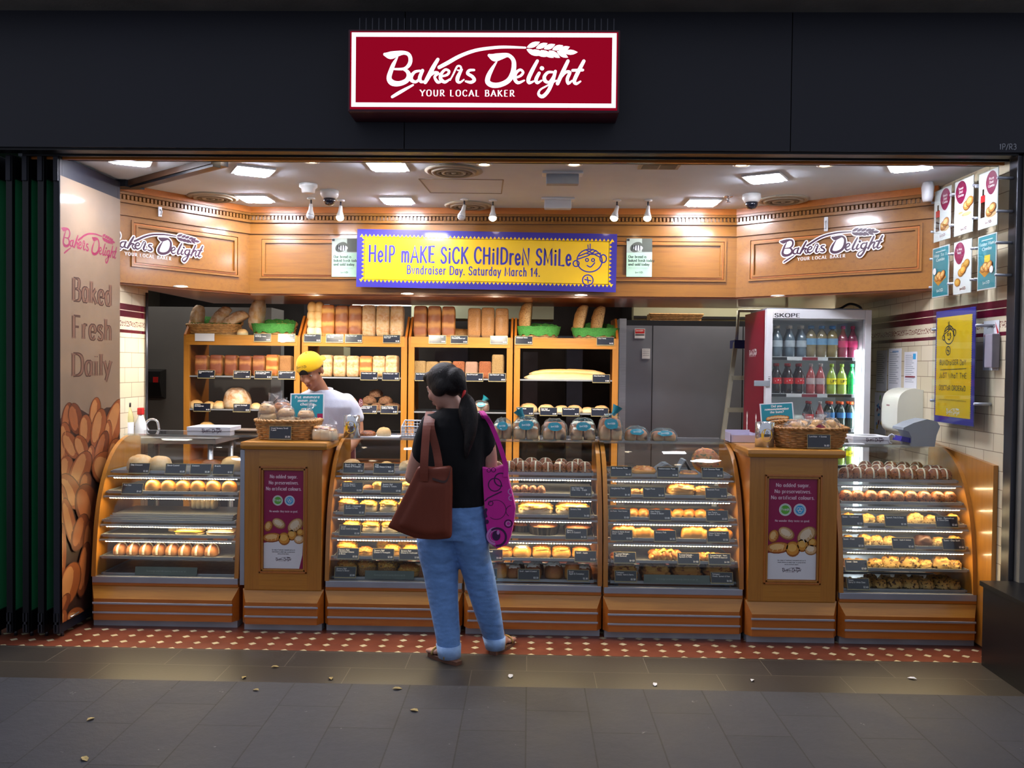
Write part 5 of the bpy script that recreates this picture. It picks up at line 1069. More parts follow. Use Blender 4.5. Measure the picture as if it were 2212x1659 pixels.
def put(key, px, py, Y, w_, rot, lab, group=None, z=None, sc=None):
    p = at(px, py, Y); return place(T[key], (p.x, Y, p.z if z is None else z), rot, sc or (w_,)*3, lab, group)
put('longlow', 995, 715, YSH+.3, .17, (0, 0, 0), 'low brown loaf lying between the two rows of tall loaves', z=ZT-.004)
for j, (px, wp) in enumerate(((424, 30), (452, 26), (474, 28))): put('roll', px, 885, YSH+.1, wp/264, (0, 0, j), 'pale sourdough roll, %s from left, lower shelf of the first shelving unit' % ORD[j+1], 'sourdough rolls', z=SN[2][1])
put('cobx', 513, 880, YSH+.14, .225, (0, 0, 0), 'big scored sourdough cob on the lower shelf of the first unit', z=SN[2][1])
for j, px in enumerate((553, 573, 604, 622)): put('roll', px, 885, YSH+.1, .085, (0, 0, j), 'pale roll, %s right of the big scored sourdough cob' % ORD[j+1], 'rolls right of the cob', z=SN[2][1])
put('roll', 447, 935, YSH+.1, .13, (0, 0, 0), 'round floury roll behind the white cake box, lowest shelf', z=SN[3][1])
for j, (px, dz, dy) in enumerate(((783, 0, .07), (814, 0, .1), (842, 0, .06), (852, 0, .17), (798, .055, .12), (833, .055, .13), (812, .11, .16))): put('seedroll', px, 885, YSH+dy, .115, (0, 0, j), 'dark seeded roll, %s in the heap on the second unit lower shelf' % ('far left base', 'middle base', 'right front base', 'right rear base', 'left upper', 'right upper', 'topmost')[j], 'heap of seeded rolls', z=SN[2][1]+dz)
for j, (px, wp) in enumerate(((1141, 40), (1180, 36), (1213, 32), (1241, 34), (1269, 26), (1299, 34))): put('turk', px, 885, YSH+.1, wp/264, (0, 0, 0), 'flat pale turkish roll, %s from left, fourth unit lower shelf' % ORD[j+1], 'turkish rolls', z=SN[2][1])
put('bag', 1226, 812, YSH+.17, .63, (0, 0, 0), 'long golden bread stick lying at the back, fourth shelving unit', z=Z2+.026); put('bag', 1218, 812, YSH+.08, .64, (0, 0, .02), 'long golden bread stick lying in front, fourth shelving unit', z=Z2-.004)
# ------------------------------------------------------------------ wicker baskets
def basket(name, lab, c, rx, ry, h, fl=1.18, rows=9, liner=False, handle=False, tone=None, sq=.75, back=1.0):
    t = thing(name, lab, 'basket', c, 'wicker bread baskets'); M = tone or M_WICK; mb = MB(); n = 56
    def pt(u, z, r): 
        k = 1+(fl-1)*z/h; cu, su = math.copysign(abs(cos(u))**sq, cos(u)), math.copysign(abs(sin(u))**sq, sin(u))
        return V((c[0]+cu*(rx*k+r), c[1]+su*(ry*k+r), c[2]+z+(back-1)*z*max(0, su)))
    for i in range(rows):
        z = .006+(h-.018)*i/(rows-1); mb.tube([pt(2*pi*j/n, z, .005*sin(2*pi*j/n*14+pi*i)) for j in range(n+1)], h/rows*.5, M, 6, cap=False)
    for j in range(28): u = 2*pi*j/28; mb.tube([pt(u, 0, 0), pt(u, h*.5, 0), pt(u, h, 0)], .004, M, 5)
    mb.lathe([(rx*.98, .004), (.001, .004)], M, c, 24, sy=ry/rx); mb.obj('weave', t)
    mb = MB()
    for s_ in (0, pi): mb.tube([pt(2*pi*j/84, h+.005*cos(2*pi*j/84*24+s_), .006*sin(2*pi*j/84*24+s_)) for j in range(85)], .0075, M, 6, cap=False)
    mb.obj('rim', t)
    if liner:
        mb = MB(); vs = []; q = 48; L_ = [(-.014, .02), (-.014, h*.7), (-.010, h+.014), (.016, h+.014), (.017, h*.3)]
        for r, z in L_:
            for j in range(q):
                u_ = 2*pi*j/q; out_ = (sin(u_) < -.25) if liner != 2 else False
                vs.append(pt(u_, (z if out_ or r < 0 else h+.014)+(.010*sin(j*1.7) if z < h*.5 and r > 0 and out_ else .003*sin(j*2.1)), r if out_ or r < 0 else -.009))
        mb.add(vs, [(i*q+j, i*q+(j+1) % q, (i+1)*q+(j+1) % q, (i+1)*q+j) for i in range(len(L_)-1) for j in range(q)], M_GREEN, True); mb.obj('cloth_liner', t)
    return t
zt = ZT-.002
def bk(px, w_, dep, h, lab, **kw):
    p = at(px, 720, YSH+.16); return basket('bread_basket', lab, (p.x, YSH+.17, zt), w_/2/1.15, dep/2/1.15, h, 1.15, 6, **kw)
bk(463, .44, .27, .085, 'wicker basket of floury loaves at the left end of the top shelf', liner=2, back=1.7)
bk(594, .34, .27, .085, 'green-lined wicker basket beside the pale plaited loaf, top shelf', liner=True, back=1.5)
bk(1163, .34, .27, .085, 'green-lined basket holding one tan loaf, top of the fourth unit', liner=True, back=1.35); bk(1285, .37, .27, .075, 'green-lined basket holding two tan loaves, right end of top shelf', liner=True, back=1.6)
lean = lambda a, b=0: (0, -a, b)
for px, py, dy, w_, rt, key, lab in ((433, 690, .13, .235, (0, -1.42, -.3), 'Vs', 'floury brown loaf standing up at the left of the leftmost basket'), (482, 694, .2, .25, (.3, -.9, .1), 'Vs', 'floury brown loaf leaning at the back of the leftmost basket'), (511, 699, .13, .24, (0, -.52, .05), 'Vs', 'floury brown loaf lying slanted across the leftmost basket'), (565, 683, .17, .285, (0, -1.46, -.2), 'Vs', 'tall floury loaf upright in the basket beside the plaited loaf'), (1147, 688, .16, .27, (0, -1.5, -.1), 'Vw', 'tan loaf standing alone in its green-lined basket'), (1264, 692, .15, .25, (0, -1.36, -.15), 'Vw', 'larger tan loaf leaning left in the rightmost basket'), (1301, 694, .17, .245, (0, -1.38, .1), 'Vw', 'narrower tan loaf behind in the rightmost basket')):
    p = at(px, py, YSH+dy); o = place(T[key], (p.x, YSH+dy, p.z), rt, (w_, w_*1.12, w_*1.05), lab)
put('Vp', 610, 712, YSH+.14, .2, (.5, 0, .05), 'pale ridged cob lying in the basket beside the plaited loaf', z=zt+.03); put('roll', 524, 716, YSH+.06, .09, (0, 0, 0), 'small pale roll sitting just outside the leftmost basket', z=zt-.002)
# shelf price cards
SC = {0: [(442, [], ''), (566, ['Authentic', 'Sourdough Vienna'], '5.00'), (618, ['Continental Crusty Cob'], '4.70'), (674, ['White Block Loaf'], '3.80'), (722, ['Low Fructose White', 'Block Loaf'], '$4.80'), (763, ['White Block Loaf'], '3.80'), (845, ['Hi-Fibre Lo-GI White', 'Block Loaf'], '$4.80'), (944, ['Wholemeal Block Loaf'], '3.80'), (991, ['Low Fructose', 'Wholemeal Block Loaf'], '$4.80'), (1077, ['Wholemeal Country', 'Grain Block Loaf'], '$4.00'), (1130, ['Wholemeal Vienna'], '4.20'), (1307, ['White Vienna'], '4.00')],
      1: [(445, ['Cinnamon & Fruit Loaf', 'Half'], '3.00'), (522, ['Cranberry & Fruit Loaf', 'Half'], '3.00'), (568, ['Sweet & Spicy Pumpkin', 'Grain Block Loaf'], '$5.00'), (619, ['Wholemeal Block Loaf', 'Half'], '2.80'), (797, ['White Block Loaf - Half'], '2.80'), (844, ['White Block Loaf - Half'], '2.80'), (915, ['Cape Seed Loaf - Half'], '3.30'), (1025, ['Chia & Fruit Loaf'], '$5.50'), (1074, ['Cape Seed Loaf - Long'], '5.50'), (1299, ['White Bread Stick'], '2.80')],
      2: [(436, ['Authentic', 'Sourdough Roll'], '1.20'), (522, ['Authentic Sourdough', 'Cob'], '$5.50'), (612, ['Authentic', 'Sourdough Roll'], '1.20'), (796, ['Pumpkin Potato &', 'Rosemary Roll'], '1.20'), (841, ['Pumpkin Potato &', 'Sunflower Mini Cob'], '4.00'), (1135, ['Turkish Bread'], '4.00'), (1186, ['Tiger Seed', 'Turkish Bread'], '$4.00'), (1234, ['Turkish Bread Roll'], '$1.20'), (1297, ['Turkish Bread Roll'], '1.20')]}
for r, es in SC.items():
    nm, z = SN[r]
    for j, (px, ls, pr) in enumerate(es):
        p = at(px, 800, YSH-.02); w_ = .142
        k_ = [u for u in UX.values() if u[0] <= p.x <= u[1]][0]; X = max(k_[0]+w_/2+.006, min(k_[1]-w_/2-.006, p.x))
        if not ls:
            mb = MB(Matrix.Translation((X, YSH-.02, z-.05))); mb.box((-.08, -.002, 0), (.08, 0, .062), M_PAPER); tag(mb.obj('blank_card'), 'blank white card taped under the leftmost basket', 'card'); continue
        card((X, YSH-.018 if r else YSH-.016, z-(.052 if r == 0 else .02)), w_, .07, ls, ('' if pr[0] == '$' else '$')+pr, 'dark shelf price card, %s from left along the %s' % (ORD[j+1 if r else j], nm), 'price cards on the '+nm, .12)
# ------------------------------------------------------------------ things standing on the counter
TOPZ = 1.1335
def cakebox(pxa, pxb, py, Y, dep, h, lab, zb=TOPZ, open_=False):
    a, b = at(pxa, py, Y), at(pxb, py, Y); t = thing('cake_box', lab, 'box', ((a.x+b.x)/2, Y+dep/2, zb), 'white card cake boxes')
    mb = MB(); mb.box((a.x, Y, zb), (b.x, Y+dep, zb+h), M_WHITEM, .003); mb.box((a.x-.002, Y-.002, zb+h*.55), (b.x+.002, Y+dep+.002, zb+h+.004), M_PAPER, .003); mb.obj('carton', t)
    mb = MB(frame(((a.x+b.x)/2+.02, Y-.0032, zb+h*.62), (1, 0, 0), (0, 0, 1))); logo(mb, 0, 0, min(.13, (b.x-a.x)*.5), M_PURP, 0, sub=True); mb.obj('printed_logo', t)
    if open_:
        mb = MB(); mb.ell((a.x+b.x)/2, Y+dep/2, .07, .045, M_INK); mb.v = [V((p.x, p.y, zb+h+.0045)) for p in mb.v]; mb.obj('dark_opening', t)
    return t
cakebox(404, 497, 951, 5.42, .2, .052, 'white printed cake box lying on top of the far left case')
cakebox(1843, 1921, 965, 5.42, .2, .045, 'white printed cake box with a dark opening on the far right case', open_=True)
M_BRD = mat('brown_board', '#6c5a48', .7)
def slabs(pxa, pxb, py, Y, dep, n, lab, m=M_BRD, nm='cardboard_stack', z=TOPZ):
    a, b = at(pxa, py, Y), at(pxb, py, Y); mb = MB()
    for j in range(n): mb.box((a.x+.004*(j % 2), Y+.006*(j % 3), z+.008*j), (b.x-.005*(j % 3), Y+dep, z+.008*j+.007), m)
    return tag(mb.obj(nm), lab, 'cardboard')
slabs(500, 556, 945, 5.5, .18, 4, 'stack of flat brown cardboard between white cake box and basket')
slabs(1826, 1844, 965, 5.5, .14, 3, 'small stack of brown card left of the white box, far right case')
slabs(1800, 1868, 972, 5.36, .05, 1, 'flat white paper sheet at the front of the far right case top', M_PAPER, 'paper_sheet')
def bag(name, lab, c, w_, d_, h_, film, inner, topping=None, seed=1, band=None, tail=True, grp=None, tailc=None):
    t = thing(name, lab, 'bagged bread', c, grp); M = Matrix.Translation(c)
    mb = MB(M); 
    for (ox, oy, oz, sw, sd, sh) in inner[1]: blob(mb, CR[inner[0]], w_*sw, d_*sd, h_*sh, .7, .75, 20, 10, -.5, nz(seed+ox, .05, 3), Matrix.Translation((ox*w_, oy*d_, oz*h_+.004)))
    mb.obj('bread', t)
    if topping:
        mb = MB(M)
        for (ox, oy, oz, sw, sd, sh) in inner[1]: blob(mb, topping, w_*sw*.8, d_*sd*.8, h_*sh*.2, .8, .8, 16, 6, -.1, nz(seed+9, .3, 6), Matrix.Translation((ox*w_, oy*d_, (oz+sh*.84)*h_)))
        mb.obj('topping', t)
    mb = MB(M); blob(mb, film, w_*1.12, d_*1.12, h_*1.12, .7, .72, 46, 20, -.45, lambda x, y, z: 1+.07*noise.noise(V((x*4+seed, y*4, z*4)))+.035*noise.noise(V((x*11, y*11+seed, z*9))))
    if tail:
        s_ = 1 if seed % 2 else -1; q = [V((s_*.1*w_, .1*d_, h_*1.05)), V((s_*.2*w_, .12*d_, h_*1.18)), V((s_*.33*w_, .14*d_, h_*1.42))]
        mb.tube(q, [.012, .018, .034], tailc or film, 12, cap=False)
    mb.obj('clear_bag', t)
    if band:
        mb = MB(M); vs = []; nn = 16; 
        for j in range(nn): a = 2*pi*j/nn; r = 1+.25*noise.noise(V((cos(a)*2+seed, sin(a)*2, 1))); vs.append((.30*w_*cos(a)*r+.02*w_*noise.noise(V((seed, 2, 2))), -.5*d_*1.06+.25*d_*(.3+.3*sin(a)), h_*(.72+.22*sin(a)*r)))
        mb.add(vs+[(x, y-.004, z) for x, y, z in vs], [tuple(range(nn))]+[(i, (i+1) % nn, nn+(i+1) % nn, nn+i) for i in range(nn)]+[tuple(range(2*nn-1, nn-1, -1))], band)
        mb.M = M @ frame((0, -.5*d_*1.06+.075*d_-.008, h_*.72), (1, 0, 0), (0, 0.3, 1)); logo(mb, 0, 0, .34*w_, M_LETW, .004); mb.obj('printed_label', t)
    return t
four = [(-.25, -.2, 0, .5, .55, .62), (.25, -.2, 0, .5, .55, .62), (-.25, .22, .1, .5, .55, .8), (.25, .22, .1, .5, .55, .8), (0, 0, .42, .55, .5, .5)]
two = [(-.24, 0, 0, .52, .9, .8), (.24, 0, 0, .52, .9, .8)]
BG = [(1085, 44, 46, 'leftmost', two), (1136, 60, 50, 'second from left', four), (1198, 56, 46, 'third from left', four), (1260, 58, 48, 'fourth from left', four), (1320, 54, 58, 'fifth and tallest', four), (1376, 54, 32, 'sixth from left', two), (1436, 58, 28, 'rightmost and lowest', two)]
for j, (px, wp, hp, nm, inn) in enumerate(BG):
    Y = 5.40; p = at(px, 950, Y); s_ = Y/F; bag('bagged_bread', '%s bag of fruit buns in blue-tinted film on the glass counter' % nm, (p.x, Y+.06, TOPZ), wp*s_*.92, .13, hp*s_*.9, M_PLASTB, ('bagged', inn), M_CROSS if j in (0, 1, 3) else None, j+1, M_TEAL, j in (1, 4), 'bagged fruit buns on the counter', M_TEAL)
# pedestal tops: baskets, bagged buns, signs, tins
def tin(px, py, Y, r, h, lab, zb):
    p = at(px, py, Y); t = thing('collection_tin', lab, 'tin', (p.x, Y, zb), 'steel donation tins'); mb = MB(); mb.lathe([(r, 0), (r, h), (r-.004, h+.002), (r-.006, h-.004), (.001, h-.004)], M_CHROME, (p.x, Y, zb), 32); mb.obj('can', t)
    mb = MB(); vs = []; n = 24
    for k in range(n): a = 2*pi*k/n; u = .034*cos(a)/r; vs.append((p.x+(r+.0008)*sin(u), Y-(r+.0008)*cos(u), zb+h*.5+.038*sin(a)))
    mb.add(vs, [tuple(range(n))], M_YEL); mb.M = frame((p.x, Y-r-.0016, zb+h*.5), (1, 0, 0), (0, 0, 1)); mb.rect(-.02, .0, .02, .003, M_INK); mb.rect(-.014, -.009, .014, -.007, M_INK); mb.ring(0, .017, .006, .002, M_INK, 0, 10); mb.obj('yellow_sticker', t); return t
tin(760, 945, 5.42, .051, .14, 'steel donation tin with yellow sticker on the glass beside the left pedestal', TOPZ)
tin(1651, 968, 5.14, .055, .145, 'steel donation tin with yellow sticker beside the right-hand basket', PED['P2'][3])
def signcard(pxa, pxb, pya, pyb, Y, zb, lines, lab, tiltx, art, n_):
    a, b = at(pxa, pya, Y), at(pxb, pyb, Y); w_, h_ = (b.x-a.x)/2, (a.z-b.z)/2; t = thing('counter_sign', lab, 'sign', ((a.x+b.x)/2, Y, zb))
    M = frame(((a.x+b.x)/2, Y, (a.z+b.z)/2), (1, 0, -tiltx), (tiltx, .12, 1)); mb = MB(M); mb.box((-w_, -h_, -.004), (w_, h_, 0), M_PAPER); mb.rect(-w_*.93, -h_*.9, w_*.93, h_*.91, M_TEAL, .0006)
    for j, s_ in enumerate(lines): text(mb, s_, 0, h_*(.62-.27*j), h_*.2, M_LETW, 'serif', .2, 'c', z=.0012, sx=1.45*w_/textw(max(lines, key=len), h_*.2), slant=.2 if j == 1 else 0)
    if art:
        for j in range(7): x = (-.5+.17*j)*w_; bread(mb, x, -h_*(.42-.1*sin(j*pi/6)), .2*w_, .2*h_, .3, P_A, .001, 0); mb.stroke([(x-.1*w_, -h_*.3, .012*w_*2), (x+.1*w_, -h_*.42, .012*w_*2)], M_CROSS, .003)
    else: mb.rect(w_*.6, -h_*.9, w_*.93, -h_*.55, M_MAG, .0008)
    mb.obj('board', t); MB().box((a.x+w_-.012, Y+.012, zb), (a.x+w_+.012, Y+.018, a.z-h_), M_ACR).obj('stand', t); return t
Z1 = PED['P1'][3]
signcard(627, 700, 849, 907, 5.44, Z1, ['Put mmmore', 'mmm into', 'charity'], 'teal counter sign with white rim rising behind the left basket', -.02, False, 0)
signcard(1643, 1714, 870, 918, 5.42, PED['P2'][3], ['Did you', 'remmmemmmber', 'the buns?'], 'teal counter sign about remembering buns behind the right basket', -.06, True, 0)
p = at(617, 952, 5.2); basket('wicker_basket', 'deep wicker basket piled with bagged pastries on the left pedestal', (p.x, 5.27, Z1), .17, .115, .115, 1.16, 9)
for j, (px, dy, dz, w_, d_, h_, inn, tp) in enumerate(((578, .0, .06, .10, .11, .15, 'pale', 'pizza'), (622, -.03, .06, .10, .10, .13, 'pale', 'pizzad'), (661, .0, .06, .10, .11, .115, 'pale', 'pizza'), (600, .1, .07, .11, .1, .15, 'gold', 'cheesed'))):
    q = at(px, 940, 5.27); bag('bagged_scrolls', 'clear bag of stacked scrolls, %s in the left pedestal basket' % ('at the left end', 'front centre', 'at the right end', 'rear left')[j], (q.x, 5.27+dy, Z1+dz), w_, d_, h_, M_PLAST, (inn, [(0, 0, 0, 1, 1, .36), (.04, 0, .31, .95, .95, .36), (-.02, 0, .62, .95, .95, .36)]), CR[tp], j+3, None, True, 'bagged scrolls in the left basket')
q = at(702, 955, 5.2); bag('bagged_scrolls', 'clear bag of pale spiral scrolls lying right of the left basket', (q.x, 5.2, Z1), .15, .12, .085, M_PLAST, ('pale', [(-.25, 0, 0, .5, 1, 1), (.05, 0, 0, .5, 1, .95), (.3, 0, 0, .4, .9, .8)]), CR['pizza'], 9, None, True)
p = at(1748, 974, 5.15); Z2_ = PED['P2'][3]; basket('wicker_basket', 'wide wicker basket of bagged buns on the right pedestal', (p.x, 5.18, Z2_), .185, .13, .115, 1.2, 10, tone=mat('wicker_honey', '#a87640', .5, var=.35, sc=40), back=1.25)
for j, (px, dy, w_, h_) in enumerate(((1716, 0, .12, .1), (1762, -.02, .11, .115), (1796, .01, .1, .115), (1745, .1, .12, .1))):
    q = at(px, 960, 5.18); bag('bagged_buns', 'clear bag of round fruit buns, %s in the right pedestal basket' % ('at the left', 'front with a maroon sticker', 'at the right end', 'at the back')[j], (q.x, 5.18+dy, Z2_+.045), w_, .11, h_, M_PLAST, ('scone', [(-.22, 0, 0, .55, .8, .75), (.22, 0, 0, .55, .8, .75), (0, .05, .4, .6, .7, .6)]), None, j+20, None, j > 0, 'bagged buns in the right basket')
    if j == 1:
        mb = MB(frame((q.x, 5.18-.02-.066, Z2_+.045+.06), (1, 0, 0), (0, .35, 1))); mb.ell(0, 0, .034, .036, M_RED); mb.stroke([(-.016, -.004, .004), (0, .008, .004), (.016, .0, .004)], M_LETW, .001); tag(mb.obj('round_sticker'), 'round maroon sticker on the front bag in the right basket', 'sticker')
for px, py, ped, Y, ln, pr, who in ((605, 941, 'P1', 5.12, ['Mixed Savoury Scroll', '4 pack'], '$5.20', 'left'), (1769, 962, 'P2', 5.0, ['Lunchbox - 4 Scones'], '$6.80', 'right')):
    p = at(px, py+12, Y); card((p.x, Y, PED[ped][3]+.006), .135, .082, ln, pr, 'dark price card hung on the front of the %s pedestal basket' % who, 'basket price cards', .08)
# perspex tray of leaflets left of the right tin; wire basket; rolls on paper
a, b = at(1578, 962, 5.4), at(1632, 962, 5.4); mb = MB(); h_ = .06
for q in ((a.x, 5.4, TOPZ, b.x, 5.403, TOPZ+h_*.8), (a.x, 5.55, TOPZ, b.x, 5.553, TOPZ+h_*1.2), (a.x, 5.4, TOPZ, a.x+.003, 5.55, TOPZ+h_), (b.x-.003, 5.4, TOPZ, b.x, 5.55, TOPZ+h_), (a.x, 5.4, TOPZ, b.x, 5.55, TOPZ+.003)): mb.box(q[:3], q[3:], mat('frosted_plastic', '#c4bed2', .3, var=.02))
tag(mb.obj('leaflet_tray'), 'frosted pale plastic leaflet tray left of the right pedestal', 'tray')
mb = MB(); a, b = at(867, 950, 5.42), at(922, 950, 5.42); z0, z1 = TOPZ+.001, TOPZ+.105
for (yy, zt_) in ((5.42, z1-.03), (5.56, z1)):
    for j in range(9): x = a.x+(b.x-a.x)*j/8; mb.tube([(x, yy, z0), (x, yy, zt_)], .0022, M_WHITEM, 5)
    for j in range(6): z = z0+(zt_-z0)*j/5; mb.tube([(a.x, yy, z), (b.x, yy, z)], .0022 if j < 5 else .005, M_WHITEM, 5)
for x in (a.x, b.x): mb.prism([(5.42, z0), (5.42, z1-.03), (5.56, z1), (5.56, z0)], x-.002, x+.002, M_WHITEM, 'x')
mb.box((a.x, 5.42, z0), (b.x, 5.56, z0+.012), M_WHITEM)
tag(mb.obj('wire_basket'), 'small white wire basket on the glass left of the customer', 'basket')
for px, w_, key, lab in ((829, 32, 'roll', 'round tan roll on paper near the white wire basket'), (795, 34, 'chbun', 'flat brown cookie-like bun left of the tan roll on paper')):
    p = at(px, 945, 5.5); w2 = w_/F*5.5; place(T[key], (p.x, 5.5, TOPZ+.004), (0, 0, .4), (w2, w2, w2*(1 if key == 'roll' else .5)), lab)
slabs(778, 862, 948, 5.42, .17, 1, 'sheet of white paper under the rolls near the wire basket', M_PAPER, 'paper_sheet')
# grey payment terminal housing + curl of receipts + paper towel dispenser
p = at(1990, 965, 5.3); mb = MB(); t = thing('receipt_printer', 'grey boxy slip printer with blue paper edges on the far right case', 'printer', (p.x, 5.3, TOPZ))
a, b = at(1952, 960, 5.3).x, at(2030, 960, 5.3).x
mb.prism([(a+.05, TOPZ), (b-.03, TOPZ), (b-.02, TOPZ+.07), (b+.0, TOPZ+.125), (b-.02, TOPZ+.155), (b-.08, TOPZ+.168), (a+.06, TOPZ+.145), (a+.0, TOPZ+.115), (a-.005, TOPZ+.1), (a+.03, TOPZ+.09), (a+.05, TOPZ+.05)], 5.3, 5.46, M_GREY, 'y'); mb.obj('housing', t)
mb = MB(); mb.prism([(a-.01, TOPZ+.03), (a+.05, TOPZ+.02), (a+.05, TOPZ+.05), (a+.0, TOPZ+.06)], 5.32, 5.44, M_BLUE, 'y'); mb.obj('slip_stack', t)
mb = MB(); p = at(1926, 958, 5.42); mb.tube([(p.x+.022*cos(k*.8), 5.42, TOPZ+.035+.03*sin(k*.8)) for k in range(7)], .005, M_PAPER, 6); tag(mb.obj('paper_curl'), 'curl of white receipt paper between cake box and printer', 'paper')
q0, q1 = atx(1949, 885, XR), atx(2004, 885, XR); zt, zb = atx(1978, 842, XR).z, atx(1978, 935, XR).z; t = thing('towel_dispenser', 'cream rounded paper towel dispenser on the tiled wall', 'dispenser', (XR, (q0.y+q1.y)/2, zb))
ym = (q0.y+q1.y)/2; mb = MB(); mb.prism([(XR-.001, zb), (XR-.001, zt)]+catmull([(XR-.06, zt+.012), (XR-.11, zt), (XR-.15, zt-.03), (XR-.168, zt-.08), (XR-.172, zt-.16), (XR-.17, zb+.05), (XR-.15, zb+.012), (XR-.12, zb)], 4), ym-.13, ym+.13, mat('cream_plastic', '#d6d6c6', .3, var=.02), 'y'); mb.obj('cover', t)
mb = MB(); mb.box((XR-.171, ym+.0, zb+.06), (XR-.169, ym+.05, zb+.19), M_RED); mb.obj('level_window', t)
# ------------------------------------------------------------------ drinks fridge
FYF = 6.2
fx0, fx1 = at(1655, 760, FYF).x, at(1882, 760, FYF).x; fzt = at(1770, 670, FYF).z
fr = thing('drinks_fridge', 'tall glass-door drinks fridge with deep red side panel', 'fridge', ((fx0+fx1)/2, FYF+.3, 0)); wl = .035; dpt = .62
mb = MB(); mb.box((fx0, FYF+.06, .0), (fx0+wl, FYF+dpt, fzt), M_RED); mb.box((fx0-.001, FYF+.065, .08), (fx0, FYF+dpt-.01, fzt-.07), M_RED)
M_FW = mat('fridge_liner', '#c9cdd0', .4, var=.02)
mb.box((fx1-wl, FYF+.06, 0), (fx1, FYF+dpt, fzt), M_STEELDK); mb.box((fx0+wl, FYF+dpt-.03, .1), (fx1-wl, FYF+dpt, fzt), M_FW); mb.box((fx0+wl, FYF+.06, fzt-.07), (fx1-wl, FYF+dpt, fzt), M_WHITEM); mb.box((fx0+wl, FYF+.06, 0), (fx1-wl, FYF+dpt, .22), M_STEELDK)
mb.box((fx0+wl, FYF+.07, .22), (fx0+wl+.006, FYF+dpt-.03, fzt-.07), M_FW); mb.box((fx1-wl-.006, FYF+.07, .22), (fx1-wl, FYF+dpt-.03, fzt-.07), M_FW)
mb.box((fx0+.03, FYF+.1, fzt), (fx1-.03, FYF+dpt-.05, fzt+.02), M_GREY); mb.obj('cabinet', fr)
mb = MB(frame((fx0-.0015, FYF+.36, 1.72), (0, -1, 0), (0, 0, 1))); logo(mb, 0, 0, .22, M_LETW, 0, sub=True)
for s_, hh in ((-.14, .62), (.12, .66)):
    mb.stroke([(s_*.8, -1.1, .012), (s_*.9, -.75+.0, .012)], M_LETW)
    for k in range(9):
        y = -.62+.055*k
        for sg in (-1, 1): mb.poly([(s_, y-.35+.0), (s_+sg*.02, y-.31), (s_+sg*.012, y-.27), (s_, y-.3)], M_LETW, .0003)
mb.obj('side_lettering', fr)
mb = MB(); fw = .045
for q in ((fx0-.0, .2, fx0+fw, fzt+.005), (fx1-fw, .2, fx1, fzt+.005), (fx0+fw, fzt-.062, fx1-fw, fzt+.005), (fx0+fw, .2, fx1-fw, .27)): mb.box((q[0], FYF, q[1]), (q[2], FYF+.05, q[3]), M_WHITEM, .004)
d_ = mb.obj('door', fr)
MB().box((fx0+fw, FYF+.02, .27), (fx1-fw, FYF+.026, fzt-.062), M_GLASS).obj('door_glass', d_)
mb = MB(frame((fx0+fw+.01, FYF-.001, fzt-.052), (1, 0, 0), (0, 0, 1))); text(mb, 'SKOPE', 0, 0, .026, M_INK, 'serif', .26, sx=1.9, gap=.1); mb.M = frame((fx0+.032, FYF-.001, 1.5), (0, 0, 1), (-1, 0, 0)); text(mb, 'PULL', 0, 0, .014, M_INK, 'serif', .2, sx=1.3); mb.obj('door_lettering', d_)
MB().box((fx0-.085, FYF-.012, 1.475), (fx0+.03, FYF-.004, 1.515), M_GREY, .003).obj('lock_plate', fr)
MB().box((fx1-fw-.032, FYF+.07, .3), (fx1-fw-.004, FYF+.085, fzt-.28), emat('fridge_led', '#eef6ff', 16)).obj('light_tube', fr)
FSZ = [at(1770, py, FYF+.12).z for py in (772, 851, 925, 1003)]
for z in FSZ:
    mb = MB(); mb.box((fx0+wl+.006, FYF+.075, z-.024), (fx1-wl-.04, FYF+.08, z+.002), M_FW)
    for k in range(14): y = FYF+.085+.036*k; mb.tube([(fx0+wl+.006, y, z-.006), (fx1-wl-.01, y, z-.006)], .003, M_WHITEM, 5)
    for k, (u0, u1) in enumerate(((.02, .22), (.4, .58), (.7, .98))): xx = fx0+wl; ww = fx1-fx0-2*wl-.06; mb.box((xx+ww*u0, FYF+.072, z-.022), (xx+ww*u1, FYF+.0745, z-.001), M_DARK if k != 1 else M_RED)
    mb.obj('shelf', fr)
mb = MB(); p = at(1830, 663, FYF+.3); mb.tube(catmull([(p.x-.12, FYF+.3, fzt+.022), (p.x-.05, FYF+.3, fzt+.035), (p.x+.02, FYF+.3, fzt+.07), (p.x+.09, FYF+.3, fzt+.05), (p.x+.11, FYF+.3, fzt+.0215)], 5), .009, M_DARK, 8); tag(mb.obj('power_cable'), 'thick black cable looping on top of the drinks fridge', 'cable')
def liq(name, c, rough=.12): return mat(name, c, rough, coat=.8, var=.03)
M_COLA = liq('cola_liquid', '#1c0a08'); BT = {'cola': (M_COLA, mat('cola_red_label', '#c01018', .35), mat('red_cap', '#b01218', .4)), 'lime': (liq('lime_liquid', '#8ea848'), mat('lemon_label', '#e8dc28', .35), mat('lime_cap', '#9cc04a', .4)),
 'green': (liq('green_bottle', '#1f8a48'), mat('green_label', '#1c9448', .35), mat('green_cap', '#3ab86c', .4)), 'pink': (liq('pink_liquid', '#8a3450'), mat('pink_label', '#c43a6a', .35), mat('pink_cap', '#a83a5c', .4)),
 'water': (liq('water_bottle', '#5a6a76'), mat('pale_label', '#a9b4bc', .35), mat('pale_cap', '#d8d0c4', .4)), 'amber': (liq('amber_liquid', '#7c6e50'), mat('blue_label', '#6a94b4', .35), mat('sky_cap', '#4a86b8', .4)),
 'sport': (liq('dark_sport_drink', '#2a3a34'), mat('sport_label', '#3c78b0', .35), mat('orange_cap', '#e8521c', .4)), 'red': (liq('red_drink', '#9c3c3c'), mat('clear_label', '#b09c9c', .35), mat('clear_cap', '#c8b8b8', .4))}
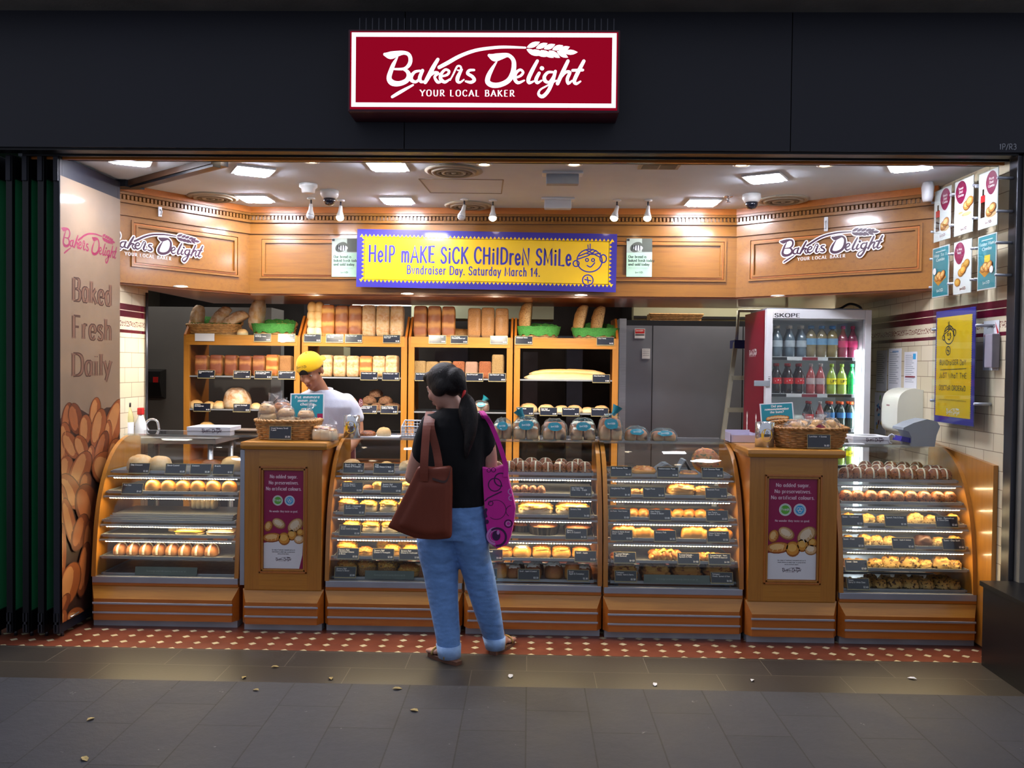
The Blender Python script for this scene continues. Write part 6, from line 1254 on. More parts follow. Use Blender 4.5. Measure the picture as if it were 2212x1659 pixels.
def bottle(key):
    l_, lb, cp = BT[key]; t = thing('drink_bottle', 'x', 'bottle'); h = 1.0; R = .155
    fat = key in ('sport', 'amber'); sh = .62 if fat else .55
    mb = MB(); mb.lathe([(R*.8, 0), (R, .03), (R, .22), (R*.93, .3), (R, .38), (R, sh), (R*.85, sh+.1), (R*.55, sh+.2), (R*.32, .86 if not fat else sh+.24), (R*.32, .93)], l_, n=18); mb.obj('body', t)
    mb = MB(); mb.lathe([(R*1.015, sh-.22), (R*1.02, sh-.21), (R*1.02, sh-.03), (R*1.015, sh-.02)], lb, n=18, cap=False)
    if key == 'cola': mb.stroke([(p[0], p[1], .02) for p in catmull([(-.1, -.02), (-.04, .02), (.03, -.01), (.1, .02)], 3)], M_LETW, R*1.03) if False else mb.add([(-.09, -R*.86, sh-.15), (0, -R*1.04, sh-.11), (.09, -R*.86, sh-.12), (.09, -R*.86, sh-.09), (0, -R*1.04, sh-.08), (-.09, -R*.86, sh-.11)], [(0, 1, 4, 5), (1, 2, 3, 4)], M_LETW)
    if key == 'lime':
        mb.M = frame((-.085, -R*1.09, sh-.155), (1, 0, 0), (0, 0, 1)); text(mb, 'LIFT', 0, 0, .075, M_INK, 'sans', .22, sx=1.05, k=2); mb.M = Matrix.Identity(4)
    mb.obj('label', t)
    mb = MB(); r = R*(.55 if fat else .42); mb.lathe([(r, .9), (r, .985), (r*.85, 1.0), (.001, 1.0)], cp, n=14); mb.obj('cap', t); return t
BP = {k: bottle(k) for k in BT}
BL = {'cola': 'dark cola bottle with red label', 'lime': 'lime-coloured drink bottle with yellow label', 'green': 'bright green drink bottle', 'pink': 'pink drink bottle', 'water': 'clear grey-blue water bottle', 'amber': 'amber drink bottle with blue label', 'sport': 'dark sports drink with orange cap', 'red': 'reddish drink bottle'}
FB = [(0, .235, [(1679, 'water'), (1706, 'water'), (1731, 'water'), (1751, 'amber'), (1774, 'amber'), (1797, 'amber'), (1820, 'pink'), (1841, 'pink')]), (1, .225, [(1679, 'cola'), (1704, 'cola'), (1728, 'cola'), (1752, 'red'), (1773, 'red'), (1797, 'lime'), (1819, 'lime'), (1841, 'green')]), (2, .2, [(1751, 'cola'), (1773, 'red'), (1796, 'sport'), (1819, 'sport'), (1841, 'sport')]), (3, .2, [(1797, 'lime'), (1819, 'lime'), (1841, 'lime')])]
for r, h_, es in FB:
    for px, k in es:
        X = at(px, 800, FYF+.13).x; nn = [p for p, q in es if q == k]
        for back in (0, 1):
            if back and k not in ('cola', 'sport', 'water'): continue
            pos = (', %s from left' % ORD[nn.index(px)+1]) if len(nn) > 1 else ''
            w_ = h_ * (1.0 if k != 'amber' else 1.12)
            place(BP[k], (X+.008*back, FYF+.135+.085*back, FSZ[r]-.003), (0, 0, 0), (w_, w_, h_), BL[k]+pos+(' in second row' if back else ' in front row' if k in ('cola', 'sport', 'water') else '')+', %s fridge shelf' % ('top', 'second', 'third', 'fourth')[r], BL[k]+'s, %s fridge shelf' % ('top', 'second', 'third', 'fourth')[r])
for t in BP.values(): drop(t)
for j, px in enumerate((1694, 1722)):
    X = at(px, 900, FYF+.2).x; mb = MB(); blob(mb, mat('pale_tub', '#c2c8c0', .4), .12, .12, .1, .6, .9, M=Matrix.Translation((X, FYF+.2, FSZ[2]-.003))); tag(mb.obj('plastic_tub'), 'pale rounded tub, %s on the third fridge shelf' % ('left one', 'right one')[j], 'tub', 'tubs in the fridge')
# ------------------------------------------------------------------ kitchen behind
def kbox(name, pxa, pxb, pya, pyb, Y, dep, m, lab, cat, floor=False):
    a, b = at(pxa, pya, Y), at(pxb, pyb, Y); mb = MB(); mb.box((a.x, Y, 0 if floor else b.z), (b.x, Y+dep, a.z), m); return mb, a, b, lambda: tag(mb.obj(name), lab, cat)
mb, a, b, done = kbox('cool_room', 1352, 1625, 703, 950, 7.85, .45, mat('cool_room_steel', '#7d7f86', .42, .55, var=.12, sc=1.5), 'big grey steel cool room with panel seams behind the counter', 'cool room', True)
for px in (1409, 1604): x = at(px, 800, 7.85).x; mb.box((x-.004, 7.848, 0), (x+.004, 7.853, a.z), M_DARK)
xq = at(1336, 800, 7.85).x; mb.box((xq, 7.8, 0), (a.x, 8.3, a.z+.06), M_STEEL); mb.box((a.x, 7.86, a.z), (b.x, 8.3, a.z+.05), M_DARK)
done()
for q, cs in (((1371, 1393, 710, 731), 0), ((1387, 1404, 753, 775), 1)):
    a, b = at(q[0], q[2], 7.845), at(q[1], q[3], 7.845); mb = MB(); mb.box((a.x, 7.842, b.z), (b.x, 7.847, a.z), M_PAPER)
    mb.M = frame((a.x, 7.8415, b.z), (1, 0, 0), (0, 0, 1)); w_, h_ = b.x-a.x, a.z-b.z
    if cs == 0: mb.rect(w_*.05, h_*.5, w_*.95, h_*.95, mat('warning_red', '#c01a1a', .4)); mb.rect(w_*.05, h_*.3, w_*.95, h_*.42, M_INK); text(mb, 'DANGER', w_*.12, h_*.72, h_*.14, M_LETW, 'sans', .2, sx=.9*w_/textw('DANGER', h_*.14)*.8)
    else: [mb.rect(w_*.1, h_*(.85-.18*k), w_*.9, h_*(.89-.18*k), M_GREY) for k in range(4)]
    tag(mb.obj('wall_notice'), ('red and white warning sticker high on the steel cool room', 'small cream notice on the steel cool room')[cs], 'notice')
p = at(1457, 692, 8.0); mb = MB()
cz_ = at(1352, 703, 7.85).z+.05; x0, x1 = at(1405, 685, 8.05).x, at(1510, 685, 8.05).x
for k in range(5): mb.tube([(x0+.003*sin(9*j)-.004*k, 7.98-.01*k, 0) if False else (x0-.006*k+(x1-x0+.012*k)*j/30, 7.98-.006*k+.003*sin(j*pi+k*pi), cz_+.008+.014*k) for j in range(31)], .008, M_WICK, 6)
mb.box((x0, 7.985, cz_), (x1, 8.2, cz_+.01), M_WICK)
for xx in (x0, x1): mb.box((xx-.012, 7.97, cz_), (xx+.006, 8.2, cz_+.07), M_WICK)
tag(mb.obj('wicker_tray'), 'long flat wicker tray lying on top of the cool room', 'tray')
# step ladder
t = thing('step_ladder', 'pale aluminium step ladder standing before the cool room', 'ladder', (at(1600, 940, 7.4).x, 7.5, 0)); M_LAD = mat('ladder_aluminium', '#a8a594', .45, .4, var=.1)
T_ = at(1590, 735, 7.45); B_ = at(1568, 900, 7.25); dv = (B_-T_); bot = T_+dv*(T_.z/(T_.z-B_.z)); off = V((.42, 0, 0))
for o_ in (V((0, 0, 0)), off): MB().prism([(0, 0), (.055, 0), (.055, .025), (0, .025)], 0, 1, M_LAD, 'z').obj('x') if False else MB().tube([T_+o_, bot+o_], .024, M_LAD, 4, smooth=False).obj('stile', t)
for zz in (1.52, 1.25, .98, .68, .38):
    k = (T_.z-zz)/(T_.z-bot.z); q = T_+(bot-T_)*k; MB().box((q.x, q.y-.04, zz-.018), (q.x+.42, q.y+.05, zz+.018), M_LAD).obj('step', t)
k = .0; MB().box((T_.x-.02, T_.y-.04, T_.z-.07), (T_.x+.45, T_.y+.14, T_.z+.0), mat('blue_ladder_top', '#1c2464', .4)).obj('top_cap', t)
for o_ in (V((0, .06, 0)), off+V((0, .06, 0))): MB().tube([T_+o_+V((.02, 0, .0)), T_+o_+V((.03, 0, .26))], .014, M_LAD, 8).obj('handrail', t)
MB().tube([T_+V((.03, .06, .26)), T_+off+V((.03, .06, .26))], .014, M_LAD, 8).obj('handrail', t)
mb, a, b, done = kbox('extraction_duct', 889, 1196, 630, 690, 8.4, .5, mat('pale_green_duct', '#9fa58f', .5, var=.05), 'long pale green duct box hanging in the dark kitchen', 'duct'); done()
mb, a, b, done = kbox('wall_oven', 657, 733, 633, 700, 8.3, .5, M_STEELDK, 'dark steel oven top in the kitchen behind the second unit', 'oven'); mb.box((a.x+.12, 8.28, a.z-.12), (a.x+.25, 8.3, a.z-.06), M_GREY); done()
t = thing('fluorescent_fitting', 'twin-tube fluorescent light glowing behind the yellow banner', 'light', (at(826, 650, 8.0).x, 8.0, at(826, 638, 8.0).z)); a, b = at(763, 645, 8.0), at(889, 645, 8.0)
MB().box((a.x-.02, 8.0, a.z+.005), (b.x+.02, 8.12, a.z+.05), M_WHITEM).obj('housing', t)
for yy, zz in ((8.03, a.z-.01), (7.98, at(826, 656, 7.98).z)): MB().tube([(a.x, yy, zz), (b.x, yy, zz)], .02, M_TUBE, 10).obj('tube', t)
mb, a, b, done = kbox('steel_cabinet', 316, 585, 662, 950, 7.9, .4, mat('dull_steel', '#6d6a68', .5, .3, var=.1, sc=2), 'wide dull grey steel cabinet wall behind the first shelving unit', 'cabinet', True); done()
mb, a, b, done = kbox('steel_post', 586, 606, 690, 950, 7.85, .1, M_STEEL, 'pale steel post beside the grey steel cabinet', 'post', True); done()
for j, (q, m, lab) in enumerate((((660, 742, 748, 812), M_KIT, 'olive oven door behind the second shelving unit'), ((1225, 1258, 755, 830), M_STEELDK, 'dark steel rack side behind the fourth unit'), ((940, 1010, 745, 800), M_STEELDK, 'dark steel oven front behind the third unit'), ((1130, 1160, 760, 930), mat('rack_grey', '#4c4b50', .5, .4), 'grey upright rack post behind the fourth unit'))):
    mb, a, b, done = kbox('kitchen_panel', *q, 8.2, .3, m, lab, 'kitchen equipment', j in (1, 3)); done()
# ------------------------------------------------------------------ left bench behind the first case
BNZ = at(300, 942, 5.95).z
t = thing('steel_bench', 'steel bench behind the far left case by the tiled wall', 'bench', (-2.5, 6.0, 0)); MB().box((XL+.01, 5.82, BNZ-.04), (-2.15, 6.3, BNZ), M_STEEL, .004).obj('top', t)
for x, y in ((XL+.04, 5.86), (-2.2, 5.86), (XL+.04, 6.26), (-2.2, 6.26)): MB().tube([(x, y, 0), (x, y, BNZ-.04)], .02, M_STEEL, 8).obj('leg', t)
p = at(277, 940, 5.92); t = thing('oil_bottle', 'clear bottle of yellow liquid with black cap behind the bread panel', 'bottle', (p.x, 5.92, BNZ)); mb = MB(); mb.lathe([(.032, 0), (.036, .02), (.036, .13), (.03, .16), (.016, .2), (.016, .21)], liq('oil_yellow', '#b8b07c'), (p.x, 5.92, BNZ), 18); mb.obj('body', t); MB().lathe([(.0375, .02), (.0375, .1)], M_PAPER, (p.x, 5.92, BNZ), 18, cap=False).obj('label', t); MB().lathe([(.018, .205), (.018, .235), (.001, .236)], M_DARK, (p.x, 5.92, BNZ), 14).obj('cap', t)
p = at(304, 940, 5.95); t = thing('spray_bottle', 'white spray bottle with red trigger on the steel bench', 'bottle', (p.x, 5.95, BNZ)); MB().lathe([(.034, 0), (.038, .02), (.036, .09), (.018, .14), (.016, .15)], M_WHITEM, (p.x, 5.95, BNZ), 18).obj('body', t); mb = MB(); mb.box((p.x-.018, 5.93, BNZ+.15), (p.x+.018, 5.97, BNZ+.2), mat('trigger_red', '#c02828', .4), .006); mb.obj('trigger', t)
p = at(330, 940, 6.05); mb = MB(); mb.tube(catmull([(p.x-.01, 6.05, BNZ), (p.x-.05, 6.05, BNZ+.07), (p.x-.02, 6.05, BNZ+.11), (p.x+.03, 6.05, BNZ+.1), (p.x+.045, 6.05, BNZ+.04)], 6), .009, M_CHROME, 10); tag(mb.obj('water_tap'), 'curved metal water tap on the steel bench', 'tap')
q = at(334, 830, 7.88); q = V((q.x, q.y, q.z)); mb = MB(); t = thing('hand_towel_unit', 'dark wall dispenser with a red corner on the steel cabinet wall at left', 'dispenser', tuple(q)); MB().prism([(7.899, q.z-.13), (7.8, q.z-.11), (7.76, q.z+.02), (7.77, q.z+.12), (7.899, q.z+.14)], q.x-.1, q.x+.1, M_DARK, 'x').obj('housing', t); MB().box((q.x+.04, 7.755, q.z+.02), (q.x+.085, 7.765, q.z+.07), mat('lens_red', '#a01c1c', .3)).obj('lens', t)
p = at(317, 780, 6.14); mb = MB(); mb.tube([(p.x, 6.14, BNZ), (p.x, 6.14, 2.1)], .01, M_STEELDK, 8); tag(mb.obj('wall_pipe'), 'thin vertical grey pipe in front of the left wall', 'pipe')
# ------------------------------------------------------------------ right wall: acrylic poster holders, notices
def side(pxa, pxb, pya, pyb, X):     # a board on the side wall facing the shop (left edge = deeper in)
    pm, qm = (pxa+pxb)/2, (pya+pyb)/2; ya, yb = atx(pxa, qm, X).y, atx(pxb, qm, X).y; zt, zb = atx(pm, pya, X).z, atx(pm, pyb, X).z
    return frame((X, (ya+yb)/2, (zt+zb)/2), (0, -1, 0), (0, 0, 1)), (ya-yb)/2, (zt-zb)/2
M_PAP2 = mat('poster_white', '#e2e0e2', .35, var=.01, coat=.5)
def teardrop(mb, cx, cy, w_, h_, m, z): mb.poly([(cx+w_*cos(a)*(1-.25*(sin(a) < 0)*abs(sin(a))), cy+h_*sin(a)) for a in [2*pi*k/24 for k in range(24)]], m, z)
def food(mb, cx, cy, r, z, pal=P_B, k=1):
    for j in range(k): bread(mb, cx+(j-(k-1)/2)*r*.8, cy+(j % 2)*r*.4, r, r*.7, .2*j, pal, z+.0015*j, 0)
PST = [(2018, 2053, 408, 519, 'w', 'Snack Deal', 'white combo poster with cola bottle, upper row, farthest in', 1), (2062, 2102, 387, 505, 'w', 'Sweet Deal', 'white combo poster with milk drink, centre of the upper row', 2), (2114, 2155, 370, 491, 'w', 'Pizza Deal', 'white combo poster with pizza and cola, upper row, nearest', 1), (2014, 2049, 533, 641, 't', 'Hop To It', 'teal combo poster at the deep end of the lower row', 0), (2060, 2098, 520, 634, 'w', '6 Mini Rolls', 'white mini rolls poster in the middle of the lower row', 3), (2112, 2152, 507, 625, 't', 'Easter-Hunt', 'teal combo poster with yellow loaf at the near end', 4)]
for xa, xb, ya, yb, kd, tt, lab, art in PST:
    M, w_, h_ = side(xa, xb, ya, yb, XR-.085); pos = M.translation; t = thing('combo_poster', lab, 'poster', (pos.x, pos.y, pos.z-h_), 'combo posters on the right wall')
    mb = MB(M); mb.box((-w_, -h_, -.004), (w_, h_, 0), M_PAP2)
    if kd == 't':
        mb.rect(-w_*.93, -h_*.96, w_*.93, h_*.96, M_TEAL, .0005); text(mb, tt, 0, h_*.62, h_*.11, M_LETW, 'serif', .2, 'c', z=.001, sx=1.6*w_/textw(tt, h_*.11)); text(mb, 'Combo', 0, h_*.44, h_*.11, M_LETW, 'serif', .2, 'c', z=.001, sx=1.0*w_/textw('Combo', h_*.11)); mb.rect(-w_*.6, h_*.8, w_*.6, h_*.83, M_LETW, .001)
        if art: mb.rect(-w_*.25, -h_*.1, w_*.35, h_*.25, M_CUST, .0009)
        mb.poly([(-w_*.8, -h_*.3), (w_*.5, -h_*.1), (w_*.75, -h_*.25), (-w_*.2, -h_*.55)], P_B[1], .001); food(mb, 0, -h_*.22, w_*.32, .0012, P_A, 4); mb.ell(*((-w_*.6, h_*.05) if not art else (w_*.6, -h_*.3)), w_*.2, w_*.2, M_PAP2, .006); logo(mb, 0, -h_*.75, w_*.8, M_LETW, .001)
    else:
        cx = {1: w_*.35, 2: -w_*.3, 3: -w_*.35}[art]; teardrop(mb, cx, h_*.55, w_*.6, h_*.42, M_MAG, .0006)
        for j, s_ in enumerate(tt.rsplit(' ', 1)+['Combo' if art != 3 else '']): text(mb, s_, cx, h_*(.66-.13*j), h_*.085, M_LETW, 'serif', .2, 'c', z=.0012, sx=min(1.3, .95*w_/max(.001, textw(s_, h_*.085))) if s_ else 1)
        if art == 1: mb.poly([(-w_*.75, -h_*.6), (-w_*.3, -h_*.6), (-w_*.3, -h_*.0), (-w_*.42, h_*.25), (-w_*.42, h_*.42), (-w_*.6, h_*.42), (-w_*.6, h_*.25), (-w_*.75, 0)], M_COLA, .0006); mb.rect(-w_*.77, -h_*.05, -w_*.28, h_*.2, BT['cola'][1], .001); mb.ell(w_*.35, -h_*.55, w_*.55, h_*.12, P_C[1], .0006); food(mb, w_*.35, -h_*.45, w_*.4, .001, P_A, 2)
        if art == 2: food(mb, w_*.5, h_*.0, w_*.4, .0008, P_A, 2); mb.rect(-w_*.55, -h_*.6, -w_*.05, -h_*.2, P_C[2], .0007); mb.ell(-w_*.3, -h_*.2, w_*.25, h_*.04, P_C[1], .001); mb.ell(w_*.35, -h_*.3, w_*.5, h_*.07, P_C[1], .0007)
        if art == 3: food(mb, w_*.35, h_*.02, w_*.34, .0008, P_B, 2); food(mb, 0, -h_*.2, w_*.34, .002, P_B, 2); food(mb, -w_*.5, -h_*.55, w_*.34, .002, P_B, 1)
        logo(mb, w_*.1, -h_*.82, w_*.7, M_RED, .001)
    mb.obj('print', t); mb = MB(M); mb.box((-w_*1.1, -h_*1.04, .003), (w_*1.1, h_*1.04, .007), M_ACR); mb.obj('acrylic_sheet', t)
    for sx_ in (-1, 1):
        for sy_ in (-.55, .6): mb = MB(M); mb.tube([(sx_*w_*1.14, sy_*h_, -.083), (sx_*w_*1.14, sy_*h_, .012)], .008, M_ALU, 10); mb.obj('standoff', t)
M, w_, h_ = side(2020, 2105, 668, 916, XR-.085); pos = M.translation; t = thing('fundraiser_poster', 'tall yellow fundraiser poster with violet edge on the right wall', 'poster', (pos.x, pos.y, pos.z-h_))
mb = MB(M); mb.box((-w_, -h_, -.004), (w_, h_, 0), M_BLUE); e = w_*.14; mb.rect(-w_+e*.6, -h_+e*1.2, w_-e*1.2, h_-e*1.2, M_YEL, .0006); k = 46
for i in range(k):
    y = -h_+e*1.2+(2*h_-2.4*e)*(i+.5)/k
    for sx_ in (-1, 1): x = (-w_+e*.6) if sx_ < 0 else (w_-e*1.2); mb.poly([(x, y-h_/k*.9), (x+sx_*e*.3, y), (x, y+h_/k*.9)], M_YEL, .0006)
smile(mb, -w_*.28, h_*.56, w_*.26, M_INK, .0012, w_*.03)
for j, (s_, y) in enumerate((('BUNDraISER DaY.', .03), ('JuST WhaT THE', -.2), ('DOCToR ORDEReD.', -.42))): text(mb, s_, -w_*.75, h_*y, h_*.085, M_INK, 'sans', .14, z=.0012, sx=1.4*w_/textw(s_, h_*.085), jit=.08)
mb.stroke([(-w_*.7, -h_*.06, .004), (w_*.62, -h_*.035, .004)], M_INK, .0012); text(mb, 'Visit us on Saturday March 14, bunday is on us.', -w_*.75, -h_*.6, h_*.025, M_INK, 'sans', .14, z=.0012, sx=1.4*w_/textw('Visit us on Saturday March 14, bunday is on us.', h_*.025)); logo(mb, 0, -h_*.79, w_*.7, M_LETW, .0012, sub=True)
mb.obj('print', t); mb = MB(M); mb.box((-w_*1.1, -h_*1.02, .003), (w_*1.1, h_*1.22, .008), M_ACR); mb.obj('acrylic_sheet', t)
for sx_ in (-1, 1):
    for sy_ in (-.62, .68): mb = MB(M); mb.tube([(sx_*w_*1.12, sy_*h_, -.083), (sx_*w_*1.12, sy_*h_, .012)], .009, M_ALU, 10); mb.obj('standoff', t)
for j, (q, lab) in enumerate((((1893, 1915, 757, 845), 'white typed notice nearest the fridge on the tiled wall'), ((1919, 1946, 753, 847), 'white typed notice with pale blue tint, middle of three'), ((1953, 1980, 760, 842), 'white notice with a maroon band, rightmost of three'), ((1889, 1913, 848, 938), 'colourful cartoon-like paper chart low beside the fridge'))):
    M, w_, h_ = side(*q, XR-.004); mb = MB(M); mb.box((-w_, -h_, -.003), (w_, h_, 0), M_PAPER)
    if j < 3:
        for k in range(15): mb.rect(-w_*.8, h_*(.8-.1*k), w_*(.2+.6*((k*7) % 5)/5), h_*(.83-.1*k), M_GREY, .0006)
        if j == 1: mb.rect(-w_*.4, h_*.82, w_*.6, h_*.9, mat('pale_blue_print', '#7c9cc4', .5), .0006)
        if j == 2: mb.rect(-w_*.8, -h_*.35, w_*.8, -h_*.28, M_RED, .0008); mb.rect(w_*.4, h_*.6, w_*.85, h_*.9, M_SKY, .0008)
    else:
        for k in range(14): mb.ell(rnd.uniform(-.7, .7)*w_, rnd.uniform(-.7, .8)*h_, w_*.22, h_*.07, (M_SKY, M_GRN, M_YEL, M_RED, M_BLUE)[k % 5], .0006+.0002*k, rnd.uniform(0, 3), 10)
    tag(mb.obj('wall_notice'), lab, 'notice')
M, w_, h_ = side(2124, 2166, 692, 800, XR-.004); t = thing('leaflet_holder', 'grey leaflet holder with white and red flyers on the right wall', 'holder', tuple(M.translation)); mb = MB(M); mb.box((-w_, -h_, -.002), (w_*.6, h_, 0), M_PAPER); logo(mb, -w_*.2, h_*.75, w_*.9, M_INK, .0006); mb.poly([(w_*.2, h_*.95), (w_*.6, h_*.5), (w_*.45, h_*.45)], BT['cola'][1], .0008); mb.rect(-w_*.9, h_*.35, w_*.2, h_*.45, BT['cola'][1], .0006); mb.rect(-w_*.85, -h_*.3, -w_*.1, -h_*.1, mat('flyer_orange', '#d86a2c', .4), .0006); mb.ell(-w_*.6, -h_*.4, w_*.2, h_*.06, M_SKY, .0008); mb.obj('flyer', t)
mb = MB(M); mb.box((-w_*.05, -h_*.9, 0), (w_*.75, h_*.45, .045), mat('grey_pocket', '#8d8996', .3), .006); mb.obj('pocket', t)
# ------------------------------------------------------------------ folded glass doors at the left and the bread panel
FPX = [122, 88, 55, 20, -16]; M_DG = glass('green_reflection_glass', '#7fc49a', 1.5, .05, .75, '#4fb880')  # green reflections in the panes are painted into the glass body colour
YA, YBk = 4.84, 5.56
for i, px in enumerate(FPX):
    X = at(px, 900, YA).x; zt = at(125, 334, YA).z; t = thing('folded_door', 'dark framed folding door with green reflection painted into the glass, %s from the bread panel' % ORD[i] if i else 'folding door carrying the kraft bread panel, nearest the shop', 'door', (X, 5.2, 0), 'folded glass doors')
    th = .018; mb = MB()
    for q in ((YA, .03, YA+.03, zt), (YBk-.03, .03, YBk, zt), (YA+.03, zt-.13, YBk-.03, zt), (YA+.03, .03, YBk-.03, .15)): mb.box((X-th, q[0], q[1]), (X+th, q[2], q[3]), M_NAVY if i == 0 else M_BLACK, .003)
    mb.obj('frame', t)
    if i: MB().box((X-.005, YA+.03, .15), (X+.005, YBk-.03, zt-.13), M_DG).obj('glass_pane', t)
    mb = MB(); mb.box((X-.014, YA-.012, zt-.15), (X+.014, YA, zt-.01), M_NAVY, .003); mb.box((X-.012, YA-.01, .04), (X-.006, YA, .15), M_STEELDK); mb.box((X+.006, YA-.01, .04), (X+.012, YA, .15), M_STEELDK); mb.box((X-.012, YA-.01, .085), (X+.012, YA, .1), M_STEELDK); mb.obj('hinge', t)
    MB().tube([(X, YA+.06, .0), (X, YA+.06, .035)], .01, M_STEELDK, 8).obj('floor_pin', t); MB().tube([(X, YA+.2, zt), (X, YA+.2, FZ-.005)], .008, M_STEELDK, 8).obj('top_hanger', t)
    if i == 0:
        zb, zu = at(124, 1346, YA).z, at(124, 378, YA).z; XP = X+th+.002
        M_KRAFT = mat('kraft_print', '#75624f', .5, var=.07, sc=5, coat=.25)
        def on(px, py): q = atx(px, py, XP); return (q.y-YA, q.z)
        W_ = YBk-YA-.004; mb = MB(frame((XP, YA, 0), (0, 1, 0), (0, 0, 1))); mb.clip = (.004, zb, W_, zu)
        mb.rect(.004, zb, W_, zu, M_KRAFT)
        u, v = on(196, 530); W2 = on(258, 530)[0]-on(139, 530)[0]; logo(mb, u, v, W2, mat('deep_magenta_print', '#74083a', .4), .0006, kx=1.0)
        M_OUT = mat('brown_outline', '#3a221a', .5); M_INF = mat('tan_fill', '#66493a', .5)
        for s_, py, cx in (('Baked', 655, 200), ('Fresh', 733, 200), ('Daily', 811, 199)):
            u, v = on(cx, py); h_ = .132; k = .47/textw(s_, h_)
            text(mb, s_, u, v, h_, M_OUT, 'serif', .25, 'c', z=.0006, sx=k); text(mb, s_, u, v, h_, M_INF, 'serif', .25, 'c', z=.0010, sx=k, grow=-.0075)
        M_BG = mat('print_dark_gap', '#2e1a14', .5)
        mb.poly([(.004, on(126, 905)[1]), on(150, 880), on(175, 885), on(200, 900), on(230, 880), on(262, 880), (W_, zb), (.004, zb)][::-1], M_BG, .0006)
        PD = [mat('print_rust_dark', '#3a1a0e', .45), mat('print_rust', '#5e2c14', .45), mat('print_rust_light', '#8a4e28', .45)]; PE = [mat('print_clay_edge', '#4c2410', .45), mat('print_clay', '#7c401c', .45), mat('print_clay_light', '#a06a3c', .45)]
        ART = [(146, 905, 13, 36, .1, PD), (163, 905, 15, 36, -.15, PD), (205, 890, 12, 34, .1, PE), (246, 915, 20, 60, .25, PE), (184, 928, 14, 34, 0, PE), (212, 925, 16, 46, .15, PE), (232, 945, 9, 42, .05, PE), (136, 958, 16, 46, .05, PE), (152, 962, 15, 34, -.4, PE), (216, 975, 14, 48, .25, PD), (174, 965, 14, 28, -.3, PE), (192, 992, 10, 32, .15, PE), (138, 1015, 18, 30, .2, PE), (172, 1015, 22, 42, .35, PE), (230, 1012, 30, 44, -.35, PE), (248, 1000, 20, 60, 0, PE), (182, 1045, 13, 26, .1, PD), (150, 1062, 20, 46, -.4, PE), (186, 1090, 24, 50, -.2, PD), (133, 1100, 13, 56, -.1, PE), (148, 1130, 12, 60, -.2, PE), (170, 1150, 18, 40, .2, PD), (190, 1180, 14, 60, 0, PD), (130, 1190, 10, 60, 0, PE), (178, 1230, 14, 60, .1, PD), (146, 1262, 24, 46, .2, PE), (130, 1312, 14, 28, .5, PD), (160, 1330, 16, 22, -.7, PE), (128, 1345, 12, 26, .2, PE)]
        sy = (zu-zb)/968; 
        for j, (px, py, rx, ry, ro, pal) in enumerate(ART):
            u, v = on(px, py); sx_ = (on(px+8, py)[0]-on(px-8, py)[0])/16
            cx, cy = u, v; c_, s_ = cos(ro), sin(ro); 
            for l_, (kx, ky, ox, oy) in enumerate(((1.06, 1.03, 0, 0), (.98, .98, -.02, .01), (.55, .78, -.28, .06))):
                P = []
                for q in range(20): a = 2*pi*q/20; x, y = (kx*cos(a)+ox)*rx, (ky*sin(a)+oy)*ry; P.append((cx+(x*c_+y*s_)*sx_, cy+(-x*s_+y*c_)*sy*1.0))
                mb.poly(P, (pal[0] if l_ == 0 else pal[l_]), .0009+.0004*j+.0001*l_)
            mb.stroke([(cx+(.15*rx*c_+yy*ry*s_)*sx_, cy+(-.15*rx*s_+yy*ry*c_)*sy, .006) for yy in (-.6, -.2, .2, .6)], pal[2], .0013+.0004*j)
        mb.clip = None; pp = mb.obj('bread_poster', t)
        MB().box((X-.005, YA+.03, .15), (X+th, YBk-.03, zt-.13), M_NAVY).obj('door_board', t)
        MB().tube([(X+th, YA+.09, .105), (X+th+.02, YA+.09, .105), (X+th+.02, YA+.17, .108)], .005, M_CHROME, 8).obj('latch', t)
# ------------------------------------------------------------------ dead leaves on the paving
M_LEAF = mat('dry_leaf', '#b09a62', .7, var=.25, sc=60)
for j, (px, py) in enumerate(((527, 1465), (553, 1492), (594, 1442), (715, 1467), (858, 1489), (196, 1555), (183, 1641), (895, 1536), (1415, 1480), (1625, 1471), (1970, 1467), (1103, 1462))):
    p = atz(px, py, 0); r = rnd.uniform(.016, .026); a0 = rnd.uniform(0, 6); mb = MB(Matrix.Translation((p.x, p.y, .002)) @ Matrix.Rotation(a0, 4, 'Z')); vs = [(-r, 0, 0), (-r*.4, -r*.5, .004), (r*.4, -r*.45, .006), (r, 0, .002), (r*.4, r*.45, .007), (-r*.4, r*.5, .004), (0, 0, .002)]
    mb.add(vs+[(x, y, z+.0012) for x, y, z in vs], [(6, i, (i+1) % 6) for i in range(6)]+[(13, 7+(i+1) % 6, 7+i) for i in range(6)]+[(i, (i+1) % 6, 7+(i+1) % 6, 7+i) for i in range(6)], M_LEAF if j < 8 else M_PAPER)
    where = ('nearest the left joint', 'just below the first one', 'by the tile edge at left', 'left of the centre', 'left of the sandals', 'far left of the paving', 'at the bottom left', 'below the sandals')
    tag(mb.obj('dry_leaf' if j < 8 else 'paper_scrap'), ('small dry leaf on the dark paving, '+where[j]) if j < 8 else 'tiny white scrap on the paving, %s of four from left' % ORD[j-7 if j < 11 else 4] if j != 11 else 'tiny white scrap on the paving just right of the sandals', 'leaf' if j < 8 else 'litter')

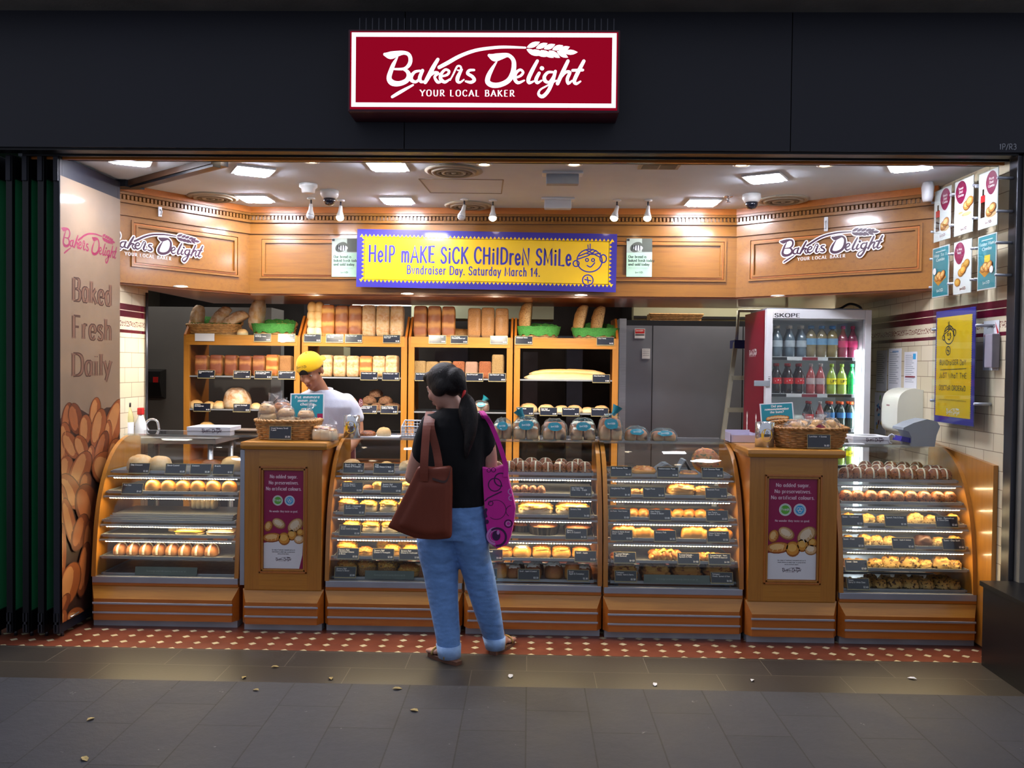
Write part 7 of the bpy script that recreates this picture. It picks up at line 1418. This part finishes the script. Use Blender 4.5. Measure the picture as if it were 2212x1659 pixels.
p = at(1040, 885, YSH+.12); bag('bagged_bread', 'small clear-bagged fruit loaf with blue top on the third unit lower shelf', (p.x, YSH+.12, SN[2][1]), .12, .11, .085, M_PLAST, ('bagged', two), M_CROSS, 31, M_TEAL, True, None, M_TEAL)
z, yt = CASES['A']['lev'][2]; p = at(446, 1100, yt+.28); bag('bagged_bread', 'clear-bagged sliced white loaf at the back of the far left case', (p.x, yt+.25, z+.034), .17, .09, .1, M_PLAST, ('white', [(-.36+.18*k, 0, 0, .2, 1, 1) for k in range(5)]), None, 33, None, False)
a, b = at(934, 888, 5.5), at(952, 912, 5.5); t = thing('counter_sign', 'small teal counter sign half hidden beside the customer shoulder', 'sign', (a.x, 5.5, TOPZ)); mb = MB(); mb.box((a.x, 5.5, a.z-.13), (a.x+.11, 5.504, a.z), M_PAPER); mb.M = frame((a.x+.055, 5.4995, a.z-.065), (1, 0, 0), (0, 0, 1)); mb.rect(-.049, -.059, .049, .059, M_TEAL, .0005); text(mb, 'Buns', -.035, .02, .024, M_LETW, 'serif', .2, z=.001); mb.obj('board', t); MB().box((a.x+.045, 5.506, TOPZ), (a.x+.065, 5.51, a.z-.1), M_ACR).obj('stand', t)
# ------------------------------------------------------------------ people
def fuse(mb, name, parent, voxel=.006, it=6, m=None):
    """closed overlapping shells -> one continuous smooth surface"""
    o = mb.obj('raw_shell', parent); r = o.modifiers.new('r', 'REMESH'); r.mode = 'VOXEL'; r.voxel_size = voxel; r.use_smooth_shade = True
    s_ = o.modifiers.new('s', 'SMOOTH'); s_.factor = .5; s_.iterations = it
    dg = bpy.context.evaluated_depsgraph_get(); me = bpy.data.meshes.new_from_object(o.evaluated_get(dg)); me.name = name
    o.modifiers.clear(); old = o.data; o.data = me; bpy.data.meshes.remove(old); o.name = name
    me.materials.clear(); me.materials.append(m or mb.mats[0]); me.polygons.foreach_set('material_index', [0]*len(me.polygons)); me.polygons.foreach_set('use_smooth', [True]*len(me.polygons)); me.update(); return o
def sph(mb, c, r, m, M=None):
    r = (r, r, r) if isinstance(r, (int, float)) else r; n, k = 16, 10; vs = [(c[0], c[1], c[2]-r[2])]; fs = []
    for i in range(1, k):
        a = -pi/2+pi*i/k
        for j in range(n): u = 2*pi*j/n; vs.append((c[0]+r[0]*cos(a)*cos(u), c[1]+r[1]*cos(a)*sin(u), c[2]+r[2]*sin(a)))
    vs.append((c[0], c[1], c[2]+r[2])); L_ = len(vs)-1
    for j in range(n):
        fs.append((0, 1+(j+1) % n, 1+j)); fs.append((L_, 1+(k-2)*n+j, 1+(k-2)*n+(j+1) % n))
        for i in range(k-2): fs.append((1+i*n+j, 1+i*n+(j+1) % n, 1+(i+1)*n+(j+1) % n, 1+(i+1)*n+j))
    old = mb.M
    if M is not None: mb.M = M
    mb.add(vs, fs, m, True); mb.M = old
def limb(mb, pts, rs, m):
    P = catmull([(*p, r) for p, r in zip(pts, rs)], 5) if len(pts) > 2 else [(*p, r) for p, r in zip(pts, rs)]
    mb.tube([p[:3] for p in P], [p[3] for p in P], m, 16); sph(mb, P[0][:3], P[0][3], m); sph(mb, P[-1][:3], P[-1][3], m)
def rings(mb, R, m, n=28, open_=False):
    vs = []; fs = []
    for cx, cy, cz, rx, ry in R:
        for k in range(n): a = 2*pi*k/n; vs.append((cx+rx*cos(a), cy+ry*sin(a), cz))
    for i in range(len(R)-1):
        for k in range(n): fs.append((i*n+k, i*n+(k+1) % n, (i+1)*n+(k+1) % n, (i+1)*n+k))
    fs.append(tuple(range(n-1, -1, -1))); fs.append(tuple((len(R)-1)*n+k for k in range(n)))
    return mb.add(vs, fs, m, True)
def headM(c, fd, tilt=0):
    y = -V(fd).normalized(); x = y.cross(V((0, 0, 1))).normalized(); z = x.cross(y)
    if tilt: R = Matrix.Rotation(tilt, 3, y); x, z = R @ x, R @ z
    return Matrix(((x.x, y.x, z.x, c[0]), (x.y, y.y, z.y, c[1]), (x.z, y.z, z.z, c[2]), (0, 0, 0, 1)))
def head(mb, M, m):
    S_ = lambda c, r: sph(mb, c, r, m, M)
    S_((0, .014, .03), (.076, .095, .088)); S_((0, -.028, -.02), (.063, .064, .086)); S_((0, -.03, -.072), (.048, .048, .036)); S_((0, -.068, -.09), (.022, .02, .018))
    S_((0, -.078, .034), (.045, .014, .011)); S_((0, -.108, -.022), (.0135, .013, .012))
    for s in (-1, 1): S_((s*.035, -.06, -.022), (.026, .026, .024)); S_((s*.012, -.1, -.026), (.009, .01, .008)); S_((s*.079, .012, -.004), (.010, .021, .032)); S_((s*.031, -.073, .0185), (.0145, .0135, .009)); S_((s*.031, -.072, .004), (.0135, .012, .006))
    S_((0, -.088, -.052), (.024, .011, .007)); S_((0, -.088, -.063), (.02, .011, .008)); o = mb.M; mb.M = M; mb.tube([(0, -.086, .022), (0, -.098, -.004), (0, -.11, -.02)], [.009, .010, .012], m, 10); mb.M = o
def face_parts(M, parent, iris, brow):
    for s in (-1, 1):
        mb = MB(); sph(mb, (s*.031, -.0745, .012), .0115, mat('eye_white', '#d8d2cc', .2), M); sph(mb, (s*.031, -.082, .0105), (.0062, .005, .006), mat('iris_dark', iris, .2), M); mb.obj('eye', parent)
        mb = MB(M); mb.tube([(s*.014, -.094, .032), (s*.032, -.092, .037), (s*.05, -.079, .033)], [.003, .004, .002], mat('brow_hair', brow, .7), 6); mb.obj('eyebrow', parent)
    mb = MB(); sph(mb, (0, -.094, -.0525), (.021, .007, .0045), mat('lip_tone', '#8c4a44', .5), M); sph(mb, (0, -.094, -.0625), (.018, .007, .0055), MATS['lip_tone'], M); mb.obj('lips', parent)
def hand(mb, w_, dr, nrm, sgn, m, curl=.9):
    """wrist, pointing direction, palm normal, +1/-1 thumb side"""
    d = V(dr).normalized(); nn = V(nrm).normalized(); nn = (nn-d*nn.dot(d)).normalized(); s = d.cross(nn)*sgn; w_ = V(w_)
    P = lambda a, b, c: w_+d*a+s*b+nn*c
    mb.tube([P(-.01, 0, 0), P(.03, .0, 0), P(.085, -.002, 0)], [.024, .03, .03], m, 12)
    for b in (-.03, -.01, .01, .03): limb(mb, [P(.02, b*.6, 0), P(.085, b, 0)], [.014, .012], m)
    for b, L_ in ((.031, .068), (.0105, .077), (-.0105, .072), (-.031, .056)):
        q0 = P(.088, b, 0); a1 = curl*.5; q1 = q0+(d*cos(a1)+nn*sin(a1))*L_*.45; a2 = curl*1.1; q2 = q1+(d*cos(a2)+nn*sin(a2))*L_*.32; a3 = curl*1.7; q3 = q2+(d*cos(a3)+nn*sin(a3))*L_*.25
        limb(mb, [q0, q1, q2, q3], [.0095, .009, .008, .0068], m)
    limb(mb, [P(.02, .022, .004), P(.05, .048, .014), P(.078, .058, .028), P(.098, .056, .042)], [.014, .0115, .0098, .008], m)
def ribbon(mb, pts, wv, th, m):
    """flat strap: points, half-width vector, thickness"""
    vs = []; fs = []; P = catmull([tuple(p) for p in pts], 5) if len(pts) > 2 else pts
    for i, p in enumerate(P):
        p = V(p); d = (V(P[min(i+1, len(P)-1)])-V(P[max(i-1, 0)])).normalized(); w_ = V(wv); t = d.cross(w_).normalized()*th
        vs += [p-w_-t, p+w_-t, p+w_+t, p-w_+t]
    for i in range(len(P)-1):
        for k in range(4): fs.append((4*i+k, 4*i+(k+1) % 4, 4*i+4+(k+1) % 4, 4*i+4+k))
    fs += [(3, 2, 1, 0), tuple(len(vs)-4+k for k in range(4))]; mb.add(vs, fs, m, False)
def cloth(name, c, rough=.8, bm=.5, sc=10, st=(1, 1, 1), var=.15, sheen=.2):
    m, n, b, L = nt(name); c = C(c); v = coords(n, 'Object', st); f = noi(n, v, sc, 4, .6)
    L(ramp(n, f, [(.3, tuple(x*(1-var) for x in c[:3])), (.7, tuple(min(1, x*(1+var)) for x in c[:3]))]), b.inputs['Base Color']); b.inputs['Roughness'].default_value = rough; b.inputs['Sheen Weight'].default_value = sheen
    b.inputs['Specular IOR Level'].default_value = .25; bump(n, b, mth(n, 'ADD', noi(n, coords(n, 'Object', st), sc*.9, 2), mth(n, 'MULTIPLY', noi(n, coords(n, 'Object'), 260, 2), .06)), bm, .03); return m
SKW = mat('skin_fair', '#b98a78', .5, var=.04, bmp=.03); SKM = mat('skin_tan', '#a8765c', .5, var=.04, bmp=.03)
M_HAIR = mat('dark_brown_hair', '#120c0d', .5, spec=.3, var=.35, sc=30, stretch=(6, 6, 1), bmp=.5, bsc=40)
M_TEE = cloth('black_cotton', '#0b0b0f', .85, .4, 12, (1, 1, .5), sheen=.05); M_JEAN = cloth('blue_denim', '#6a92cc', .85, .75, 9, (1, 1, 1.7), .22, .1)
WY = 4.66
def W(px, py, dy=0): return at(px, py, WY+dy)
def wr(L, Y, k=1.0): return [(at(p, q, Y+dy).x, Y+dy, at(p, q, Y+dy).z, hw/F*Y, d) for p, q, hw, d, dy in L]
hc = W(958, 838); per = thing('person', 'person in black tee and rolled jeans seen from behind, dark ponytail with red tie', 'person', (W(985, 1000).x, WY, 0))
fd = (-.74, .56, -.36); HM = headM(hc, fd, .05)
b = MB(); head(b, HM, SKW); limb(b, [hc+V((.0, .0, -.05)), W(978, 872), W(986, 900)], [.055, .054, .062], SKW)
rings(b, wr([(982, 1120, 62, .105, 0), (984, 1050, 56, .1, 0), (985, 960, 60, .11, 0), (985, 915, 58, .1, 0), (986, 893, 34, .07, 0)], WY), SKW)
limb(b, [W(925, 918), W(902, 990), W(890, 1030, .01)], [.046, .044, .040], SKW); limb(b, [W(890, 1030, .01), W(903, 1030, .13), W(930, 1018, .25)], [.041, .034, .024], SKW)
limb(b, [W(1044, 915), W(1056, 975), W(1060, 1008, .01)], [.046, .042, .038], SKW); limb(b, [W(1060, 1008, .01), W(1040, 1020, .14), W(1008, 1022, .26)], [.038, .032, .024], SKW)
hand(b, W(930, 1018, .25), (.55, .7, .15), (.5, -.1, .8), -1, SKW); hand(b, W(1008, 1022, .26), (-.5, .75, .15), (-.5, -.1, .8), 1, SKW)
lf, rf = atz(984, 1434, 0), atz(1069, 1412, 0); ld = (atz(938, 1416, 0)-lf).normalized(); rd = (atz(1094, 1394, 0)-rf).normalized()
for an, fo, d in ((W(969, 1400, -.02), lf, ld), (W(1070, 1385, .1), rf, rd)):
    sd = V((-d.y, d.x, 0)); limb(b, [an+V((0, 0, .1)), V((fo.x+d.x*.06, fo.y+d.y*.06, .09)), V((fo.x+d.x*.05, fo.y+d.y*.05, .05))], [.034, .03, .032], SKW)
    sph(b, fo+d*.034+V((0, 0, .042)), (.028, .028, .022), SKW); limb(b, [fo+d*.045+V((0, 0, .05)), fo+d*.1+V((0, 0, .045)), fo+d*.165+V((0, 0, .033))], [.033, .03, .016], SKW)
    for k, (o_, l_) in enumerate(((-.03, .2), (-.015, .21), (0, .212), (.014, .205), (.028, .19))):
        if d is ld: o_ = -o_
        limb(b, [fo+d*.14+sd*o_*.8+V((0, 0, .034)), fo+d*l_+sd*o_*1.05+V((0, 0, .03))], [.014, .009 if k else .012], SKW)
rings(b, wr([(980, 1160, 60, .1, 0), (980, 1100, 58, .1, 0)], WY), SKW)
for L_ in ([W(950, 1150), W(956, 1270, -.0), W(968, 1400, -.02)], [W(1010, 1150), W(1038, 1265, .04), W(1069, 1390, .1)]): limb(b, L_, [.075, .055, .034], SKW)
fuse(b, 'body', per, .0052, 4)
face_parts(HM, per, '#2a1a10', '#1c1210')
# hair
b = MB(); sph(b, (0, .022, .042), (.087, .104, .094), M_HAIR, HM); sph(b, (0, .07, .0), (.07, .06, .07), M_HAIR, HM)
for s in (-1, 1): sph(b, (s*.066, .03, .0), (.026, .06, .055), M_HAIR, HM)
sph(b, (0, -.06, .085), (.055, .045, .035), M_HAIR, HM); limb(b, [HM @ V((0, .1, .02)), HM @ V((0, .125, -.01)), W(1003, 853, -.07)], [.06, .035, .02], M_HAIR)
fuse(b, 'hair', per, .006, 8, M_HAIR)
b = MB(); limb(b, [W(1002, 853, -.085), W(1012, 868, -.10), W(1018, 895, -.115), W(1017, 930, -.125), W(1010, 965, -.13), W(1006, 992, -.13)], [.018, .032, .036, .033, .022, .005], M_HAIR); limb(b, [W(1004, 856, -.08), W(1002, 890, -.11), W(1008, 940, -.125)], [.016, .03, .014], M_HAIR); fuse(b, 'ponytail', per, .006, 4, M_HAIR)
b = MB(); p = W(1002, 853, -.083); b.tube([p+V((.0, .02*cos(a), 0))+V((.012*sin(a)*.4, 0, .021*sin(a))) for a in [2*pi*k/16 for k in range(17)]], .008, mat('red_hair_tie', '#c01818', .6), 8, cap=False); b.obj('hair_tie', per)
# tee
b = MB(); rings(b, wr([(983, 1091, 64, .122, 0), (983, 1060, 64, .122, 0), (984, 1010, 66, .125, 0), (985, 960, 69, .128, 0), (985, 920, 71, .118, 0), (985, 902, 62, .1, 0), (984, 890, 44, .082, 0), (983, 881, 27, .066, 0)], WY), M_TEE)
limb(b, [W(930, 915), W(917, 950), W(910, 983)], [.055, .058, .056], M_TEE); limb(b, [W(1040, 912), W(1048, 945), W(1051, 972)], [.054, .055, .05], M_TEE)
fuse(b, 'tee_shirt', per, .007, 5, M_TEE)
# jeans, cuffs
b = MB(); rings(b, wr([(982, 1160, 72, .128, 0), (982, 1130, 70, .128, 0), (983, 1100, 64, .122, 0), (983, 1079, 60, .116, 0)], WY), M_JEAN)
rings(b, wr([(970, 1400, 24.5, .066, -.045), (967, 1370, 27, .072, -.03), (962, 1330, 30, .078, -.01), (957, 1290, 33, .083, 0), (952, 1240, 38, .092, 0), (946, 1200, 42, .105, 0), (943, 1165, 44, .118, 0), (950, 1140, 40, .115, 0)], WY), M_JEAN)
rings(b, wr([(1069, 1386, 22.5, .06, .1), (1063, 1360, 26, .07, .085), (1053, 1320, 30, .077, .06), (1043, 1280, 33, .082, .04), (1032, 1235, 36, .09, .02), (1020, 1195, 38, .103, .01), (1014, 1165, 43, .116, 0), (1010, 1140, 42, .115, 0)], WY), M_JEAN)
fuse(b, 'jeans', per, .008, 3, M_JEAN)
M_CUFF = cloth('turned_denim', '#8fb0de', .85, .4, 14)
for L_, Yc in (([(971, 1418, 24, .066, -.048), (969, 1391, 26.5, .071, -.04)], WY), ([(1070, 1400, 21.5, .058, .1), (1067, 1375, 25, .067, .095)], WY)):
    b = MB(); R = wr(L_, Yc); o_, i_ = R, [(x, y, z, rx-.007, ry-.007) for x, y, z, rx, ry in R]; n = 24; vs = []; 
    for q in (o_[0], o_[1], i_[1], i_[0]):
        for k in range(n): a = 2*pi*k/n; vs.append((q[0]+q[3]*cos(a)*1.03, q[1]+q[4]*sin(a)*1.03, q[2]))
    b.add(vs, [(i*n+k, i*n+(k+1) % n, ((i+1) % 4)*n+(k+1) % n, ((i+1) % 4)*n+k) for i in range(4) for k in range(n)], M_CUFF, True); b.obj('turned_cuff', per)
M_SOLE = mat('brown_sandal_sole', '#5c3a2c', .6); M_GSTR = mat('gold_strap', '#a88a50', .35, .4)
for fo, d in ((lf, ld), (rf, rd)):
    sd = V((-d.y, d.x, 0)); b = MB(); q = lambda u, s_: ((fo+d*u+sd*s_).x, (fo+d*u+sd*s_).y)
    b.prism([q(-.028, -.02), q(-.03, .02), q(.04, .034), (q(.12, .042)), q(.19, .038), q(.222, .012), q(.222, -.014), q(.19, -.038), q(.12, -.042), q(.04, -.034)], .0, .02, M_SOLE, 'z')
    b.obj('sandal_sole', per); b = MB()
    for u in (.045, .15): b.tube([fo+d*u+sd*(.042*cos(a))+V((0, 0, .022+(.05 if u < .1 else .036)*sin(a))) for a in [pi*k/10 for k in range(11)]], .007, M_GSTR, 8)
    b.tube([fo+d*.15+V((0, 0, .058)), fo+d*.1+V((0, 0, .075)), fo+d*.045+V((0, 0, .075))], .006, M_GSTR, 8); b.obj('sandal_strap', per)
# brown tote on the left shoulder
BY = 4.44
def Bp(px, py, dy=0): return at(px, py, BY+dy)
M_LEATH = cloth('brown_leather', '#6e3222', .5, .35, 7, (1, 1, .4), .12, 0); bt = thing('brown_tote_bag', 'slouchy brown leather tote hanging from left shoulder of the black-tee customer', 'bag', tuple(Bp(930, 1165)))
b = MB(); out = [(903, 1006), (940, 1010), (976, 1006), (977, 1060), (976, 1110), (976, 1164), (938, 1167), (898, 1164), (862, 1150), (836, 1139), (853, 1108), (876, 1063), (890, 1034)]
pl = [(Bp(*q).x, Bp(*q).z) for q in out]; b.prism(pl, BY-.015, BY+.055, M_LEATH, 'y'); 
c0 = (Bp(935, 1120).x, Bp(935, 1120).z); b.prism([(c0[0]+(x-c0[0])*.72, c0[1]+(z-c0[1])*.72) for x, z in pl], BY-.035, BY+.065, M_LEATH, 'y'); fuse(b, 'body', bt, .006, 60, M_LEATH)
for (xa, xb, dy) in ((916, 922, -.0), (948, 930, .04)):
    b = MB(); ribbon(b, [Bp(xa, 1040, dy-.028), Bp(xa, 1008, dy-.024), Bp((xa*2+xb)/3, 970, dy+.02), Bp(xb, 920, .10), at(xb+4, 898, WY-.02), at(xb+6, 890, WY+.06)], (.021, 0, 0), .003, M_LEATH); b.obj('strap', bt)
b = MB(); ribbon(b, [Bp(934, 1034, -.03), Bp(963, 1040, -.032), Bp(974, 1010, -.02)], (0, .001, .006), .002, mat('dark_leather_seam', '#341410', .6)); b.obj('seam_fold', bt)
# pink tote on the right
PY = 4.60
def Pp(px, py, dy=0): return at(px, py, PY+dy)
M_PINK = cloth('pink_canvas', '#d0289c', .8, .2, 8, var=.06); M_PPL = mat('plum_print', '#3c0c48', .7); M_LIL = mat('lilac_print', '#c884c8', .7)
pt = thing('pink_tote_bag', 'narrow bright pink tote printed with plum circles on the customer right side', 'bag', tuple(Pp(1075, 1185)))
out = [(1041, 1008), (1055, 1012), (1070, 1011), (1094, 1003), (1100, 1040), (1108, 1070), (1114, 1098), (1111, 1125), (1104, 1160), (1096, 1178), (1074, 1186), (1056, 1174), (1050, 1140), (1045, 1080)]
b = MB(); pl = [(Pp(*q).x, Pp(*q).z) for q in out]; cx = sum(p[0] for p in pl)/len(pl); cz = sum(p[1] for p in pl)/len(pl)
sh = lambda k: [(cx+(x-cx)*k, cz+(z-cz)*k) for x, z in pl]; n = len(pl); vs = []; fs = []
for k, y in ((.97, PY), (1.0, PY+.012), (1.0, PY+.07), (.95, PY+.085)): vs += [(x, y, z) for x, z in sh(k)]
for r in range(3): fs += [(r*n+i, r*n+(i+1) % n, (r+1)*n+(i+1) % n, (r+1)*n+i) for i in range(n)]
fs += [tuple(range(n)), tuple(range(4*n-1, 3*n-1, -1))]; b.add(vs, fs, M_PINK, False); b.obj('body', pt)
b = MB(frame((0, PY-.0012, 0), (1, 0, 0), (0, 0, 1))); k_ = PY/F
def rg(px, py, r, w_, m, z=0, a0=0, a1=2*pi): q = Pp(px, py); b.ring(q.x, q.z, r*k_, w_*k_, m, z, 26, a0, a1)
for a in ((1069, 1047, 14, 2.2, M_PPL, 0), (1082, 1036, 14, 2.5, M_PPL, 0, 1.2, 4.9), (1072, 1101, 21, 1.2, M_PPL, 0, -2.2, 2.6), (1060, 1087, 5, 1.5, M_PPL), (1056, 1016, 4, 1.2, M_PPL), (1066, 1015, 4.5, 1.4, M_PPL), (1074, 1160, 19, 4.5, M_PPL, .0002, -1.6, 2.2), (1070, 1158, 17, 5, M_LIL, .0001, 1.5, 4.6), (1070, 1158, 12, 2, M_LIL, .0003, 1.5, 4.6), (1098, 1131, 8, 2.4, M_PPL), (1098, 1131, 4.5, 2, M_LIL, .0003), (1062, 1108, 14, 6, M_PPL, .0003, 2.6, 3.7), (1104, 1062, 6, 2.2, M_LIL, 0, 1.5, 5), (1104, 1076, 5, 2, M_LIL, .0002, 1.5, 5), (1105, 1104, 12, 1.3, M_PPL, 0, 1.7, 4.2)): rg(*a)
q = Pp(1052, 1127); b.ell(q.x, q.z, 4*k_, 5*k_, M_PPL, .0003); q = Pp(1072, 1157); b.ell(q.x, q.z, 9*k_, 11*k_, M_PPL, .0004); q = Pp(1076, 1150); b.ell(q.x, q.z, 3*k_, 5*k_, M_LIL, .0006)
q = [Pp(*p) for p in ((1083, 1062), (1070, 1068), (1054, 1076), (1048, 1082))]; b.stroke([(p.x, p.z, 2.6*k_) for p in q], M_PPL, .0004); b.obj('print', pt)
for pts in ([Pp(1092, 1030, -.004), Pp(1092, 1005, .0), Pp(1080, 965, .0), Pp(1062, 920, .02), at(1048, 898, WY-.06), at(1040, 888, WY+.03)], [Pp(1057, 1020, .086), Pp(1056, 1005, .086), Pp(1056, 960, .07), Pp(1054, 920, .05), at(1044, 898, WY-.05), at(1039, 889, WY+.03)]):
    b = MB(); ribbon(b, pts, (.013, 0, 0), .0025, M_PINK); b.obj('strap', pt)
# ------------------------------------------------------------------ the baker behind the counter
MY = 6.16
def Mn(px, py, dy=0): return at(px, py, MY+dy)
per = thing('person', 'person behind the counter in white polo shirt and backwards yellow cap, head bowed', 'person', (Mn(705, 900).x, MY, 0))
M_POLO = cloth('white_polo', '#b2b6c6', .8, .5, 8, (1, 1, .6), .05); M_APR = cloth('burgundy_apron', '#5c0f22', .8, .3, 9); M_TRO = cloth('dark_trousers', '#1a1a20', .85, .3, 9)
hc = Mn(671, 802, -.2); HM = headM(hc, (-.12, -.82, -.5), -.1)
b = MB(); head(b, HM, SKM); limb(b, [hc+V((.01, .02, -.05)), Mn(688, 838, -.11), Mn(697, 862, -.04)], [.058, .06, .07], SKM)
rings(b, wr([(706, 1060, 52, .12, 0), (705, 960, 50, .11, 0), (703, 900, 56, .12, -.04), (699, 868, 54, .11, -.07), (695, 846, 28, .07, -.08)], MY), SKM)
limb(b, [Mn(755, 872, -.05), Mn(768, 905, -.05), Mn(772, 935, -.06)], [.055, .05, .045], SKM); limb(b, [Mn(772, 935, -.06), Mn(755, 965, -.16), Mn(725, 985, -.22)], [.045, .038, .028], SKM); hand(b, Mn(725, 985, -.22), (-.8, -.3, -.3), (0, -.3, -1), 1, SKM)
limb(b, [Mn(640, 880, -.06), Mn(632, 912, -.07), Mn(630, 940, -.08)], [.055, .05, .045], SKM); limb(b, [Mn(630, 940, -.08), Mn(645, 970, -.17), Mn(670, 985, -.22)], [.045, .038, .028], SKM); hand(b, Mn(670, 985, -.22), (.8, -.3, -.3), (0, -.3, -1), -1, SKM)
fuse(b, 'body', per, .006, 4); face_parts(HM, per, '#241812', '#241812')
b = MB(); sph(b, (0, .03, .01), (.08, .094, .07), M_HAIR, HM); fuse(b, 'hair', per, .007, 4, M_HAIR)
M_CAP = cloth('yellow_cap_cotton', '#f0bc14', .7, .15, 8, var=.05); b = MB(HM @ Matrix.Translation((0, .012, .03)) @ Matrix.Rotation(-.12, 4, 'X')); blob(b, M_CAP, .186, .222, .105, .8, 1, 36, 14, 0.0, M=None); 
c = b.obj('cap', per); b = MB(HM @ Matrix.Translation((0, .012, .03)) @ Matrix.Rotation(-.12, 4, 'X')); b.prism([(.075*cos(a), .095+.085*sin(a)) for a in [pi*k/16 for k in range(17)]], .0, .006, M_CAP, 'z'); sph(b, (0, 0, .106), .007, M_CAP, b.M); b.obj('peak', c)
b = MB(HM @ frame((0, -.101, .032), (1, 0, 0), (0, .25, 1))); b.poly([(.034*cos(a), .036*sin(a)) for a in [pi*k/14 for k in range(15)]], M_HAIR, .004); b.obj('cap_opening', c)
b = MB(HM @ frame((.0, -.093, .09), (1, 0, 0), (0, .55, 1))); logo(b, 0, 0, .075, M_INK, .008); b.obj('cap_lettering', c)
b = MB(); rings(b, wr([(706, 990, 60, .14, 0), (706, 950, 60, .138, 0), (704, 905, 65, .145, -.03), (700, 878, 68, .135, -.06), (698, 862, 62, .118, -.07), (696, 850, 46, .095, -.08), (694, 842, 28, .08, -.09)], MY), M_POLO)
limb(b, [Mn(748, 868, -.06), Mn(760, 885, -.05), Mn(767, 902, -.05)], [.062, .064, .064], M_POLO); limb(b, [Mn(646, 878, -.06), Mn(638, 895, -.07), Mn(636, 918, -.07)], [.062, .064, .064], M_POLO); fuse(b, 'polo_shirt', per, .007, 4, M_POLO)
b = MB(); ctr = Mn(693, 846, -.09); N = 20
vs = []
for r, dz, sq in ((.077, .02, 1), (.084, .022, 1), (.1, -.03, 1.05), (.092, -.034, 1.05)):
    for k in range(N+1):
        a = -pi/2+.35+(2*pi-.7)*k/N; vs.append(ctr+V((r*cos(a)*1.02, r*sin(a)*sq, dz+.01*sin(a)-(.02 if k in (0, N) and dz < 0 else 0))))
n = N+1; b.add(vs, [(i*n+k, i*n+k+1, ((i+1) % 4)*n+k+1, ((i+1) % 4)*n+k) for i in range(4) for k in range(N)]+[(0, n, 2*n, 3*n), (N, 3*n+N, 2*n+N, n+N)], M_POLO, True); b.obj('collar', per)
p = Mn(776, 869, -.05)+V((.018, -.035, 0)); b = MB(frame(p, (.65, .75, 0), (-.1, 0, 1))); b.ell(0, 0, .02, .03, M_RED, 0); b.ring(0, 0, .013, .003, M_LETW, .0006, 16, ry=.02); b.stroke([(-.006, .006, .004), (.006, 0, .004), (-.004, -.007, .004)], M_LETW, .0006); b.obj('sleeve_badge', per)
b = MB(); rings(b, wr([(706, 1120, 66, .15, 0), (706, 1010, 64, .15, 0), (706, 955, 62, .144, 0), (706, 928, 62, .1425, -.008)], MY), M_APR); b.obj('apron', per)
b = MB(); z0 = Mn(706, 1050).z
for s in (-1, 1): limb(b, [(Mn(706, 1000).x+s*.09, MY, .9), (Mn(706, 1000).x+s*.1, MY-.01, .5), (Mn(706, 1000).x+s*.1, MY, .08)], [.1, .075, .06], M_TRO)
fuse(b, 'trousers', per, .01, 4, M_TRO)
for s in (-1, 1): b = MB(); blob(b, M_DARK, .1, .28, .09, M=Matrix.Translation((Mn(706, 1000).x+s*.1, MY-.05, 0))); b.obj('shoe', per)
for t in T.values(): drop(t)
